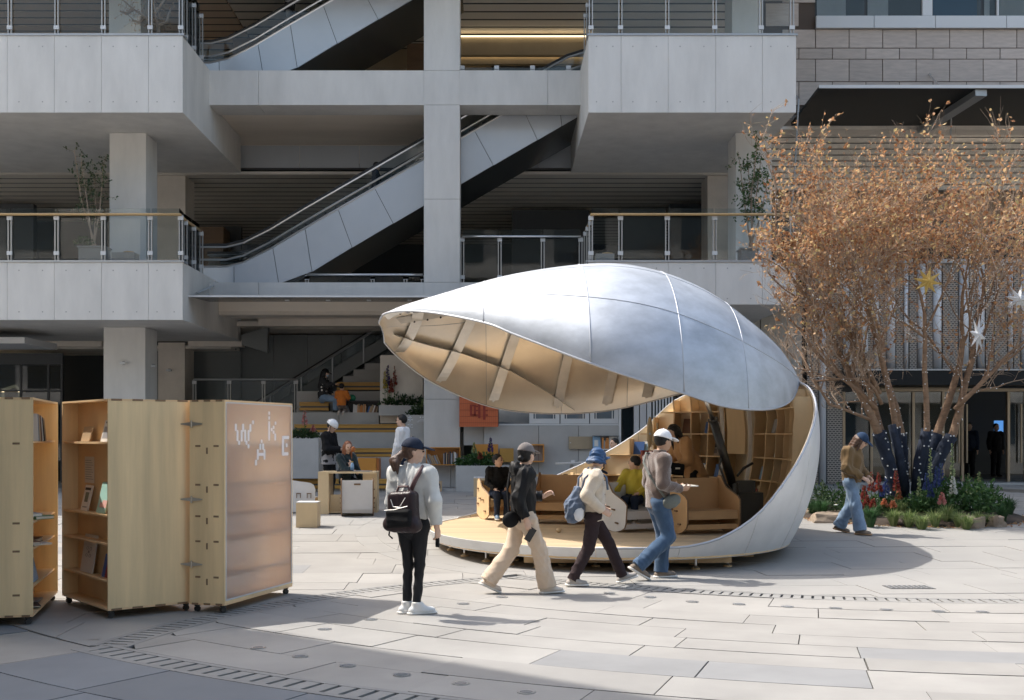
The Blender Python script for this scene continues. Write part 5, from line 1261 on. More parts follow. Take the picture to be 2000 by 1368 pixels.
rocker('tilted white rocking chair holding the boy in yellow', Vector((PX(1232, 16.6), 16.6, ft)), math.radians(28), 'white_ply', 0.66, 0.66, 0.70, 0.10)
rocker('large brown rocking chair beside the man in the white cap', Vector((PX(1372, 16.2), 16.2, ft)), math.radians(18), 'card_brown', 0.84, 0.68, 0.80)
bl = thing('wooden_ball', 'small round wooden ball lying on the pavilion floor', 'ball', Vector((PX(1091, 16.2), 16.2, ft)))
MB().ico((PX(1091, 16.2), 16.2, ft + 0.036), 0.036, 3).build('ball', 'ply', bl, smooth=True)
# plywood table with things on it
gT = G(676, 1004); TY = 21.5
tb = thing('plywood_table', 'tall plywood box table where the woman with reddish hair sits', 'table', (PX(676, TY), TY, gz(TY)))
x0, x1, zt = PX(621, TY), PX(734, TY), PZ(922, TY); zb_ = gz(TY)
MB().box(x0, x1, TY, TY + 0.65, zt - 0.03, zt).build('tabletop', 'ply_raw', tb)
MB().box(x0, x0 + 0.20, TY + 0.005, TY + 0.645, zb_, zt - 0.031).build('leg_box', 'ply_raw', tb); MB().box(x1 - 0.28, x1 - 0.005, TY + 0.30, TY + 0.645, zb_, zt - 0.031).build('leg_box', 'ply_raw', tb)
MB().box(x0 + 0.205, x1 - 0.29, TY + 0.2, TY + 0.22, zb_ + 0.04, zb_ + 0.36).build('modesty_panel', 'ply_raw', tb); MB().box(x0 + 0.205, x1 - 0.29, TY + 0.05, TY + 0.45, zb_ + 0.02, zb_ + 0.04).build('low_shelf', 'ply_raw', tb)
book('dark blue notebook lying at the left end of the plywood table', 0.22, 0.30, 0.02, 'book_dark', Matrix.Translation((x0 + 0.32, TY + 0.25, zt + 0.011)) @ Matrix.Rotation(PI/2 + 0.2, 4, 'Z') @ Matrix.Rotation(PI/2, 4, 'X'))
book('grey open folder lying in the middle of the plywood table', 0.24, 0.32, 0.015, 'book_grey', Matrix.Translation((x0 + 0.66, TY + 0.25, zt + 0.0085)) @ Matrix.Rotation(PI/2 - 0.1, 4, 'Z') @ Matrix.Rotation(PI/2, 4, 'X'))
bt_ = thing('drink_bottle', 'small clear bottle with yellow cap on the plywood table', 'bottle', (PX(688, TY), TY + 0.3, zt))
c_ = Vector((PX(688, TY + 0.3), TY + 0.3, zt)); MB().tube([c_, c_ + Vector((0, 0, 0.13)), c_ + Vector((0, 0, 0.155)), c_ + Vector((0, 0, 0.17))], [0.034, 0.034, 0.02, 0.016], 12).build('body', 'book_lightblue', bt_, smooth=True)
MB().tube([c_ + Vector((0, 0, 0.171)), c_ + Vector((0, 0, 0.19))], 0.02, 10).build('cap', 'book_yellow', bt_)
# stool and white curved chair back
gS = G(600, 1031)
so_ = thing('plywood_stool', 'plywood cube stool with white top beside the right cabinet', 'stool', gS)
MB().box(gS.x - 0.19, gS.x + 0.17, gS.y, gS.y + 0.36, gS.z, gS.z + 0.415).build('body', 'ply_raw', so_); MB().box(gS.x - 0.19, gS.x + 0.17, gS.y, gS.y + 0.36, gS.z + 0.417, gS.z + 0.432).build('top', 'white_ply', so_)
wc = thing('curved_chair', 'white curved back chair with slot tabs behind the plywood stool', 'chair', G(595, 1006))
g_ = G(595, 1003); pr = [(-0.26, 0.02), (0.19, 0.02), (0.20, 0.46), (0.17, 0.54), (0.10, 0.58), (-0.26, 0.63)]
MB().prism([(a + g_.x, b_ + g_.z) for a, b_ in pr], g_.y, g_.y + 0.02, 'y').build('back_panel', 'white_ply', wc)
for a in (-0.12, 0.08):
    MB().box(g_.x + a - 0.04, g_.x + a + 0.05, g_.y - 0.012, g_.y - 0.002, g_.z + 0.37, g_.z + 0.385).build('tab', 'ply_edge', wc)
    for s in (-0.03, 0.04): MB().box(g_.x + a + s - 0.006, g_.x + a + s + 0.006, g_.y - 0.012, g_.y - 0.002, g_.z + 0.29, g_.z + 0.368).build('tab', 'ply_edge', wc)
MB().box(g_.x - 0.26, g_.x + 0.19, g_.y + 0.021, g_.y + 0.40, g_.z + 0.28, g_.z + 0.30).build('seat', 'white_ply', wc); MB().box(g_.x - 0.26, g_.x - 0.24, g_.y + 0.021, g_.y + 0.4, g_.z, g_.z + 0.279).build('leg_panel', 'ply_raw', wc); MB().box(g_.x + 0.17, g_.x + 0.19, g_.y + 0.021, g_.y + 0.4, g_.z, g_.z + 0.279).build('leg_panel', 'ply_raw', wc)
# pale box beside the planter, round tables, folding chair
bx = thing('pale_box', 'pale plywood box seat standing between planter and rocking chair', 'box', G(945, 965))
MB().box(PX(925, 25.5), PX(962, 25.5), 25.5, 25.95, gz(25.5), gz(25.5) + 0.42).build('body', 'ply_raw', bx); MB().box(PX(925, 25.5), PX(962, 25.5), 25.5, 25.95, gz(25.5) + 0.421, gz(25.5) + 0.44).build('top', 'white_ply', bx)
for i, (a, b_, y_) in enumerate(((1117, 904, 25), (1160, 902, 26))):
    z_ = PZ(b_, y_); x_ = PX(a, y_); t = thing('round_table', ['round grey cafe table nearer the folding chair', 'round grey cafe table half hidden behind the blue hat'][i], 'table', (x_, y_, 0.3), group='round cafe tables')
    MB().tube([(x_, y_, z_ - 0.03), (x_, y_, z_)], 0.37, 28).build('tabletop', 'planter', t); MB().tube([(x_, y_, 0.32), (x_, y_, z_ - 0.031)], 0.045, 10).build('leg', 'steel_dull', t); MB().tube([(x_, y_, 0.3), (x_, y_, 0.319)], 0.22, 20).build('base', 'steel_dull', t)
    if i == 0:
        n_ = thing('napkin_holder', 'small white napkin holder on the nearer round table', 'holder', (x_, y_, z_)); MB().box(x_ - 0.02, x_ + 0.06, y_ - 0.02, y_ + 0.02, z_ + 0.001, z_ + 0.055).build('body', 'white_ply', n_)
fc = thing('folding_chair', 'white folding camp chair with wooden armrests behind the grey capped person', 'chair', Vector((PX(1058, 23), 23, gz(23))))
cx_, cy_, cz_ = PX(1056, 23), 23.0, gz(23)
for s in (-0.24, 0.24):
    for (a, b_) in (((-0.2, 0.02), (0.22, 0.62)), ((0.2, 0.02), (-0.22, 0.62))): MB().tube([(cx_ + a[0], cy_ + s, cz_ + a[1]), (cx_ + b_[0], cy_ + s, cz_ + b_[1])], 0.012, 6).build('leg', 'white_frame', fc)
    MB().box(cx_ - 0.28, cx_ + 0.26, cy_ + s - 0.025, cy_ + s + 0.025, cz_ + 0.62, cz_ + 0.645).build('armrest', 'wood_rail', fc)
MB().box(cx_ - 0.22, cx_ + 0.24, cy_ - 0.23, cy_ + 0.23, cz_ + 0.36, cz_ + 0.37).build('seat', 'white_ply', fc)
MB().add([(cx_ - 0.26, cy_ - 0.22, cz_ + 0.38), (cx_ - 0.26, cy_ + 0.22, cz_ + 0.38), (cx_ - 0.36, cy_ + 0.22, cz_ + 0.95), (cx_ - 0.36, cy_ - 0.22, cz_ + 0.95), (cx_ - 0.25, cy_ - 0.22, cz_ + 0.38), (cx_ - 0.25, cy_ + 0.22, cz_ + 0.38), (cx_ - 0.35, cy_ + 0.22, cz_ + 0.95), (cx_ - 0.35, cy_ - 0.22, cz_ + 0.95)],
         [(0,1,2,3), (7,6,5,4), (0,4,5,1), (1,5,6,2), (2,6,7,3), (3,7,4,0)]).build('backrest', 'white_ply', fc)
# tall bluish panes and frames between the hall wall and the beige panels
gl = thing('glazed_screen', 'blue grey glazed screen with pale mullions behind the pavilion shelves', 'screen', W(1270, 850, 29.6))
for a, b_ in ((1216, 1236), (1238, 1248), (1250, 1262), (1264, 1272), (1316, 1392)): MB().box(PX(a, 29.6), PX(b_, 29.6), 29.6, 29.62, 0.3, 4.7).build('pane', 'dark_glass' if a > 1300 or a < 1237 else 'pipe', gl)
for a in (1275, 1281, 1287, 1293, 1299, 1305, 1311): MB().box(PX(a, 29.6), PX(a + 3, 29.6), 29.56, 29.64, 0.3, 4.7).build('mullion', 'pipe', gl)
for z_ in (2.0, 3.1): MB().box(PX(1274, 29.6), PX(1314, 29.6), 29.645, 29.68, z_, z_ + 0.1).build('transom', 'pipe', gl)

# ---- books on the curved bookcase
def on_shell(d, z, inset, label, w_, h_, t_, m_, lean=0.2, art=None, group=None):
    p = shell(d, z, -0.06 - inset); a = math.radians(d); tang = Vector((-ERX * math.sin(a), ERY * math.cos(a), 0)).normalized()
    rz = math.atan2(tang.y, tang.x) ; rz += PI
    nrm = Vector((math.sin(rz), -math.cos(rz), 0))
    if nrm.dot(Vector((EX, EY_, 0)) - Vector((p.x, p.y, 0))) < 0: rz += PI
    book(label, w_, h_, t_, m_, frame_M(Vector((p.x, p.y, z + 0.001)), rz, -lean), art=art, group=group)
sb = [(53, 1.72, 'book_brown', 'dark brown book leaning on the upper shelf above the long haired woman', .26, .26, None), (43, 1.72, 'book_white', 'white booklet on the upper shelf behind the black ram', .22, .2, None),
      (53, 1.34, 'book_blue', 'navy blue book beside the head of the long haired woman', .24, .24, None), (43, 1.34, 'book_white', 'white framed photo book on the middle shelf behind the ram', .22, .25, [('print_dark', -.35, .35, .55, .85), ('book_grey', -.35, .35, .15, .48)]),
      (39, 1.34, 'book_grey', 'grey book on the middle shelf right of the framed photo book', .2, .22, None), (39, .98, 'book_white', 'white book low on the shelf behind the hydraulic ram', .2, .24, None), (39, 1.72, 'book_tan', 'tan book on the upper shelf next to the plywood cover', .2, .22, None),
      (78, .62, 'book_grey', 'grey book on the low shelf left of the boy in yellow', .2, .2, None), (69, .98, 'book_white', 'white book on the low shelf above the boy in yellow', .2, .22, None)]
for d, z, m_, lab, w_, h_, art in sb: on_shell(d, z, 0.12, lab, w_, h_, 0.02, m_, 0.25, art)
for d, z, m_, lab, w_, h_, art in [(10, 1.72, 'book_dark', 'black patterned book with orange edge on the upper right shelf', .24, .28, [('book_green', -.4, .4, .1, .9), ('book_orange', -.5, -.42, 0, 1)]), (3, 1.34, 'book_brown', 'dark magazine in the right hand shelf below the black patterned book', .22, .24, [('book_grey', -.4, .4, .1, .5)]),
      (10, 1.34, 'book_tan', 'tan book leaning on the right shelf by the white shell', .2, .22, None), (4, .98, 'book_blue', 'bright blue book on the low right shelf', .2, .28, [('book_lightblue', -.3, .3, .2, .5)]), (3, 1.72, 'book_grey', 'grey book standing next to the shell edge at upper right', .18, .22, None), (11, .62, 'book_white', 'small white book lowest on the right shelves', .18, .18, None), (4, 2.10, 'book_tan', 'pale roll shaped book on the highest right shelf', .14, .14, None)]:
    on_shell(d, z, 0.10, lab, w_, h_, 0.02, m_, 0.15, art)
bq = random.Random(4)
for (d_, zs_) in ((3.5, (.63, .99, 1.35, 1.73)), (10.5, (.63, .99, 1.35, 1.73)), (17.5, (.63, .99, 1.35, 1.73)), (39.5, (.63, .99)), (46.5, (.63, .99, 1.73)), (53.5, (.63, .99)), (61, (.63, .99, 1.35)), (69.5, (.63, 1.35)), (79, (.63,))):
    for z_ in zs_:
        for k in range(bq.choice([1, 2, 2, 3])):
            g_ = 'books on the right hand pavilion shelves' if d_ < 25 else 'books on the rear pavilion shelves'
            on_shell(d_ + (k - 1) * 1.5, z_ - .009, .16 + .03 * k, 'book leaning on the pavilion shelves', bq.uniform(.13, .20), bq.uniform(.19, .27), .02, bq.choice(['book_white', 'book_dark', 'book_blue', 'book_lightblue', 'book_grey', 'book_red', 'book_white', 'book_tan', 'book_green']), .28, group=g_)
# plywood propeller toy on the far shelves
pr_ = thing('toy_propeller', 'plywood toy plane propeller standing on the left shelves above the boy in yellow', 'toy', shell(78, 1.0, -0.3))
c0 = W(1269, 845, 18.9)
MB().ico(c0, (0.05, 0.014, 0.27), 2).build('blade', 'ply_raw', pr_, smooth=True); MB().ico(c0 + Vector((0.16, 0, -0.18)), (0.14, 0.014, 0.06), 2).build('blade', 'ply_raw', pr_, smooth=True); MB().tube([c0 + Vector((0, -0.05, -0.02)), c0 + Vector((0.0, 0.25, -0.02))], 0.02, 8).build('axle', 'steel', pr_)
MB().tube([c0 + Vector((0.13, 0.02, 0.16)), c0 + Vector((0.13, 0.02, -0.5))], 0.018, 8).build('stand', 'ply_raw', pr_)
MB().box(c0.x - 0.12, c0.x + 0.14, c0.y + 0.03, c0.y + 0.25, c0.z - 0.52, c0.z - 0.30).build('box_base', 'book_red', pr_)
# ================================================================== PEOPLE: smooth-blended bodies meshed on a grid
def cap(a, b, ra, rb=None, k=0.03, flat=None): return ('c', np.array(a, float), np.array(b, float), ra, ra if rb is None else rb, k, flat)
def ell(c, r, R=None, k=0.02): return ('e', np.array(c, float), np.array(r, float), np.array(R if R is not None else np.eye(3), float), k)
def rbox(c, h, r, R=None, k=0.02): return ('b', np.array(c, float), np.array(h, float), np.array(R if R is not None else np.eye(3), float), r, k)
def _bb(p):
    if p[0] == 'c':
        r = max(p[3], p[4]); return np.minimum(p[1], p[2]) - r, np.maximum(p[1], p[2]) + r
    r = np.linalg.norm(p[2]) if p[0] == 'b' else p[2].max(); return p[1] - r, p[1] + r
def _eval(p, X, Y, Z):
    if p[0] == 'c':
        a, b, ra, rb = p[1], p[2], p[3], p[4]; ba = b - a; L2 = max(1e-9, ba.dot(ba))
        px_, py_, pz_ = X - a[0], Y - a[1], Z - a[2]
        t = np.clip((px_ * ba[0] + py_ * ba[1] + pz_ * ba[2]) / L2, 0, 1)
        dx, dy, dz = px_ - t * ba[0], py_ - t * ba[1], pz_ - t * ba[2]
        if p[6] is not None:
            n_, f_ = np.array(p[6][0], float), p[6][1]; n_ = n_ / np.linalg.norm(n_)
            s = (dx * n_[0] + dy * n_[1] + dz * n_[2]) * (f_ - 1); dx, dy, dz = dx + s * n_[0], dy + s * n_[1], dz + s * n_[2]
            return (np.sqrt(dx*dx + dy*dy + dz*dz) - (ra + (rb - ra) * t)) / math.sqrt(f_)
        return np.sqrt(dx*dx + dy*dy + dz*dz) - (ra + (rb - ra) * t)
    R = p[3]; dx, dy, dz = X - p[1][0], Y - p[1][1], Z - p[1][2]
    lx = dx * R[0,0] + dy * R[1,0] + dz * R[2,0]; ly = dx * R[0,1] + dy * R[1,1] + dz * R[2,1]; lz = dx * R[0,2] + dy * R[1,2] + dz * R[2,2]
    if p[0] == 'e':
        r = p[2]; k0 = np.sqrt((lx/r[0])**2 + (ly/r[1])**2 + (lz/r[2])**2); k1 = np.sqrt((lx/r[0]**2)**2 + (ly/r[1]**2)**2 + (lz/r[2]**2)**2) + 1e-9
        return k0 * (k0 - 1) / k1
    h = p[2] - p[4]; qx, qy, qz = np.abs(lx) - h[0], np.abs(ly) - h[1], np.abs(lz) - h[2]
    return np.sqrt(np.maximum(qx, 0)**2 + np.maximum(qy, 0)**2 + np.maximum(qz, 0)**2) + np.minimum(np.maximum(qx, np.maximum(qy, qz)), 0) - p[4]
def nets(groups, vox):
    lo = np.min([_bb(p)[0] for g_ in groups for p in g_[0]], 0) - 3 * vox; hi = np.max([_bb(p)[1] for g_ in groups for p in g_[0]], 0) + 3 * vox
    n_ = np.ceil((hi - lo) / vox).astype(int) + 1
    ax = [lo[i] + vox * np.arange(n_[i]) for i in range(3)]
    Fld = np.full(n_, 1.0, np.float32)
    for prims, cuts_ in groups:
        Gd = np.full(n_, 1.0, np.float32)
        for p in prims:
            k = p[5] if p[0] == 'c' else p[-1]
            a, b = _bb(p); m_ = k + 3 * vox
            s = tuple(slice(max(0, int((a[i] - m_ - lo[i]) / vox)), min(n_[i], int((b[i] + m_ - lo[i]) / vox) + 2)) for i in range(3))
            d = _eval(p, ax[0][s[0], None, None], ax[1][None, s[1], None], ax[2][None, None, s[2]]); g0 = Gd[s]
            h = np.maximum(k - np.abs(g0 - d), 0) / k; Gd[s] = np.minimum(g0, d) - h * h * k * 0.25
        for (pt, nn_) in cuts_:
            nn_ = np.array(nn_, float); nn_ /= np.linalg.norm(nn_)
            Gd = np.maximum(Gd, (ax[0][:, None, None] - pt[0]) * nn_[0] + (ax[1][None, :, None] - pt[1]) * nn_[1] + (ax[2][None, None, :] - pt[2]) * nn_[2]).astype(np.float32)
        Fld = np.minimum(Fld, Gd)
    ins = Fld < 0
    cs = [(i, j, k) for i in (0, 1) for j in (0, 1) for k in (0, 1)]
    def sl(c): return tuple(slice(c[i], n_[i] - 1 + c[i]) for i in range(3))
    cnt = sum(ins[sl(c)].astype(np.int8) for c in cs); act = (cnt > 0) & (cnt < 8)
    I = np.argwhere(act); idx = np.full(act.shape, -1, np.int64); idx[act] = np.arange(len(I))
    vals = {c: Fld[I[:,0] + c[0], I[:,1] + c[1], I[:,2] + c[2]].astype(float) for c in cs}
    acc = np.zeros((len(I), 3)); num = np.zeros(len(I))
    for a in cs:
        for ax_i in range(3):
            if a[ax_i] == 1: continue
            b = list(a); b[ax_i] = 1; b = tuple(b); va, vb = vals[a], vals[b]; m_ = (va < 0) != (vb < 0)
            t = np.where(m_, va / np.where(m_, va - vb, 1), 0)
            for q_ in range(3): acc[:, q_] += np.where(m_, a[q_] + (t if q_ == ax_i else 0), 0)
            num += m_
    V = lo + vox * (I + acc / num[:, None])
    Fs = []
    for d in range(3):
        u, v = (d + 1) % 3, (d + 2) % 3
        s0 = [slice(1, n_[i] - 1) for i in range(3)]; s0[d] = slice(0, n_[d] - 1); s1 = list(s0); s1[d] = slice(1, n_[d])
        a, b = ins[tuple(s0)], ins[tuple(s1)]; E = np.argwhere(a != b); st_ = a[a != b]
        off = np.array([1 if i != d else 0 for i in range(3)]); E = E + off
        def cell(du, dv): q_ = E.copy(); q_[:, u] -= du; q_[:, v] -= dv; return idx[q_[:,0], q_[:,1], q_[:,2]]
        qd = np.stack([cell(1,1), cell(0,1), cell(0,0), cell(1,0)], 1); qd[~st_] = qd[~st_][:, ::-1]; Fs.append(qd)
    return V, np.concatenate(Fs)
def fold(V, Q, amp, freq, seed):
    """push the surface along its normals by stretched, warped waves: cloth folds"""
    r = np.random.RandomState(seed)
    e1 = V[Q[:,1]] - V[Q[:,0]]; e2 = V[Q[:,3]] - V[Q[:,0]]; fn = np.cross(e1, e2); N = np.zeros_like(V)
    for i in range(4): np.add.at(N, Q[:, i], fn)
    N /= np.linalg.norm(N, axis=1)[:, None] + 1e-12
    out = np.zeros(len(V))
    for i in range(4):
        d = r.normal(size=3) * np.array([1, 1, 0.75]); d /= np.linalg.norm(d); w_ = r.normal(size=3); w_ /= np.linalg.norm(w_)
        q_ = np.sin(V @ d * freq * (0.55 + 0.4 * i) + 2.2 * np.sin(V @ w_ * freq * 0.4 + r.uniform(0, 6)) + r.uniform(0, 6)); out += (1 - 2 * np.abs(q_)) * (0.6 + 0.4 * np.sin(V @ w_ * freq * 0.3 + i)) / (1 + 0.45 * i)
    return V + N * (out * amp * 0.55)[:, None]
def blob(name, groups, vox, m_, parent, folds=0.0, freq=28, seed=1):
    V, Q = nets(groups, vox)
    if folds: V = fold(V, Q, folds, freq, seed)
    me = bpy.data.meshes.new(name); me.from_pydata(V.tolist(), [], Q.tolist()); me.materials.append(MATS[m_]); me.shade_smooth(); me.update()
    return link(name, me, parent, local=True)
def rotm(yaw=0, pitch=0, roll=0): return np.array(Matrix.Rotation(math.radians(yaw), 3, 'Z') @ Matrix.Rotation(math.radians(pitch), 3, 'X') @ Matrix.Rotation(math.radians(roll), 3, 'Y'))
def unit(v): v = np.array(v, float); return v / (np.linalg.norm(v) + 1e-12)

mat('skin', (0.60, 0.39, 0.285), 0.5, var=0.06, scale=12)
mat('skin_tan', (0.48, 0.29, 0.19), 0.5, var=0.06, scale=12)
mat('hair_black', (0.010, 0.009, 0.009), 0.45, spec=0.3, bump=0.3, bscale=60, stretch=(3, 3, 0.4)); mat('hair_brown', (0.085, 0.045, 0.028), 0.45, bump=0.3, bscale=60, stretch=(3, 3, 0.4)); mat('hair_red', (0.24, 0.085, 0.035), 0.45, bump=0.3, bscale=60, stretch=(3, 3, 0.4))
mat('eye_dark', (0.01, 0.008, 0.008), 0.25); mat('lip', (0.36, 0.14, 0.11), 0.5)
def cloth(name, c, rough=0.8, sheen=0.2, b=0.15, bs=220, var=0.08, sc=9): mat(name, c, rough, var=var, scale=sc, bump=b, bscale=bs, sheen=sheen, spec=0.18)
cloth('c_pale_grey', (0.60, 0.60, 0.57), 0.6); cloth('c_black', (0.011, 0.011, 0.012), 0.5, 0.0); cloth('c_black_matt', (0.010, 0.010, 0.011), 0.8, 0.0); cloth('c_leggings', (0.016, 0.017, 0.020), 0.6, 0.0)
cloth('c_navy', (0.016, 0.024, 0.045), 0.8, 0.0); cloth('c_capblue', (0.025, 0.05, 0.10), 0.8, 0.0); cloth('c_beige', (0.62, 0.49, 0.37), 0.85); cloth('c_fleece', (0.66, 0.56, 0.44), 0.95, 0.6, 0.5, 120); cloth('c_plum', (0.038, 0.026, 0.028), 0.85, 0.0)
cloth('c_hatblue', (0.04, 0.085, 0.18), 0.4, 0.0); cloth('c_packblue', (0.10, 0.135, 0.20), 0.6, var=0.25, sc=14); cloth('c_brownfleece', (0.125, 0.088, 0.072), 0.95, 0.6, 0.5, 120); cloth('c_denim', (0.055, 0.10, 0.175), 0.85, var=0.25, sc=5); cloth('c_lightdenim', (0.20, 0.285, 0.40), 0.85, var=0.3, sc=5)
cloth('c_white', (0.74, 0.75, 0.77), 0.8); cloth('c_capgrey', (0.17, 0.15, 0.145), 0.8); cloth('c_tan', (0.52, 0.28, 0.12), 0.75); cloth('c_olive', (0.17, 0.105, 0.045), 0.7); cloth('c_yellow', (0.58, 0.46, 0.055), 0.6)
cloth('c_orange', (0.66, 0.20, 0.035), 0.75); cloth('c_greygreen', (0.13, 0.14, 0.125), 0.6); cloth('c_grey', (0.30, 0.29, 0.30), 0.7); cloth('c_teal', (0.02, 0.035, 0.04), 0.8); cloth('c_bagdark', (0.035, 0.024, 0.026), 0.28, 0.0); cloth('c_strap', (0.11, 0.06, 0.06), 0.5)
mat('shoe_white', (0.66, 0.66, 0.65), 0.5); mat('shoe_cream', (0.62, 0.54, 0.46), 0.6); mat('shoe_grey', (0.36, 0.33, 0.30), 0.7); mat('shoe_brown', (0.19, 0.15, 0.115), 0.7); mat('shoe_black', (0.02, 0.02, 0.02), 0.5); mat('sole_white', (0.66, 0.65, 0.62), 0.6); mat('sole_gum', (0.36, 0.22, 0.12), 0.6); mat('shoe_blue', (0.10, 0.16, 0.24), 0.6)
mat('helmet_white', (0.74, 0.75, 0.76), 0.25, coat=0.5); mat('phone_black', (0.012, 0.012, 0.014), 0.15); mat('mask_blue', (0.35, 0.5, 0.62), 0.7)
# dark knit with small white marks for the woman on the steps
m = mat('c_pattern', (0.02, 0.02, 0.023), 0.8); n = m.node_tree.nodes; l = m.node_tree.links; tc = n.new('ShaderNodeTexCoord'); vo = n.new('ShaderNodeTexVoronoi'); vo.inputs['Scale'].default_value = 11
cr = n.new('ShaderNodeValToRGB'); cr.color_ramp.interpolation = 'CONSTANT'; cr.color_ramp.elements[0].color = (0.65, 0.63, 0.58, 1); cr.color_ramp.elements[1].position = 0.26; cr.color_ramp.elements[1].color = (0.018, 0.018, 0.02, 1)
l.new(tc.outputs['Object'], vo.inputs['Vector']); l.new(vo.outputs['Distance'], cr.inputs[0]); l.new(cr.outputs[0], n['Principled BSDF'].inputs['Base Color'])

def hand(wr, d, nrm, H, curl, right, spread=0.0):
    """palm and five bent fingers. d: direction of the fingers, nrm: where the palm faces"""
    d = unit(d); nrm = unit(np.array(nrm, float) - d * np.dot(nrm, d)); lat = np.cross(nrm, d) * (1 if right else -1)   # lat points to the little finger
    s = H / 1.7; out = []; kn = wr + d * 0.085 * s
    out.append(cap(wr + d * 0.01 * s, kn - d * 0.008 * s, 0.030 * s, 0.038 * s, 0.012, (nrm, 2.1)))
    for i, (L, o_) in enumerate(((0.070, -0.027), (0.079, -0.009), (0.073, 0.009), (0.056, 0.026))):
        b = kn + lat * o_ * s; c1 = math.radians(curl * (0.55 + 0.06 * i)); c2 = math.radians(curl * 1.25); 
        d1 = d * math.cos(c1) + nrm * math.sin(c1); d2 = d * math.cos(c2) + nrm * math.sin(c2); mid = b + d1 * L * 0.5 * s; tip = mid + d2 * L * 0.5 * s
        out += [cap(b - d * 0.012 * s, mid, 0.0088 * s, 0.0082 * s, 0.004), cap(mid, tip, 0.0082 * s, 0.0068 * s, 0.003)]
    b = wr + d * 0.03 * s - lat * 0.024 * s; td = unit(d * 0.75 - lat * 0.6 + nrm * 0.35); mid = b + td * 0.034 * s; out += [cap(b, mid, 0.0125 * s, 0.0105 * s, 0.008), cap(mid, mid + unit(td + nrm * 0.4 + d * 0.3) * 0.03 * s, 0.0102 * s, 0.008 * s, 0.003)]
    return out

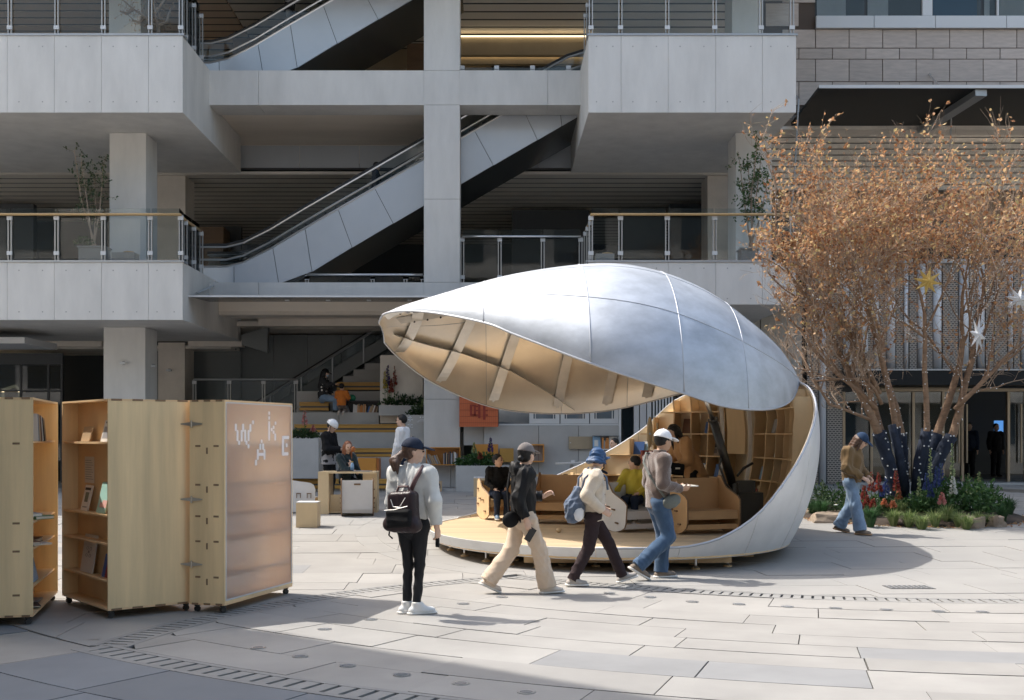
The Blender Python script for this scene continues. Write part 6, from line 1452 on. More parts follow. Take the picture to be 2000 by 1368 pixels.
def person(label, loc, heading, H, pose=None, top=None, pants=None, shoes=None, hat=None, hair=('short', 'hair_black'), skin='skin', vox=0.010, face=True, group=None, seed=1, glasses=False, mask=False):
    t = thing('person', label, 'person', loc, math.radians(heading - 90), group)
    J = dict(pelvis=(0,0,.515), waist=(0,.0,.61), chest=(0,0,.72), neck=(0,-.006,.835), head=(0,.012,.925), shL=(-.105,-.005,.80), shR=(.105,-.005,.80), elL=(-.13,-.02,.635), elR=(.13,-.02,.635), wrL=(-.135,.015,.49), wrR=(.135,.015,.49),
             hipL=(-.052,0,.50), hipR=(.052,0,.50), knL=(-.052,.012,.275), knR=(.052,.012,.275), anL=(-.052,-.012,.05), anR=(.052,-.012,.05), toeL=(-.1,1,0), toeR=(.1,1,0), handL=None, handR=None, palmL=(1,0,0), palmR=(-1,0,0), curlL=35, curlR=35, yaw=0, pitch=0, roll=0)
    J.update(pose or {})
    P = {k: np.array(v, float) * H for k, v in J.items() if isinstance(v, tuple) and k[:3] not in ('toe', 'han', 'pal')}
    fwd = np.array([0, 1.0, 0]); tors = unit(P['neck'] - P['pelvis']); flatn = unit(np.cross(P['shR'] - P['shL'], tors))
    h = H
    # ---- body: one continuous skin
    B = [cap(P['pelvis'], P['waist'], .082*h, .070*h, .05, (flatn, 1.35)), cap(P['waist'], P['chest'], .070*h, .080*h, .05, (flatn, 1.35)), cap(P['shL'], P['shR'], .036*h, .036*h, .05), cap(P['chest'], P['neck'], .06*h, .032*h, .04), cap(P['neck'] - tors*.01*h, P['head'] - np.array([0,0,.03*h]), .032*h, .030*h, .015)]
    for s in 'LR':
        B += [cap(P['sh'+s], P['el'+s], .030*h, .024*h, .02), cap(P['el'+s], P['wr'+s], .024*h, .0165*h, .015), cap(P['hip'+s], P['kn'+s], .044*h, .028*h, .03), cap(P['kn'+s], P['an'+s], .027*h, .019*h, .02)]
        hd = J['hand'+s] if J['hand'+s] is not None else unit(P['wr'+s] - P['el'+s]); B += hand(P['wr'+s], hd, J['palm'+s], H, J['curl'+s], s == 'R')
        td = unit(J['toe'+s]); B.append(cap(P['an'+s] - np.array([0,0,.015*h]), P['an'+s] + td*.08*h - np.array([0,0,.03*h]), .02*h, .016*h, .02))
    Rh = rotm(J['yaw'], J['pitch'], J['roll']); hc = P['head']; hs = h if h > 1.4 else 0.4 * h + 0.98
    def hp(x, y, z): return hc + Rh @ (np.array([x, y, z]) * hs)
    B += [ell(hc + Rh @ np.array([0, -.004*hs, .008*hs]), np.array([.0445, .056, .060]) * hs, Rh, .02), ell(hp(0, .014, -.026), np.array([.036, .040, .042]) * hs, Rh, .03), ell(hp(0, .028, -.052), np.array([.018, .018, .014]) * hs, Rh, .02),
          ell(hp(0, .056, -.008), np.array([.0075, .011, .015]) * hs, Rh, .012), ell(hp(0, .05, .012), np.array([.028, .008, .006]) * hs, Rh, .015)]
    for s in (-1, 1): B += [ell(hp(.045*s, -.006, -.004), np.array([.006, .011, .017]) * hs, Rh, .006), ell(hp(.022*s, .034, -.022), np.array([.014, .014, .014]) * hs, Rh, .015)]
    blob('body', [(B, [])], vox, skin, t)
    if face:
        mb = MB()
        for s in (-1, 1): mb.ico(hp(.019*s, .0515, .001), .0062 * hs, 2)
        mb.build('eyes', 'eye_dark', t, smooth=True, local=True)
        mb = MB()
        for s in (-1, 1): mb.ico(hp(.02*s, .0525, .0165), (.011*hs, .004*hs, .0022*hs), 1, Matrix(Rh.tolist()))
        mb.build('eyebrows', hair[1] if hair else 'hair_black', t, local=True)
        MB().ico(hp(0, .0535, -.031), (.0135*hs, .005*hs, .004*hs), 2, Matrix(Rh.tolist())).build('mouth', 'lip', t, local=True, smooth=True)
    if mask: blob('face_mask', [([ell(hp(0, .026, -.03), np.array([.036, .038, .03]) * hs, Rh)], [])], vox, 'mask_blue', t)
    if glasses:
        g_ = MB()
        for s in (-1, 1):
            c_ = [tuple(hp(.02*s + .014*math.cos(a*PI/5), .06, .002 + .011*math.sin(a*PI/5))) for a in range(11)]; g_.tube(c_, .0022*hs, 4); g_.tube([hp(.034*s, .058, .004), hp(.046*s, 0, .006)], .002*hs, 4)
        g_.build('glasses', 'rubber', t, local=True)
    # ---- shoes
    if shoes:
        m1, m2 = shoes[:2]
        for s in 'LR':
            td = unit(J['toe'+s]); a = P['an'+s]; up = unit(np.cross(np.cross(td, [0,0,1]), td)) if abs(td[2]) < .95 else np.array([0,1,0]); base_ = a - up*.030*h
            G_ = [cap(base_ - td*.022*h, base_ + td*.085*h - up*.002*h, .029*h, .026*h, .02, (up, 1.1)), cap(a + up*.012*h, base_ + td*.04*h, .030*h, .026*h, .03)]
            o = blob('shoe', [(G_, [(base_ - up*.006*h, -up), (a + up*.022*h, up)])], vox, m1, t)
            blob('sole', [([cap(base_ - td*.026*h - up*.012*h, base_ + td*.092*h - up*.012*h, .033*h, .030*h, .01, (up, 2.6))], [(base_ - up*.0195*h, -up), (base_ - up*.003*h, up)])], vox * .8, m2, o)
    # ---- trousers
    if pants:
        m_, w1, w2, end = pants[0], pants[1], pants[2], (pants[3] if len(pants) > 3 else 1.0)
        gr = []
        for s in 'LR':
            hp_, kn, an = P['hip'+s], P['kn'+s], P['an'+s]; sh_ = unit(an - kn)
            if end >= 1: e = an + sh_*.012*h; gr.append(([cap(P['pelvis']*.5 + hp_*.5 + np.array([0,0,.03*h]), hp_, .070*h, (.058 + w1*.3)*h, .05), cap(hp_, kn, (.056 + w1*.35)*h, (.037 + w1*.8)*h, .04), cap(kn, e + sh_*.05*h, (.037 + w1*.8)*h, (.026 + w2)*h, .03)], [(e, sh_)]))
            else: e = hp_ + (kn - hp_) * end; th_ = unit(kn - hp_); gr.append(([cap(P['pelvis']*.5 + hp_*.5 + np.array([0,0,.03*h]), hp_, .070*h, (.06 + w1*.3)*h, .05), cap(hp_, kn, (.058 + w1*.5)*h, (.05 + w2)*h, .04)], [(e, th_)]))
        wt = P['waist'] * .7 + P['pelvis'] * .3
        gr.append(([cap(P['pelvis'] - tors*.01*h, wt, (.088 + w1*.2)*h, .080*h, .05, (flatn, 1.3))], [(wt, tors)]))
        blob('trousers', gr, vox, m_, t, 0.009 * (1 + 10*w2), 30, seed)
    # ---- top
    if top:
        m_, hem, puff = top['mat'], top.get('hem', .50), top.get('puff', .012); sl_ = top.get('sleeve', 0.93); m2 = top.get('mat2')
        hb = P['pelvis'] + tors * (hem - .515) * h
        g1 = [cap(hb - tors*.03*h, P['waist'], (.086 + puff)*h, (.080 + puff)*h, .05, (flatn, 1.28)), cap(P['waist'], P['chest'], (.080 + puff)*h, (.086 + puff*.8)*h, .05, (flatn, 1.28)), cap(P['shL'] + (P['chest'] - P['shL'])*.06, P['shR'] + (P['chest'] - P['shR'])*.06, (.040 + puff*.5)*h, (.040 + puff*.5)*h, .05), cap(P['chest'], P['neck'] - tors*.012*h, (.062 + puff*.4)*h, (.038 + puff*.2)*h, .05)]
        if top.get('skirt'): g1.append(cap(P['waist'], hb, (.08 + puff)*h, top['skirt']*h, .05, (flatn, 1.15)))
        gr = [(g1, [(hb, -tors)])]
        if top.get('collar'): gr.append(([cap(P['neck'] - tors*.02*h, P['neck'] + tors*top['collar']*h + flatn*-.004*h, .047*h, .043*h, .02)], [(P['neck'] + tors*top['collar']*.9*h, tors)]))
        if top.get('hood'): gr.append(([ell(P['neck'] - flatn*.0 + np.array([0, -.055, -.005])*h, np.array([.075, .04, .05])*h, rotm(0, 20), .03)], []))
        ar = []
        for s in 'LR':
            we = P['el'+s] + (P['wr'+s] - P['el'+s]) * sl_; d_ = unit(P['wr'+s] - P['el'+s])
            ar.append(([cap(P['sh'+s], P['el'+s], (.036 + puff*.75)*h, (.030 + puff*.7)*h, .03), cap(P['el'+s], we + d_*.02*h, (.030 + puff*.7)*h, (.0225 + puff*.45)*h, .03)] , [(we, d_)]))
        # sleeves melt into the shoulders
        g1.extend([cap(P['sh'+s], P['sh'+s]*.4 + P['el'+s]*.6, (.037 + puff*.75)*h, (.033 + puff*.7)*h, .045) for s in 'LR'])
        o = blob('jacket', gr + ar, vox, m_, t, top.get('folds', .011) * 1.25, top.get('freq', 30), seed + 3)
        if top.get('band'):   # contrast lower panel
            blob('lower_panel', [([cap(hb - tors*.03*h, P['waist'] + tors*.03*h, (.0875 + puff)*h, (.083 + puff)*h, .05, (flatn, 1.27))], [(hb - tors*.002*h, -tors), (P['waist'] + tors*.03*h, tors)])], vox, top['band'], t, .006, 30, seed)
    # ---- hair
    if hair:
        st_, m_ = hair; g_ = []
        n_ = Rh @ np.array([0, .80, -.60]); g_.append(([ell(hp(0, -.010, .014), np.array([.0505, .060, .060]) * hs, Rh)], [(hp(0, .012, .006), n_)]))
        if st_ in ('pony', 'bun', 'long', 'bob'): g_.append(([ell(hp(0, -.022, -.018), np.array([.046, .036, .036]) * hs, Rh)], []))
        if st_ == 'pony': g_.append(([cap(hp(0, -.06, -.01), hp(-.01, -.105, -.06), .020*hs, .028*hs, .03), cap(hp(-.01, -.105, -.06), hp(-.015, -.095, -.15), .030*hs, .012*hs, .03), cap(hp(.015, -.10, -.07), hp(.02, -.09, -.13), .022*hs, .006*hs, .02)], []))
        if st_ == 'bun': g_.append(([ell(hp(0, -.068, -.028), np.array([.022, .020, .020]) * hs, Rh, .02)], []))
        if st_ == 'long': g_.append(([cap(hp(-.035, -.025, 0), hp(-.05, -.035, -.20), .026*hs, .014*hs, .03), cap(hp(.035, -.025, 0), hp(.05, -.02, -.22), .026*hs, .014*hs, .03), cap(hp(0, -.045, 0), hp(0, -.06, -.26), .04*hs, .02*hs, .03), cap(hp(-.04, .01, .01), hp(-.048, .03, -.17), .014*hs, .010*hs, .02), cap(hp(.04, .01, .01), hp(.048, .03, -.17), .014*hs, .010*hs, .02)], []))
        if st_ == 'bob': g_.append(([cap(hp(-.04, -.01, 0), hp(-.046, 0, -.10), .02*hs, .018*hs, .03), cap(hp(.04, -.01, 0), hp(.046, 0, -.10), .02*hs, .018*hs, .03), cap(hp(0, -.04, 0), hp(0, -.04, -.10), .04*hs, .03*hs, .03)], []))
        blob('hair', g_, vox * .9, m_, t, .005 if st_ in ('long', 'pony', 'bob') else .002, 70, seed + 5)
    # ---- hat
    if hat:
        kd, m_ = hat[:2]
        if kd == 'cap':
            o = blob('cap', [([ell(hp(0, -.008, .012), np.array([.056, .068, .070]) * hs, Rh)], [(hp(0, 0, .016), Rh @ np.array([0, -.15, -1]))])], vox * .8, m_, t, .0015, 40, seed)
            blob('brim', [([ell(hp(0, .078, .020), np.array([.044, .046, .0075]) * hs, rotm(J['yaw'], J['pitch'] - 14, J['roll']))], [])], vox * .55, m_, o)
            MB().ico(hp(0, -.008, .082), .005 * hs, 1).build('button', m_, o, local=True)
        if kd == 'helmet':
            o = blob('helmet', [([ell(hp(0, -.006, .020), np.array([.064, .078, .072]) * hs, Rh)], [(hp(0, 0, .012), Rh @ np.array([0, -.1, -1]))])], vox * .8, m_, t)
            MB().tube([hp(-.058, 0, .012), hp(-.04, .02, -.06), hp(0, .03, -.072), hp(.04, .02, -.06), hp(.058, 0, .012)], .0045 * hs, 5).build('chin_strap', 'rubber', o, local=True)
        if kd == 'bucket':
            o = blob('bucket_hat', [([ell(hp(0, -.008, .018), np.array([.060, .070, .066]) * hs, Rh)], [(hp(0, 0, -.004), Rh @ np.array([0, -.1, -1.0]))]),
                                  ([cap(hp(0, -.016, .012), hp(0, -.022, -.028), .060*hs, .080*hs, .02)], [(hp(0, 0, .012), Rh @ np.array([0, .1, 1])), (hp(0, 0, -.040), Rh @ np.array([0, -.2, -1.0])), (hp(0, .012, 0), Rh @ np.array([0, 1., -.25]))]),
                                  ([ell(hp(0, .058, .006), np.array([.060, .046, .010]) * hs, rotm(J['yaw'], J['pitch'] + 14, 0))], [])], vox * .8, m_, t, .009, 60, seed)
            MB().tube([hp(-.05, 0, 0), hp(-.03, .035, -.065), hp(0, .045, -.085), hp(.03, .035, -.065), hp(.05, 0, 0)], .006 * hs, 5).build('tie_cord', 'c_navy', o, local=True)
            blob('tie_bow', [([ell(hp(.03, .05, -.095), np.array([.03, .012, .01]) * hs, rotm(30, 0, 20)), ell(hp(.0, .055, -.09), np.array([.022, .012, .012]) * hs, rotm(-30, 0, -20))], [])], vox * .8, 'c_navy', o)
    t['_'] = 0; del t['_']
    return t, P, hp
def inworld(t, v): return Vector(t.location) + Matrix.Rotation(t.rotation_euler.z, 3, 'Z') @ Vector(v)
def carried(name, label, cat, t):
    o = thing(name, label, cat, t.location, t.rotation_euler.z); return o

VX = 0.0085
# 1 -- woman standing with the backpack
g_ = G(806, 1199)
W1, P1, _ = person('woman standing in blue cap and pale grey jacket with a dark backpack', g_, 62, 1.665,
    dict(yaw=-52, pitch=-2, elR=(.150,-.02,.645), wrR=(.160,.0,.50), elL=(-.135,-.01,.635), wrL=(-.12,.06,.52), toeL=(.75,1,0), toeR=(.85,1,0), knL=(-.035,.01,.275), knR=(.040,.01,.275), anL=(-.035,-.008,.05), anR=(.035,-.012,.05), hipL=(-.048,0,.5), hipR=(.048,0,.5), palmR=(-1,.2,0), curlR=60),
    dict(mat='c_pale_grey', hem=.545, puff=.020, collar=.03, sleeve=.92, folds=.013, freq=30), ('c_leggings', -.008, -.003), ('shoe_white', 'sole_white'), ('cap', 'c_navy'), ('pony', 'hair_brown'), vox=VX, seed=11)
bp = carried('backpack', 'dark glossy backpack hanging off the shoulder of the woman in the blue cap', 'backpack', W1)
Hh = 1.665; c_ = np.array([.030, -.145, .60]) * Hh
blob('bag_body', [([rbox(c_, (.150, .075, .175), .05, rotm(0, -6, -5), .03), cap(c_ + np.array([-.13, -.02, -.13]), c_ + np.array([.13, -.02, -.14]), .075, .07, .04)], [])], VX, 'c_bagdark', bp, .007, 26, 4)
blob('front_pocket', [([rbox(c_ + np.array([0.005, -.085, -.075]), (.135, .035, .085), .03, rotm(0, -6, -5))], [])], VX, 'c_black_matt', bp, .004, 30, 5)
pz = MB(); pz.tube([c_ + np.array([-.13, -.125, .0]), c_ + np.array([-.02, -.132, .01]), c_ + np.array([.12, -.122, .045])], .0035, 5); pz.build('zip', 'rib_metal', bp, local=True)
MB().tube([c_ + np.array([-.085, -.085, .10]), c_ + np.array([-.05, -.098, .035]), c_ + np.array([.02, -.1, .03]), c_ + np.array([.075, -.088, .12])], .0035, 5).build('piping', 'rib_metal', bp, local=True)
MB().tube([c_ + np.array([-.07, 0, .17]), c_ + np.array([-.05, 0, .215]), c_ + np.array([.05, 0, .22]), c_ + np.array([.07, 0, .18])], .013, 6).build('top_handle', 'c_strap', bp, local=True)
MB().tube([np.array([.05, -.105, .70])*Hh, np.array([.075, -.085, .775])*Hh, np.array([.085, -.03, .84])*Hh, np.array([.09, .035, .81])*Hh], [.022, .024, .022, .02], 6).build('shoulder_strap', 'c_strap', bp, local=True, smooth=True)
MB().tube([c_ + np.array([-.14, .0, -.15]), c_ + np.array([-.16, .0, -.24]), c_ + np.array([-.12, .0, -.27])], .008, 5).build('loose_strap', 'c_black', bp, local=True)
ky = carried('key_pouch', 'small black pouch in the hanging hand of the woman in the blue cap', 'pouch', W1)
wr = P1['wrR']; MB().box(wr[0]-.018, wr[0]+.018, wr[1]+.0, wr[1]+.025, wr[2]-.19, wr[2]-.10).build('pouch', 'c_black', ky, local=True, bevel=.006)
# 2 -- woman in black jacket and beige trousers
g_ = Vector((PX(1022, 12.2), 12.2, 0))
W2, P2, _ = person('walking woman in grey cap, black jacket and beige wide trousers', g_, 14, 1.605,
    dict(yaw=38, pitch=-2, pelvis=(0,0,.515), hipR=(.05,.01,.5), knR=(.05,.10,.285), anR=(.055,.15,.05), hipL=(-.05,-.01,.5), knL=(-.05,-.07,.285), anL=(-.05,-.225,.085), toeL=(-.05,.9,-.42), toeR=(.05,1,.04),
         elR=(.130,-.075,.64), wrR=(.145,-.02,.505), handR=(.1,.22,-1), palmR=(-1,.1,0), curlR=45, elL=(-.135,.045,.635), wrL=(-.10,.175,.64), handL=(.3,.8,.5), palmL=(.6,0,-.6), curlL=75, neck=(0,.0,.835), head=(0,.022,.925)),
    dict(mat='c_black', hem=.475, puff=.022, collar=.03, hood=True, sleeve=.93, folds=.012, freq=32), ('c_beige', .020, .036), ('shoe_cream', 'sole_white'), ('cap', 'c_capgrey'), ('bun', 'hair_black'), vox=VX, seed=21, glasses=True)
ph = carried('phone', 'black phone in the lowered hand of the woman in beige trousers', 'phone', W2)
wr = P2['wrR']; M_ = Matrix.Translation(Vector(wr) + Vector((.0, .045, -.165))) @ Matrix.Rotation(math.radians(-32), 4, 'X')
MB().box(-.006, .004, -.037, .037, -.075, .075, M_).build('phone_body', 'phone_black', ph, local=True, bevel=.003)
hb = carried('hip_bag', 'black padded bag slung behind the hip of the woman in black jacket', 'bag', W2)
blob('bag_body', [([ell(np.array([.075, -.105, .50])*1.605, np.array([.055, .105, .088]), rotm(20, 18, 0))], [])], VX, 'c_black_matt', hb, .006, 30, 3)
MB().tube([np.array([.08, -.12, .55])*1.605, np.array([.02, -.115, .70])*1.605, np.array([-.06, -.075, .815])*1.605], .012, 6).build('strap', 'c_black_matt', hb, local=True)
# 3 -- person in cream fleece and blue sun hat
g_ = Vector((PX(1158, 12.85), 12.85, 0))
W3, P3_, _ = person('walking person in blue sun hat, cream fleece and dark plum trousers', g_, 10, 1.545,
    dict(yaw=40, pitch=-4, hipR=(.05,-.01,.5), knR=(.05,-.045,.28), anR=(.055,-.165,.055), toeR=(.1,1,-.03), hipL=(-.05,.01,.5), knL=(-.05,.135,.295), anL=(-.05,.235,.065), toeL=(-.05,1,.28),
         elR=(.138,-.085,.66), wrR=(.112,.045,.545), handR=(-.2,.8,-.35), elL=(-.14,-.07,.655), wrL=(-.12,.08,.56), handL=(.3,.8,-.3), chest=(0,.008,.72), neck=(0,.012,.835), head=(0,.04,.922)),
    dict(mat='c_fleece', hem=.475, puff=.020, collar=.035, sleeve=.98, folds=.009, freq=26), ('c_plum', .010, .014), ('shoe_grey', 'sole_white'), ('bucket', 'c_hatblue'), ('short', 'hair_black'), vox=VX, seed=31)
bk2 = carried('drawstring_backpack', 'soft blue grey backpack with side bottle pocket on the cream fleece', 'backpack', W3)
H3 = 1.545; c_ = np.array([.035, -.150, .575]) * H3
blob('bag_body', [([cap(c_ + np.array([0, .03, .20]), c_, .045, .105, .06), cap(c_, c_ + np.array([.0, -.015, -.10]), .11, .095, .05)], [])], VX, 'c_packblue', bk2, .014, 34, 8)
blob('side_pocket', [([ell(c_ + np.array([.095, .03, -.075]), (.035, .06, .085))], [])], VX, 'c_white', bk2, .006, 40, 2)
for s in (.075, -.075): MB().tube([np.array([s*.6, -.105, .66])*H3, np.array([s*1.15, -.085, .78])*H3, np.array([s*1.2, -.01, .855])*H3, np.array([s*1.25, .075, .79])*H3, np.array([s*1.3, .085, .70])*H3], .013, 6).build('shoulder_strap', 'c_packblue', bk2, local=True, smooth=True)
# 4 -- man in brown fleece and white cap
g_ = Vector((PX(1285, 13.4), 13.4, 0))
W4, P4, _ = person('walking man in white cap, brown fleece jacket and blue jeans', g_, 16, 1.755,
    dict(yaw=14, pitch=-6, hipR=(.05,-.005,.5), knR=(.052,.055,.285), anR=(.055,-.165,.10), toeR=(.1,.85,-.5), hipL=(-.05,.01,.5), knL=(-.05,.06,.28), anL=(-.05,.045,.05), toeL=(-.05,1,0),
         elR=(.140,-.03,.64), wrR=(.10,.125,.605), handR=(-.25,.95,.05), palmR=(-.7,0,.6), elL=(-.14,-.01,.64), wrL=(-.085,.13,.61), handL=(.3,.95,0), palmL=(.6,0,.6), chest=(0,.004,.72), neck=(0,.01,.835), head=(0,.04,.925)),
    dict(mat='c_brownfleece', hem=.475, puff=.018, collar=.035, sleeve=.95, folds=.009, freq=24), ('c_denim', .014, .024), ('shoe_brown', 'sole_white'), ('cap', 'c_white'), ('short', 'hair_black'), skin='skin_tan', vox=VX, seed=41, glasses=True)
cb = carried('crossbody_bag', 'grey green crossbody bag at the hip of the man in the brown fleece', 'bag', W4)
H4 = 1.755; c_ = np.array([.100, .055, .525]) * H4
blob('bag_body', [([ell(c_, np.array([.05, .135, .085]), rotm(15, 14, 0))], [])], VX, 'c_greygreen', cb, .006, 28, 3)
MB().tube([c_ + np.array([.0, -.09, .05]), np.array([.115, -.055, .62])*H4, np.array([.085, -.098, .70])*H4, np.array([.0, -.105, .78])*H4, np.array([-.07, -.055, .845])*H4, np.array([-.09, .02, .83])*H4], .014, 6).build('strap', 'c_greygreen', cb, local=True)
ob_ = carried('held_book', 'open white booklet in the hands of the man in the white cap', 'book', W4)
MB().box(-.13, .13, .285, .46, 1.085, 1.10).build('page_block', 'page', ob_, local=True)
# 5 -- woman walking past the flower bed
g_ = G(1664, 1043)
W5, P5, _ = person('woman in blue cap, olive brown jacket and pale jeans walking by the flower bed', g_, -38, 1.66,
    dict(yaw=8, pitch=-34, roll=4, knR=(.05,.055,.285), anR=(.05,.10,.05), toeR=(.1,1,0), knL=(-.05,-.03,.275), anL=(-.055,-.145,.07), toeL=(-.1,1,-.25), chest=(0,.02,.72), neck=(0,.045,.828), head=(0,.095,.905),
         elR=(.145,.0,.64), wrR=(.07,.14,.545), handR=(-.3,.7,-.5), palmR=(-.6,0,-.5), curlR=60, elL=(-.14,.02,.635), wrL=(-.045,.15,.55), handL=(.3,.7,-.5), palmL=(.6,0,-.4), curlL=60),
    dict(mat='c_olive', hem=.505, puff=.030, collar=.02, sleeve=.93, folds=.013, freq=22), ('c_lightdenim', .022, .040), ('shoe_brown', 'sole_gum'), ('cap', 'c_capblue'), ('long', 'hair_brown'), vox=.0105, seed=51)
# 6 -- boys in the rocking chairs
def seated(H, seat, kz, arms=None, yaw=0, pitch=0, reach=.24, lean=0.0, foot=None):
    """seat height in metres -> joint table relative to H"""
    s = seat / H; f_ = (foot if foot is not None else 0.0) / H
    d = dict(pelvis=(0,0,s+.065), waist=(0,lean*.3,s+.16), chest=(0,lean*.6,s+.27), neck=(0,lean,s+.385), head=(0,lean+.02,s+.48), shL=(-.105,lean,s+.35), shR=(.105,lean,s+.35), hipL=(-.05,.02,s+.055), hipR=(.05,.02,s+.055), knL=(-.06,reach,s+kz), knR=(.06,reach,s+kz), anL=(-.06,reach-.01,f_+.05), anR=(.06,reach-.01,f_+.05),
             elL=(-.135,lean+.02,s+.19), elR=(.135,lean+.02,s+.19), wrL=(-.07,reach*.6,s+.12), wrR=(.07,reach*.6,s+.12), yaw=yaw, pitch=pitch)
    d.update(arms or {}); return d
person('boy in black sweater and jeans sitting in the leftmost rocking chair', Vector((PX(972, 18.75), 18.75, .302)), -78, 1.30, seated(1.30, .35, .055, dict(elL=(-.13,.0,.46), elR=(.13,.0,.46)), 48, 0, .25, foot=.02),
    dict(mat='c_black_matt', hem=.49, puff=.016, sleeve=.97), ('c_navy', .012, .012), ('shoe_blue', 'sole_white'), None, ('short', 'hair_black'), vox=.011, seed=61)
person('boy in yellow jacket sitting turned away in the tilted white chair', Vector((PX(1240, 16.75), 16.75, .33)), -112, 1.24, seated(1.24, .36, .05, dict(elR=(.21,.06,.46), wrR=(.31,.14,.44), handR=(.8,.4,-.3), palmR=(0,0,-1)), -100, -4, .24, foot=.08),
    dict(mat='c_yellow', hem=.47, puff=.024, sleeve=.93, folds=.012), ('c_navy', .016, .014, 1.0), ('shoe_cream', 'sole_white'), None, ('short', 'hair_black'), vox=.011, seed=62)
person('woman with long black hair in tan coat bending over the pavilion shelves', Vector((PX(1352, 17.5), 17.5, .302)), 200, 1.66,
    dict(pelvis=(0,0,.515), waist=(0,.03,.60), chest=(0,.085,.69), neck=(0,.15,.79), head=(0,.20,.865), shL=(-.105,.125,.765), shR=(.105,.125,.765), elL=(-.135,.12,.60), wrL=(-.10,.24,.555), elR=(.135,.13,.60), wrR=(.09,.25,.56), yaw=12, pitch=-28),
    dict(mat='c_tan', hem=.30, puff=.028, sleeve=.93, folds=.013, freq=22, skirt=.125), ('c_black_matt', .01, .01), ('shoe_black', 'shoe_black'), None, ('long', 'hair_black'), vox=.011, seed=63)
hb2 = thing('handbag', 'black pouch with pale label held by the woman in the tan coat', 'bag', Vector((PX(1322, 17.1), 17.1, 1.18)))
blob('bag_body', [([rbox((0, 0, 0), (.11, .05, .09), .03, rotm(0, 0, 8))], [])], .01, 'c_black_matt', hb2, .004, 30); MB().box(-.03, .04, -.056, -.05, .0, .025).build('tag', 'page', hb2, local=True)
# 7 -- people near the seating steps
Yh = 24.0
t6, P6, _ = person('man in white helmet and black jacket looking at his phone behind the table', Vector((PX(643, Yh), Yh, gz(Yh))), -14, 1.74,
    dict(yaw=0, pitch=-30, elR=(.14,.03,.64), wrR=(.07,.185,.645), handR=(-.3,.9,.2), palmR=(-.6,0,.7), elL=(-.14,.02,.64), wrL=(-.06,.17,.62), handL=(.3,.9,.1), palmL=(.6,0,.7), head=(0,.035,.92)),
    dict(mat='c_black_matt', hem=.46, puff=.03, collar=.03, sleeve=.95, band='c_grey', folds=.010), ('c_black_matt', .012, .014), ('shoe_black', 'shoe_black'), ('helmet', 'helmet_white'), ('short', 'hair_black'), vox=.013, seed=71)
pn = carried('phone', 'black phone held up by the man in the white helmet', 'phone', t6); M_ = Matrix.Translation(Vector((.0, .45, 1.17))) @ Matrix.Rotation(.9, 4, 'X'); MB().box(-.036, .036, -.075, .075, -.005, .005, M_).build('phone_body', 'phone_black', pn, local=True)
for k, (a, b_) in enumerate(((0.0, 0.0),)): MB().box(.19, .21, -.03, .03, 1.28, 1.36).build('sleeve_mark', 'white_print', t6, local=True)
Ys = 22.35
t7, P7, _ = person('seated woman with reddish hair in dark sweater eating behind the plywood table', Vector((PX(676, Ys), Ys, gz(Ys))), -42, 1.60, seated(1.60, .47, .02, dict(elR=(.11,.15,.40), wrR=(.045,.125,.535), handR=(-.2,.1,1), palmR=(0,-1,0), curlR=50, elL=(-.11,.14,.40), wrL=(-.05,.15,.45), head=(0,.035,.775)), -20, -12, .27),
    dict(mat='c_teal', hem=.49, puff=.018, sleeve=.95), ('c_black_matt', .01, .01), ('shoe_black', 'shoe_black'), None, ('long', 'hair_red'), vox=.012, seed=72)
bn = carried('bread_roll', 'round orange brown bun held to the mouth of the reddish haired woman', 'food', t7); MB().ico((-.01, .20, 1.19), (.055, .03, .055), 2).build('bun', 'orange_dark', bn, smooth=True, local=True)
Yw = 24.2
person('man in white sweater and dark shorts standing before the seating steps', Vector((PX(786, Yw), Yw, gz(Yw))), 168, 1.86, dict(yaw=0, pitch=0, elL=(-.125,.02,.635), wrL=(-.115,.07,.50), elR=(.125,.0,.64), wrR=(.11,.07,.50)),
    dict(mat='c_white', hem=.50, puff=.022, sleeve=.97, folds=.010), ('c_navy', .018, .018, .8), ('shoe_black', 'sole_white'), None, ('short', 'hair_black'), vox=.013, seed=73, glasses=True)
zt4 = PZ(806, R4) + .004
person('woman in patterned dark top and jeans sitting high on the steps', Vector((PX(630, 30.85), 30.85, zt4)), -8, 1.58, seated(1.58, z4 - zt4 + .02, .03, dict(elR=(.14,.10,.47), wrR=(.10,.26,.48), handR=(0,1,0), palmR=(0,0,-1), lean=0), 0, -14, .26, .03),
    dict(mat='c_pattern', hem=.48, puff=.022, sleeve=.95), ('c_lightdenim', .02, .03), ('shoe_black', 'shoe_black'), ('cap', 'c_black_matt'), ('long', 'hair_black'), vox=.014, seed=74, mask=True)
person('small child in orange top kneeling on the steps beside the patterned woman', Vector((PX(667, 30.55), 30.55, PZ(808, R4))), 80, 1.05, dict(pelvis=(0,0,.22), waist=(0,.01,.33), chest=(0,.02,.45), neck=(0,.02,.57), head=(0,.03,.68), shL=(-.12,.02,.53), shR=(.12,.02,.53), elL=(-.16,.08,.40), wrL=(-.10,.2,.36), elR=(.16,.08,.40), wrR=(.10,.2,.36), hipL=(-.05,.02,.2), hipR=(.05,.02,.2), knL=(-.07,.2,.07), knR=(.07,.2,.07), anL=(-.06,-.03,.05), anR=(.06,-.03,.05), toeL=(0,-.6,-.4), toeR=(0,-.6,-.4)),
    dict(mat='c_orange', hem=.49, puff=.03, sleeve=.95), ('c_brownfleece', .01, .01), ('shoe_cream', 'sole_white'), None, ('short', 'hair_black'), vox=.014, seed=75)
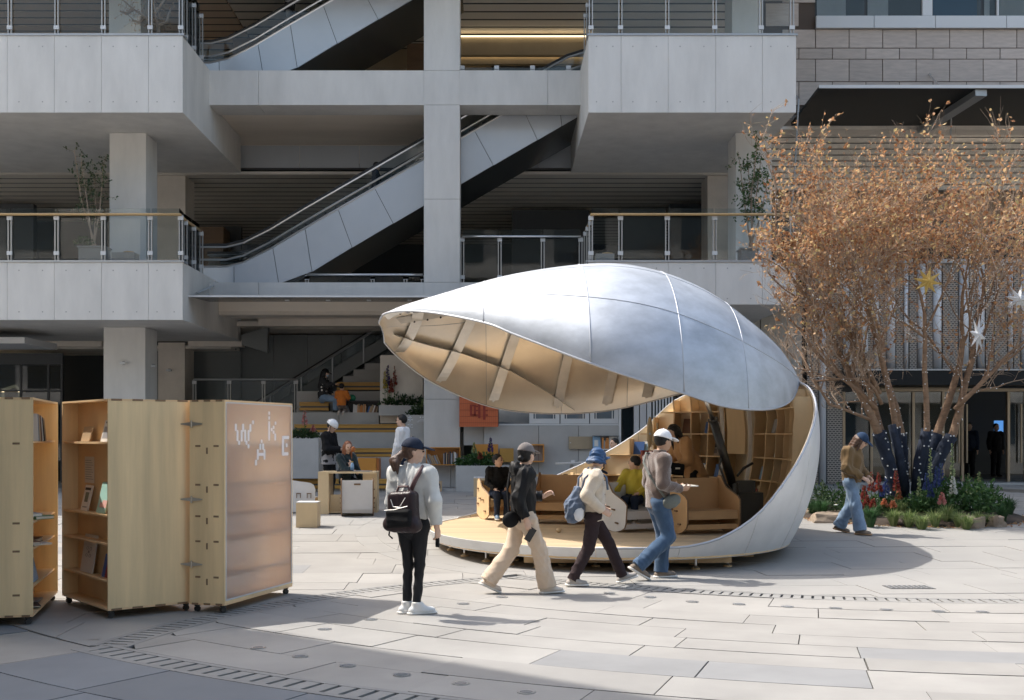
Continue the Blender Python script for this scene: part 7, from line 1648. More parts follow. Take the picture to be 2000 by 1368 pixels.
gb_ = thing('green_balloon', 'small green ball beside the child in orange on the steps', 'ball', W(688, 778, 30.9)); MB().ico(W(688, 778, 30.9), .1, 3).build('ball', mat('ball_green', (.02, .22, .13), .3).name, gb_, smooth=True)
person('dark haired child standing behind the rising pavilion wall by the magazines', Vector((PX(1201, 23.0), 23.0, gz(23))), 205, 1.385, None, dict(mat='c_white', hem=.5, puff=.015), ('c_navy', .01, .01), ('shoe_black', 'sole_white'), None, ('short', 'hair_black'), vox=.014, seed=76)
# 8 -- figures in the hall
person('person in dark coat riding the upper escalator cut by the top of the frame', W(566, 66, 30.6), 180, 1.66, dict(elL=(-.13,.04,.64), wrL=(-.09,.15,.6)), dict(mat='c_black_matt', hem=.35, puff=.03), ('c_grey', .01, .01), ('shoe_black', 'sole_white'), None, ('bob', 'hair_black'), vox=.018, seed=81, face=False)
pe = W(735, 367, 30.6); person('dark haired person on the lower escalator with only the head above the rail', Vector((pe.x, 30.6, PZ(316, 30.6) - 1.62)), 0, 1.62, None, dict(mat='c_navy', hem=.48, puff=.02), ('c_black_matt', .01, .01), ('shoe_black', 'shoe_black'), None, ('short', 'hair_black'), vox=.018, seed=82, face=False)
person('person in dark clothes standing inside the glass entrance', Vector((PX(1893, 35), 35, .36)), 250, 1.72, None, dict(mat='c_navy', hem=.48, puff=.02), ('c_black_matt', .012, .012), ('shoe_black', 'sole_gum'), None, ('short', 'hair_black'), vox=.018, seed=83, face=False)
person('person in black standing deeper inside the glass entrance', Vector((PX(1945, 36), 36, .36)), 280, 1.70, None, dict(mat='c_black_matt', hem=.48, puff=.02), ('c_black_matt', .012, .012), ('shoe_black', 'shoe_brown'), None, ('short', 'hair_black'), vox=.018, seed=84, face=False)
person('woman with tied dark hair behind the rail on the first floor', Vector((PX(815, 33), 33, 5.56 - .55)), 200, 1.6, None, dict(mat='c_grey', hem=.48, puff=.02), ('c_black_matt', .01, .01), ('shoe_black', 'shoe_black'), None, ('bun', 'hair_black'), vox=.018, seed=85, face=False) if False else None
# ================================================================== TREE, FLOWER BED, PLANTS
def leaf_mat(name, cols, transl=0.35, rough=0.6):
    m = bpy.data.materials.new(name); m.use_nodes = True; MATS[name] = m; n = m.node_tree.nodes; l = m.node_tree.links; p = n['Principled BSDF']; p.inputs['Roughness'].default_value = rough
    g = n.new('ShaderNodeNewGeometry'); r_ = n.new('ShaderNodeValToRGB'); e = r_.color_ramp.elements
    for i, c in enumerate(cols):
        x = e[i] if i < 2 else e.new(i / (len(cols) - 1)); x.position = i / (len(cols) - 1); x.color = (*c, 1)
    l.new(g.outputs['Random Per Island'], r_.inputs[0]); l.new(r_.outputs[0], p.inputs['Base Color'])
    t = n.new('ShaderNodeBsdfTranslucent'); l.new(r_.outputs[0], t.inputs[0]); mx = n.new('ShaderNodeMixShader'); mx.inputs[0].default_value = transl
    l.new(p.outputs[0], mx.inputs[1]); l.new(t.outputs[0], mx.inputs[2]); l.new(mx.outputs[0], n['Material Output'].inputs[0]); return m
leaf_mat('dry_leaf', [(0.22, 0.095, 0.045), (0.42, 0.20, 0.09), (0.56, 0.32, 0.16), (0.62, 0.40, 0.22), (0.52, 0.43, 0.20)], 0.45)
leaf_mat('green_leaf', [(0.025, 0.075, 0.02), (0.05, 0.12, 0.03), (0.08, 0.16, 0.045)], 0.3)
leaf_mat('dark_leaf', [(0.018, 0.05, 0.02), (0.04, 0.085, 0.03), (0.075, 0.11, 0.035)], 0.3)
leaf_mat('grass_blade', [(0.12, 0.19, 0.06), (0.20, 0.27, 0.10), (0.30, 0.33, 0.15)], 0.35)
leaf_mat('dark_grass', [(0.03, 0.09, 0.03), (0.06, 0.13, 0.045)], 0.3)
for k_, cols in (('petal_red', [(0.24, 0.04, 0.032), (0.34, 0.085, 0.06)]), ('petal_orange', [(0.52, 0.17, 0.08), (0.60, 0.28, 0.16)]), ('petal_blue', [(0.05, 0.075, 0.22), (0.09, 0.125, 0.32)]), ('petal_white', [(0.62, 0.64, 0.58), (0.70, 0.70, 0.66)]),
                 ('petal_pink', [(0.55, 0.20, 0.20), (0.62, 0.32, 0.28)]), ('petal_purple', [(0.05, 0.025, 0.13), (0.09, 0.05, 0.2)]), ('petal_yellow', [(0.55, 0.42, 0.06), (0.62, 0.50, 0.14)]), ('petal_green', [(0.30, 0.36, 0.16), (0.40, 0.44, 0.24)])): leaf_mat(k_, cols, 0.3)
mat('bark', (0.28, 0.18, 0.115), 0.85, var=0.3, scale=6, stretch=(1, 1, 3), bump=0.5, bscale=30, coords='World'); mat('twig', (0.36, 0.27, 0.20), 0.8)
mat('wrap_cloth', (0.016, 0.024, 0.045), 0.9, var=0.35, scale=10, bump=0.6, bscale=26, coords='World'); mat('light_bulb', (0.75, 0.77, 0.78), 0.4)
mat('rock', (0.30, 0.235, 0.175), 0.85, var=0.3, scale=3, bump=0.5, bscale=9, coords='World'); mat('soil', (0.05, 0.035, 0.025), 0.95, var=0.3, scale=8, coords='World')
mat('star_yellow', (0.62, 0.45, 0.14), 0.5); mat('star_white', (0.72, 0.74, 0.76), 0.4)
tr = random.Random(19)
def rv(): 
    while True:
        v = Vector((tr.uniform(-1, 1), tr.uniform(-1, 1), tr.uniform(-1, 1)))
        if 0.05 < v.length < 1: return v.normalized()
class Leaves:
    def __init__(self): self.v = []; self.f = []
    def leaf(self, p, d, size, w_=0.55):
        d = d.normalized(); s = d.cross(rv())
        if s.length < .05: s = d.cross(Vector((1, 0, .3)))
        s.normalize(); n_ = d.cross(s) * size * tr.uniform(-.15, .2); o = len(self.v)
        self.v += [tuple(p), tuple(p + d * size * .5 + s * size * w_ * .5 + n_), tuple(p + d * size), tuple(p + d * size * .5 - s * size * w_ * .5 + n_)]; self.f.append((o, o+1, o+2, o+3))
    def build(self, name, m, par, **k):
        mb = MB(); mb.v = self.v; mb.f = self.f; return mb.build(name, m, par, **k)
TC_ = Vector((PX(1772, 21.4), 21.4, gz(21.4) + .10))
tree = thing('tree', 'multi stemmed tree with dry golden leaves, stems wrapped in dark blue cloth', 'tree', TC_)
stems = []; twigs = MB(); limbs = MB(); crown = Leaves(); bulbs = MB(); wires = MB()
CCn = Vector((PX(1845, 21.4), 21.4, 5.65))
def inside(p, s=1.0): q_ = p - CCn; return (q_.x / (3.3 * s)) ** 2 + (q_.y / (2.7 * s)) ** 2 + (q_.z / (3.1 * s)) ** 2 < 1
def grow(p, d, r, L, lev, top=None):
    n_ = 4 if lev < 3 else 3; pts = [p]; rs = [r]; r1 = r * (0.62 if lev < 4 else 0.45)
    for i in range(n_):
        d = (d + rv() * (0.16 if lev < 2 else 0.24) + Vector((0, 0, 0.05 if lev < 3 else 0.02))).normalized(); p = p + d * L / n_; pts.append(p); rs.append(r + (r1 - r) * (i + 1) / n_)
    (limbs if lev < 3 else twigs).tube(pts, rs, 7 if lev < 2 else (5 if lev < 3 else 3), cap=False)
    if lev < 3:
        for i in range(int(L * (16 if lev < 2 else 9))):
            f_ = tr.uniform(0, n_ - .01); k = int(f_); q_ = pts[k].lerp(pts[k+1], f_ - k); a = rv(); bulbs.ico(q_ + a * (rs[k] + .012), .013, 0)
    if lev >= 4:
        dens = int((3.4 if p.z > 5.0 else (1.5 if p.z > 3.6 else (1.2 if p.z > 2.9 else 0))) * tr.choice([0, .6, 1, 1.5]))
        if not inside(p, 1.06): dens = int(dens * .6)
        for i in range(dens):
            f_ = (int(tr.uniform(0, 3)) + .8 + tr.uniform(-.15, .15)) / 3 * (n_ - .1); k = min(n_ - 1, int(f_)); q_ = pts[k].lerp(pts[k+1], f_ - k); crown.leaf(q_ + rv() * .018, (rv() + d * .4), tr.uniform(.05, .10), tr.uniform(.4, .8))
    if lev == 5: return
    nc = {0: 3, 1: 4, 2: 4, 3: 5, 4: 4}[lev]
    for i in range(nc):
        f_ = n_ if i == 0 else tr.uniform(.3 if lev > 0 else .55, 1) * n_; k = min(int(f_), n_ - 1); q_ = pts[k].lerp(pts[k+1], f_ - k)
        sp = tr.uniform(.25, .55) if i == 0 else tr.uniform(.6, 1.05)
        dd = (d + rv() * sp + Vector((0, 0, .10))).normalized(); rr = max(.0035, rs[k] * (.72 if i == 0 else tr.uniform(.42, .6)))
        LL = L * tr.uniform(.58, .86)
        if not inside(q_ + dd * LL, tr.choice([.98, 1.05, 1.1, 1.25])):
            dd = (dd + (CCn - q_).normalized() * .5).normalized(); LL *= .7
        grow(q_, dd, rr, LL, lev + 1)
sx_ = [(1700, 835, -.3), (1728, 832, .25), (1742, 825, -.15), (1775, 840, .35), (1796, 832, -.35), (1838, 838, .1), (1860, 842, -.1)]
bx_ = [(1752, 990), (1762, 985), (1768, 990), (1775, 985), (1780, 990), (1785, 992), (1796, 990)]
for i, ((px_, py_, dy), (b0, b1)) in enumerate(zip(sx_, bx_)):
    Y_ = 21.4; base = Vector((PX(b0, Y_), Y_ + dy * .35, TC_.z - .12)); topw = Vector((PX(px_, Y_), Y_ + dy * 1.1, PZ(py_, Y_))); r_ = (.098 if i in (0, 5, 6) else .072)
    mid = base.lerp(topw, .5) + Vector(((base.x - topw.x) * .12, 0, .05)); pts = [base, base.lerp(mid, .5), mid, mid.lerp(topw, .5) + rv() * .03, topw]
    MB().tube(pts, [r_ * 1.15, r_, r_ * .92, r_ * .86, r_ * .8], 9).build('stem', 'bark', tree)
    wp = [pts[0].lerp(pts[1], .05)] + [pts[k].lerp(pts[k+1], f_) for k in range(4) for f_ in (.25, .5, .75, 1.0)][:-1]
    MB().tube(wp, [r_ * (1.22 + .08 * math.sin(k * 2.1 + i)) for k in range(len(wp))], 10).build('cloth_wrap', 'wrap_cloth', tree, smooth=True)
    for k in range(26):
        f_ = tr.uniform(0, 3.9); j = int(f_); q_ = pts[j].lerp(pts[j+1], f_ - j); a = Vector((tr.uniform(-1, 1), tr.uniform(-1, .4), tr.uniform(-.3, .3))).normalized(); bulbs.ico(q_ + a * r_ * 1.32, .017, 0)
    d0 = (topw - mid).normalized()
    grow(topw - d0 * .05, (d0 + Vector((0, 0, .25))).normalized(), r_ * .8, tr.uniform(1.7, 2.15), 0)
for (p0, p1, p2, r0) in (((1712, 800), (1640, 735), (1560, 640), .045), ((1718, 770), (1655, 640), (1600, 560), .05), ((1865, 800), (1935, 730), (2010, 660), .05), ((1722, 790), (1690, 740), (1590, 745), .035), ((1700, 820), (1620, 790), (1565, 690), .03)):
    a_, b_, c_ = W(*p0, 21.0), W(*p1, 20.9), W(*p2, 20.8); limbs.tube([a_, a_.lerp(b_, .5) + rv() * .04, b_, b_.lerp(c_, .5) + rv() * .06, c_], [r0, r0 * .9, r0 * .8, r0 * .7, r0 * .55], 6)
    for f_ in (.2, .45, .7, .9): q_ = a_.lerp(b_, f_); grow(q_, ((c_ - b_).normalized() + rv() * .7 + Vector((0, 0, .35))).normalized(), r0 * .45, .75, 2)
    for f_ in (.3, .6, .95): q_ = b_.lerp(c_, f_); grow(q_, ((c_ - b_).normalized() + rv() * .6 + Vector((0, 0, .3))).normalized(), r0 * .45, .75, 2)
# small stubs between the wrapped stems
for px_, py_, q0 in ((1742, 830, 1764), (1808, 838, 1788), (1822, 880, 1795)):
    p0 = W(q0, 960, 21.2); p1 = W(px_, py_, 21.1); MB().tube([p0, p0.lerp(p1, .5) + rv() * .05, p1], [.09, .08, .075], 9).build('cloth_wrap', 'wrap_cloth', tree, smooth=True)
limbs.build('branches', 'bark', tree, smooth=True, kind='stuff'); twigs.build('twigs', 'twig', tree, kind='stuff'); bulbs.build('fairy_lights', 'light_bulb', tree, kind='stuff'); crown.build('crown', 'dry_leaf', tree, kind='stuff')
def star(label, px_, py_, Y_, R_, m_, squash=1.0, group='paper stars hung in the tree'):
    c = W(px_, py_, Y_); t = thing('paper_star', label, 'ornament', c, group=group)
    pts = [(c.x + math.cos(a) * (R_ if k % 2 else R_ * .38) * squash, c.z + math.sin(a) * (R_ if k % 2 else R_ * .38)) for k, a in [(k, PI / 8 * k + .2) for k in range(16)]]
    vs = [(a, c.y, b_) for a, b_ in pts] + [(c.x, c.y - .09, c.z), (c.x, c.y + .09, c.z)]
    MB().add(vs, [(k, (k+1) % 16, 16) for k in range(16)] + [((k+1) % 16, k, 17) for k in range(16)]).build('star_body', m_, t); MB().tube([c + Vector((0, 0, R_ * .8)), c + Vector((0, 0, R_ + .5))], .006, 4).build('cord', 'twig', t)
star('yellow eight pointed star hanging in the upper middle of the tree', 1812, 550, 20.2, .27, 'star_yellow'); star('narrow white star hanging low in the right of the tree', 1910, 655, 20.0, .36, 'star_white', .42); star('grey white star half cut by the right edge of the frame', 1990, 585, 20.3, .26, 'star_white'); star('small pale star behind the middle stems of the tree', 1773, 650, 22.6, .26, 'star_white', .3)

# ---- flower bed
BC = Vector((PX(1770, 21.2), 21.2)); BRX, BRY = 2.08, 1.9
bed = thing('flower_bed', 'round flower bed of soil under the golden tree', 'flower bed', (BC.x, BC.y, gz(BC.y)))
Pb = [[(BC.x + BRX * rr * math.cos(a * PI / 24), BC.y + BRY * rr * math.sin(a * PI / 24), gz(BC.y + BRY * rr * math.sin(a * PI / 24)) + h_) for rr, h_ in ((1.0, .002), (.96, .05), (.7, .10), (.35, .13), (.01, .14))] for a in range(49)]
MB().grid(Pb).build('soil', 'soil', bed, smooth=True)
def bedz(x, y):
    r_ = math.hypot((x - BC.x) / BRX, (y - BC.y) / BRY); return gz(y) + max(0, .13 * (1 - r_) + .02)
def tuft_mesh(n_, h_, spread, name, m_, w_=.007, seed=1):
    q = random.Random(seed); mb = MB()
    for i in range(n_):
        a = q.uniform(0, 2 * PI); r0 = q.uniform(0, .05); tl = q.uniform(.15, 1) * spread; H_ = h_ * q.uniform(.55, 1); c, s = math.cos(a), math.sin(a); o = len(mb.v); px_, py_ = -s * w_, c * w_
        P = [(r0, 0), (r0 + tl * .35, H_ * .62), (r0 + tl, H_ * (1 - .35 * tl / spread))]
        for k, (r_, z_) in enumerate(P):
            f_ = (1, .8, .12)[k]; mb.v += [(c * r_ + px_ * f_, s * r_ + py_ * f_, z_), (c * r_ - px_ * f_, s * r_ - py_ * f_, z_)]
        mb.f += [(o, o+1, o+3, o+2), (o+2, o+3, o+5, o+4)]
    return mb.mesh(name, m_)
TM = [tuft_mesh(190, .34, .26, 'blades', 'grass_blade', seed=k) for k in range(3)]; TD = [tuft_mesh(230, .40, .24, 'blades', 'dark_grass', seed=k + 5) for k in range(2)]
front = [(1588, 1010, 'd'), (1571, 1003, 'd'), (1605, 1016, 'd'), (1735, 1012, 'g'), (1758, 1018, 'g'), (1712, 1018, 'd'), (1775, 1030, 'g'), (1800, 1034, 'g'), (1826, 1030, 'g'), (1850, 1026, 'g'), (1872, 1030, 'g'), (1888, 1034, 'g'), (1912, 1030, 'g'), (1935, 1028, 'g'), (1958, 1024, 'd'), (1970, 1012, 'd'), (1700, 1030, 'd'), (1745, 1028, 'g'), (1660, 1020, 'd')]
for i, (a, b_, k) in enumerate(front):
    p = G(a, b_); p.z = bedz(p.x, p.y) - .02
    lab = 'pale green arching grass tuft on the sunlit front edge of the flower bed' if k == 'g' else 'dark green grass clump at the rim of the flower bed'
    t = thing('grass_tuft', lab, 'grass tuft', p, tr.uniform(0, 6), group='pale grass tufts of the flower bed' if k == 'g' else 'dark grass clumps of the flower bed'); s_ = tr.uniform(.8, 1.2); t.scale = (s_, s_, s_ * tr.uniform(.85, 1.1))
    link('blades', (TM if k == 'g' else TD)[i % (3 if k == 'g' else 2)], t, local=True)
def rock(label, px_, py_, sx, sy, sz, rz, seed):
    p = G(px_, py_); q = random.Random(seed); bm = bmesh.new(); bmesh.ops.create_cube(bm, size=1.0); bmesh.ops.subdivide_edges(bm, edges=bm.edges[:], cuts=2, use_grid_fill=True)
    for v in bm.verts: v.co = Vector((v.co.x * sx * (1 - .25 * v.co.z) , v.co.y * sy * (1 - .2 * v.co.z), v.co.z * sz)) + Vector((q.uniform(-1, 1), q.uniform(-1, 1), q.uniform(-1, 1))) * min(sx, sy, sz) * .13
    bmesh.ops.bevel(bm, geom=bm.edges[:], offset=.012, segments=1, affect='EDGES'); me = bpy.data.meshes.new('rock'); bm.to_mesh(me); bm.free(); me.materials.append(MATS['rock'])
    o = link('rock', me); o.location = (p.x, p.y + sy * .4, bedz(p.x, p.y) + sz * .28); o.rotation_euler = (0, q.uniform(-.12, .12), rz); tag(o, label, 'rock', 'brown rocks edging the flower bed')
rock('long flat brown rock at the left of the flower bed behind the lower one', 1612, 1003, .62, .4, .16, .1, 1); rock('brown rock at the left front edge of the flower bed', 1622, 1022, .52, .38, .2, -.1, 2); rock('thin slanting rock leaning at the far left of the bed', 1584, 1008, .3, .2, .12, .6, 3)
rock('block shaped brown rock near the right front of the bed', 1902, 1032, .38, .32, .24, .2, 4); rock('small brown rock at the right front between pale grass tufts', 1950, 1030, .2, .2, .22, .5, 5); rock('dark brown rock at the back right of the flower bed', 1938, 1005, .32, .26, .16, .1, 6)
def bush(label, c, rx, ry, rz_, n_, m_, size, par=None, name='leafy_plant', cat='plant', group=None, stemn=10):
    t = thing(name, label, cat, c, group=group); L_ = Leaves(); st_ = MB()
    for i in range(stemn):
        a = tr.uniform(0, 2 * PI); e = c + Vector((math.cos(a) * rx * .6, math.sin(a) * ry * .6, rz_ * tr.uniform(.6, 1))); st_.tube([c, c.lerp(e, .5) + Vector((0, 0, rz_ * .12)), e], .007, 4)
    st_.build('stems', 'dark_leaf', t, kind='stuff')
    for i in range(n_):
        v = rv(); f_ = tr.uniform(.45, 1) ; p = c + Vector((v.x * rx * f_, v.y * ry * f_, abs(v.z) * rz_ * f_ + .03)); L_.leaf(p, v + Vector((0, 0, .3)) + rv() * .7, size * tr.uniform(.6, 1.3), .6)
    L_.build('leaves', m_, t, kind='stuff'); return t
def spike(label, base, h_, m_, group=None, frac=.5, r_=.05, n_=70, name='flower_spike', lean=0.0, par=None):
    t = thing(name, label, 'flower', base, group=group); tip = base + Vector((lean, 0, h_)); MB().tube([base, base.lerp(tip, .5) + Vector((lean * .1, 0, 0)), tip], .006, 5).build('stem', 'green_leaf', t)
    L_ = Leaves()
    for i in range(n_):
        f_ = i / n_; p = base.lerp(tip, 1 - frac + frac * f_); a = tr.uniform(0, 2 * PI); rr = r_ * (1 - f_ * .75); d = Vector((math.cos(a), math.sin(a), .35)); L_.leaf(p + d * rr * .2, d, rr * 1.25 + .012, .9)
    L_.build('petals', m_, t, kind='stuff')
    L2_ = Leaves()
    for i in range(8): L2_.leaf(base + Vector((0, 0, h_ * tr.uniform(.05, 1 - frac))), Vector((tr.uniform(-1, 1), tr.uniform(-1, 1), .4)), .10, .35)
    L2_.build('leaves', 'green_leaf', t, kind='stuff'); return t
def BP(px_, Y_): x = PX(px_, Y_); return Vector((x, Y_, bedz(x, Y_)))
bush('broad leafy green plant filling the right half of the flower bed', BP(1868, 20.7), .85, .55, .62, 1500, 'green_leaf', .085); bush('leafy green plant at the far right rear of the flower bed', BP(1915, 21.3), .5, .5, .60, 700, 'green_leaf', .08); bush('low green leafy plant in the middle front of the bed', BP(1815, 20.4), .5, .4, .42, 700, 'green_leaf', .075)
bush('low dark foliage in the left half of the flower bed', BP(1690, 20.9), .6, .5, .36, 800, 'dark_leaf', .07); bush('leafy plant at the rear left of the bed behind the walking woman', BP(1640, 21.6), .5, .45, .45, 600, 'green_leaf', .07); bush('feathery green plant at the far left of the bed beside the pavilion', BP(1603, 20.9), .22, .22, .62, 420, 'dark_leaf', .05)
bush('low leafy cover round the feet of the wrapped stems', BP(1762, 20.6), .5, .35, .3, 600, 'green_leaf', .06)
SPK = [(1702, 20.5, .78, 'petal_red'), (1688, 20.4, .55, 'petal_red'), (1716, 20.6, .75, 'petal_red'), (1693, 20.2, .40, 'petal_red'), (1705, 20.1, .36, 'petal_red'), (1750, 20.4, .80, 'petal_red'), (1680, 20.2, .30, 'petal_red'), (1727, 20.3, .32, 'petal_orange'), (1744, 20.2, .30, 'petal_orange'), (1755, 20.5, .46, 'petal_orange'),
       (1730, 20.8, .62, 'petal_blue'), (1722, 20.7, .50, 'petal_blue'), (1810, 20.6, .72, 'petal_blue'), (1830, 20.5, .86, 'petal_blue'), (1838, 20.7, .90, 'petal_blue'), (1818, 20.4, .55, 'petal_blue'),
       (1817, 20.8, 1.15, 'petal_green'), (1860, 20.6, 1.28, 'petal_green'), (1912, 20.9, .78, 'petal_green'), (1892, 21.0, .72, 'petal_green'), (1795, 20.4, .7, 'petal_green'), (1861, 20.3, .72, 'petal_white'), (1840, 20.0, .46, 'petal_pink')]
nm_ = {'petal_red': ('red lupin spike', 'red lupins among the left half of the bed'), 'petal_orange': ('small orange lupin spike', 'orange lupins before the wrapped stems'), 'petal_blue': ('blue delphinium spike', 'blue delphiniums in the flower bed'), 'petal_green': ('tall pale green flower spire', 'pale green spires in the flower bed'), 'petal_white': ('white flower spike', None), 'petal_pink': ('pale pink lupin spike', None)}
for a, Y_, h_, m_ in SPK: spike(nm_[m_][0] + (' rising from the flower bed under the tree' if m_ != 'petal_white' else ' standing over the leafy plant in the bed'), BP(a, Y_), h_, m_, nm_[m_][1], .45 if m_ != 'petal_green' else .55, .055 if m_ != 'petal_green' else .04)
ds = MB()
for (a, b_) in ((1685, 1013), (1748, 1001), (1766, 1003), (1771, 1006), (1633, 1010)):
    p = G(a, b_); c = Vector((p.x, p.y, bedz(p.x, p.y) + .16)); t = thing('daisy', 'small white daisy near the ground in the flower bed', 'flower', (c.x, c.y, c.z - .16), group='white daisies in the flower bed')
    MB().tube([c - Vector((0, 0, .16)), c], .004, 4).build('stem', 'green_leaf', t); MB().ico(c, (.045, .045, .012), 1).build('petals', 'star_white', t); MB().ico(c + Vector((0, 0, .01)), (.015, .015, .01), 1).build('centre', 'petal_yellow', t)
# litter of fallen leaves at the bed edge
lf = Leaves()
for i in range(500):
    a = tr.uniform(PI, 2 * PI); rr = tr.uniform(.93, 1.12); x, y = BC.x + BRX * rr * math.cos(a), BC.y + BRY * rr * math.sin(a); lf.leaf(Vector((x, y, gz(y) + .012)), Vector((tr.uniform(-1, 1), tr.uniform(-1, 1), .1)), .05, .5)
lf.build('fallen_leaves', 'dry_leaf', None, kind='stuff')

# ---- plants in the planters of the steps
def PP(px_, py_, Y_): return W(px_, py_, Y_)
bush('dense ferny plants in the planter below the stair wall', PP(790, 795, 30.4), .72, .35, .30, 900, 'dark_leaf', .10); bush('low flowering plants on top of the large lettered planter', PP(846, 812, 29.7), .68, .35, .30, 900, 'dark_leaf', .09)
bush('bushy plants in the planter behind the boy in black', PP(935, 912, 28.3), .62, .35, .30, 800, 'green_leaf', .09); bush('dark plants in the planter at the edge of the right cabinet', PP(592, 858, 28.0), .42, .35, .22, 500, 'dark_leaf', .08)
for (a, b_, Y_, h_, m_, lab, g2) in ((752, 795, 30.2, .95, 'petal_yellow', 'yellow lupin standing left below the stair wall', None), (757, 795, 30.25, 1.1, 'petal_purple', 'dark purple lupin tallest below the stair wall', None), (771, 795, 30.2, 1.08, 'petal_red', 'red lupin at the right of the stair wall group', None), (764, 795, 30.2, .75, 'petal_red', 'short red lupin between the tall ones below the stair wall', None),
       (884, 812, 29.6, .62, 'petal_purple', 'purple lupin at the right end of the lettered planter', 'purple lupins at the right end of the lettered planter'), (891, 812, 29.7, .58, 'petal_purple', 'purple lupin at the right end of the lettered planter', 'purple lupins at the right end of the lettered planter'), (874, 812, 29.6, .58, 'petal_green', 'pale spire on the lettered planter', 'pale spires on the lettered planter'), (850, 812, 29.7, .5, 'petal_green', 'pale spire on the lettered planter', 'pale spires on the lettered planter'), (826, 812, 29.7, .42, 'petal_green', 'pale spire on the lettered planter', 'pale spires on the lettered planter'),
       (595, 858, 27.9, .70, 'petal_pink', 'tall pink lupin by the right cabinet', None), (612, 858, 27.9, .34, 'petal_pink', 'short pale pink lupin by the helmeted man', None), (958, 912, 28.2, .72, 'petal_purple', 'tall violet lupin before the orange panel', None), (938, 912, 28.1, .35, 'petal_red', 'short dark red lupin in the planter behind the boy', None), (926, 912, 28.3, .6, 'petal_green', 'thin pale spire in the planter behind the boy', None)):
    spike(lab, PP(a, b_, Y_), h_, m_, g2, .5, .06)
# ---- potted trees on the first floor
def potted(label, px_, Y_, z0, w_, h_, stems_, top, n_, m_, size, dens, lab2):
    x = PX(px_, Y_); t = thing('planter_tub', lab2, 'planter', (x, Y_, z0)); MB().prism([(x - w_/2 * .9, Y_), (x + w_/2 * .9, Y_), (x + w_/2 * .9, Y_ + w_ * .7), (x - w_/2 * .9, Y_ + w_ * .7)], z0, z0 + h_ - .04, 'z').build('tub', 'planter', t); MB().box(x - w_/2, x + w_/2, Y_ - .02, Y_ + w_ * .72, z0 + h_ - .038, z0 + h_).build('rim', 'planter', t)
    p = thing('potted_tree', label, 'tree', (x, Y_ + w_ * .35, z0 + h_)); L_ = Leaves(); b0 = Vector((x, Y_ + w_ * .35, z0 + h_)); S_ = MB()
    for sx2, sz in stems_:
        e = Vector((PX(sx2, Y_ + .3), Y_ + .3 + tr.uniform(-.2, .2), PZ(sz, Y_ + .3))); m2 = b0.lerp(e, .5) + rv() * .08; S_.tube([b0 + rv() * .05, m2, e], [.022, .015, .006], 6)
        for i in range(n_):
            f_ = tr.uniform(.35, 1.0); q_ = b0.lerp(m2, f_ * 2) if f_ < .5 else m2.lerp(e, f_ * 2 - 1); d = (rv() + Vector((0, 0, .2))).normalized(); e2 = q_ + d * tr.uniform(.12, .42); S_.tube([q_, e2], [.006, .003], 3, cap=False)
            for k in range(dens): L_.leaf(q_.lerp(e2, tr.uniform(.4, 1)) + rv() * .03, rv() + Vector((0, 0, -.2)), size * tr.uniform(.7, 1.3), .5)
    S_.build('trunk', 'twig', p, kind='stuff'); L_.build('leaves', m_, p, kind='stuff'); return p
potted('slender potted tree with thin leaves on the left balcony', 178, 27.3, ZL2t + .02, .68, .50, ((160, 318), (178, 330), (200, 318), (140, 290)), 0, 26, 'dark_leaf', .075, 7, 'grey square planter holding the slender tree on the left balcony')
bush('small green shrub in the planter of the left balcony', Vector((PX(164, 27.4), 27.4, ZL2t + .52)), .22, .2, .22, 160, 'green_leaf', .06)
potted('climbing leafy tree before the right balcony column', 1470, 27.3, ZL2t + .02, .60, .45, ((1445, 300), (1478, 268), (1490, 300), (1462, 320), (1500, 340)), 0, 30, 'green_leaf', .085, 7, 'grey planter behind the right balcony railing')
for (a, b_, w_, lab) in ((240, 27.4, .55, 'low grey planter beside the left balcony column'), (1182, 27.6, .45, 'pale grey planter at the left end of the right balcony'), ):
    x = PX(a, b_); t = thing('planter_tub', lab, 'planter', (x, b_, ZL2t + .02)); MB().box(x - w_/2, x + w_/2, b_, b_ + .4, ZL2t + .02, ZL2t + .38).build('tub', 'planter', t); MB().tube([(x - .05, b_ + .2, ZL2t + .4), (x + .05, b_ + .2, ZL2t + .42), (x + .2, b_ + .2, ZL2t + .40)], .03, 6).build('driftwood', 'wood_rail', t)
bt2 = thing('bare_tree', 'thin bare branched tree behind the top left railing', 'tree', (PX(310, 28), 28, ZL3t)); S_ = MB(); L_ = Leaves()
for pts in ([(310, 66), (306, 40), (300, 10), (296, -40)], [(302, 52), (285, 35), (262, 18), (240, 2)], [(304, 30), (318, 12), (328, -20)], [(285, 35), (270, 42), (258, 40)], [(262, 18), (250, 28), (236, 24)], [(312, 50), (325, 44), (334, 20)]):
    q_ = [W(a, b_, 28) + Vector((0, tr.uniform(-.1, .1), 0)) for a, b_ in pts]; S_.tube(q_, [.05, .035, .022, .012][:len(q_)], 6)
    for a, b_ in zip(q_[:-1], q_[1:]):
        for k in range(9):
            c = a.lerp(b_, tr.random()); e = c + rv() * .28; S_.tube([c, e], [.007, .003], 3, cap=False)
            for j in range(2): L_.leaf(e + rv() * .04, rv(), .05)
S_.build('branches', 'twig', bt2, kind='stuff'); L_.build('leaves', 'dry_leaf', bt2, kind='stuff')

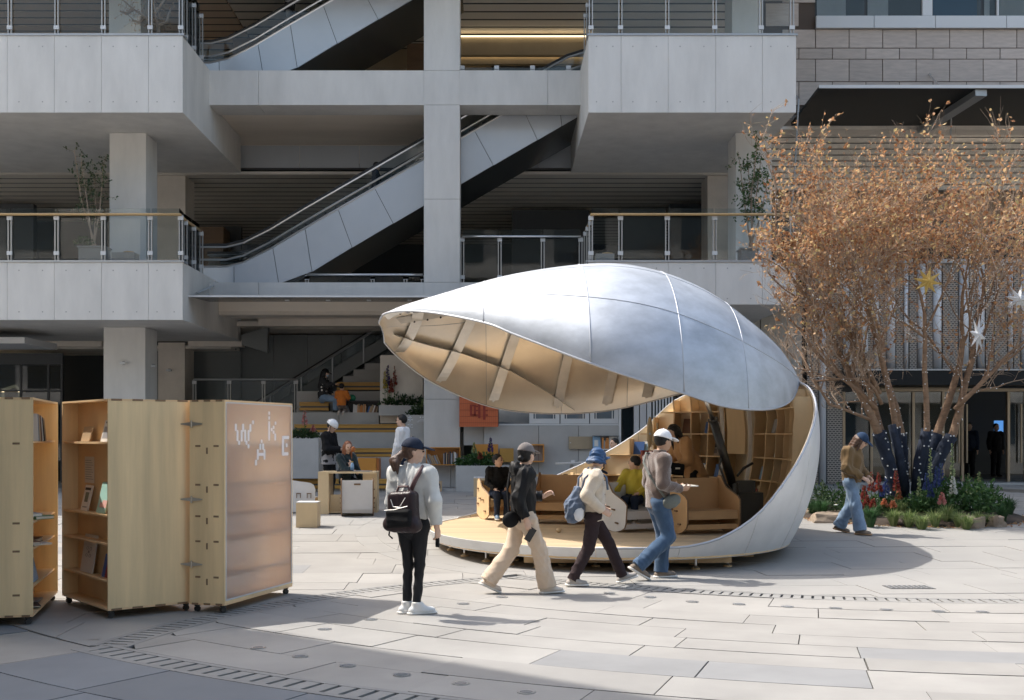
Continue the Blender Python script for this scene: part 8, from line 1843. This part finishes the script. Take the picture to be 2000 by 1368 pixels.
# upright sprouts above the crown
# ------------------------------------------------------------------ alike things: say which one by its place in the row
ORD = ['first', 'second', 'third', 'fourth', 'fifth', 'sixth', 'seventh', 'eighth', 'ninth', 'tenth', 'eleventh', 'twelfth', 'thirteenth', 'fourteenth', 'fifteenth', 'sixteenth', 'seventeenth', 'eighteenth', 'nineteenth', 'twentieth']
def relabel(group, head):
    it = [o for o in C.objects if o.parent is None and o.get('group') == group]
    it.sort(key=lambda o: (o.location.x / max(.1, o.location.y)))
    n_ = len(it)
    if n_ < 2: return
    while len(ORD) < n_: ORD.append(str(len(ORD) + 1) + 'th')
    for i, o in enumerate(it):
        k = ORD[i] + ' from the left' if i < (n_ + 1) // 2 else ('rightmost' if i == n_ - 1 else ORD[n_ - 1 - i] + ' from the right')
        if i == 0: k = 'leftmost'
        colr = ''
        if o.name.startswith('book'):
            ch = [c for c in C.objects if c.parent == o and c.name.startswith('cover')]
            if ch: colr = {'book_white': 'white ', 'book_tan': 'tan ', 'book_grey': 'grey ', 'book_brown': 'brown ', 'book_orange': 'orange ', 'book_blue': 'blue ', 'book_dark': 'black ', 'book_red': 'red ', 'book_green': 'green ', 'book_lightblue': 'light blue '}.get(ch[0].data.materials[0].name, '')
        o['label'] = colr + head + ', ' + k
for g_, h_ in (('round lights in the shaded paving at lower left', 'round steel light flush in the shaded paving'), ('round lights in the sunlit paving before the pavilion', 'round steel light flush in sunlit paving before the pavilion'), ('round lights in the paving in front of the people', 'round steel light in the paving at the feet of the people'),
               ('leaning books at the left of the black step shelf', 'book leaning at the left of the black step shelf'), ('upright books in the black step shelf', 'upright book in the middle of the black step shelf'), ('tilted books at the right of the black step shelf', 'book tilted at the right of the black step shelf'),
               ('leaning books in the orange box', 'book leaning in the orange wall box'), ('upright books in the orange box', 'upright book in the orange wall box'), ('thin books between the magazines', 'thin book between the two wall shelf magazines'),
               ('pale grass tufts of the flower bed', 'pale green grass tuft on the front edge of the bed'), ('dark grass clumps of the flower bed', 'dark green grass clump at the rim of the bed'), ('red lupins among the left half of the bed', 'red lupin spike in the flower bed'), ('orange lupins before the wrapped stems', 'small orange lupin before the wrapped stems'),
               ('blue delphiniums in the flower bed', 'blue delphinium spike in the flower bed'), ('pale green spires in the flower bed', 'pale green flower spire in the flower bed'), ('white daisies in the flower bed', 'small white daisy low in the flower bed'),
               ('books on the right hand pavilion shelves', 'book leaning on the right hand pavilion shelves'), ('books on the rear pavilion shelves', 'book leaning on the rear pavilion shelves'),
               ('purple lupins at the right end of the lettered planter', 'purple lupin on the lettered planter'), ('pale spires on the lettered planter', 'pale flower spire on the lettered planter')):
    relabel(g_, h_)
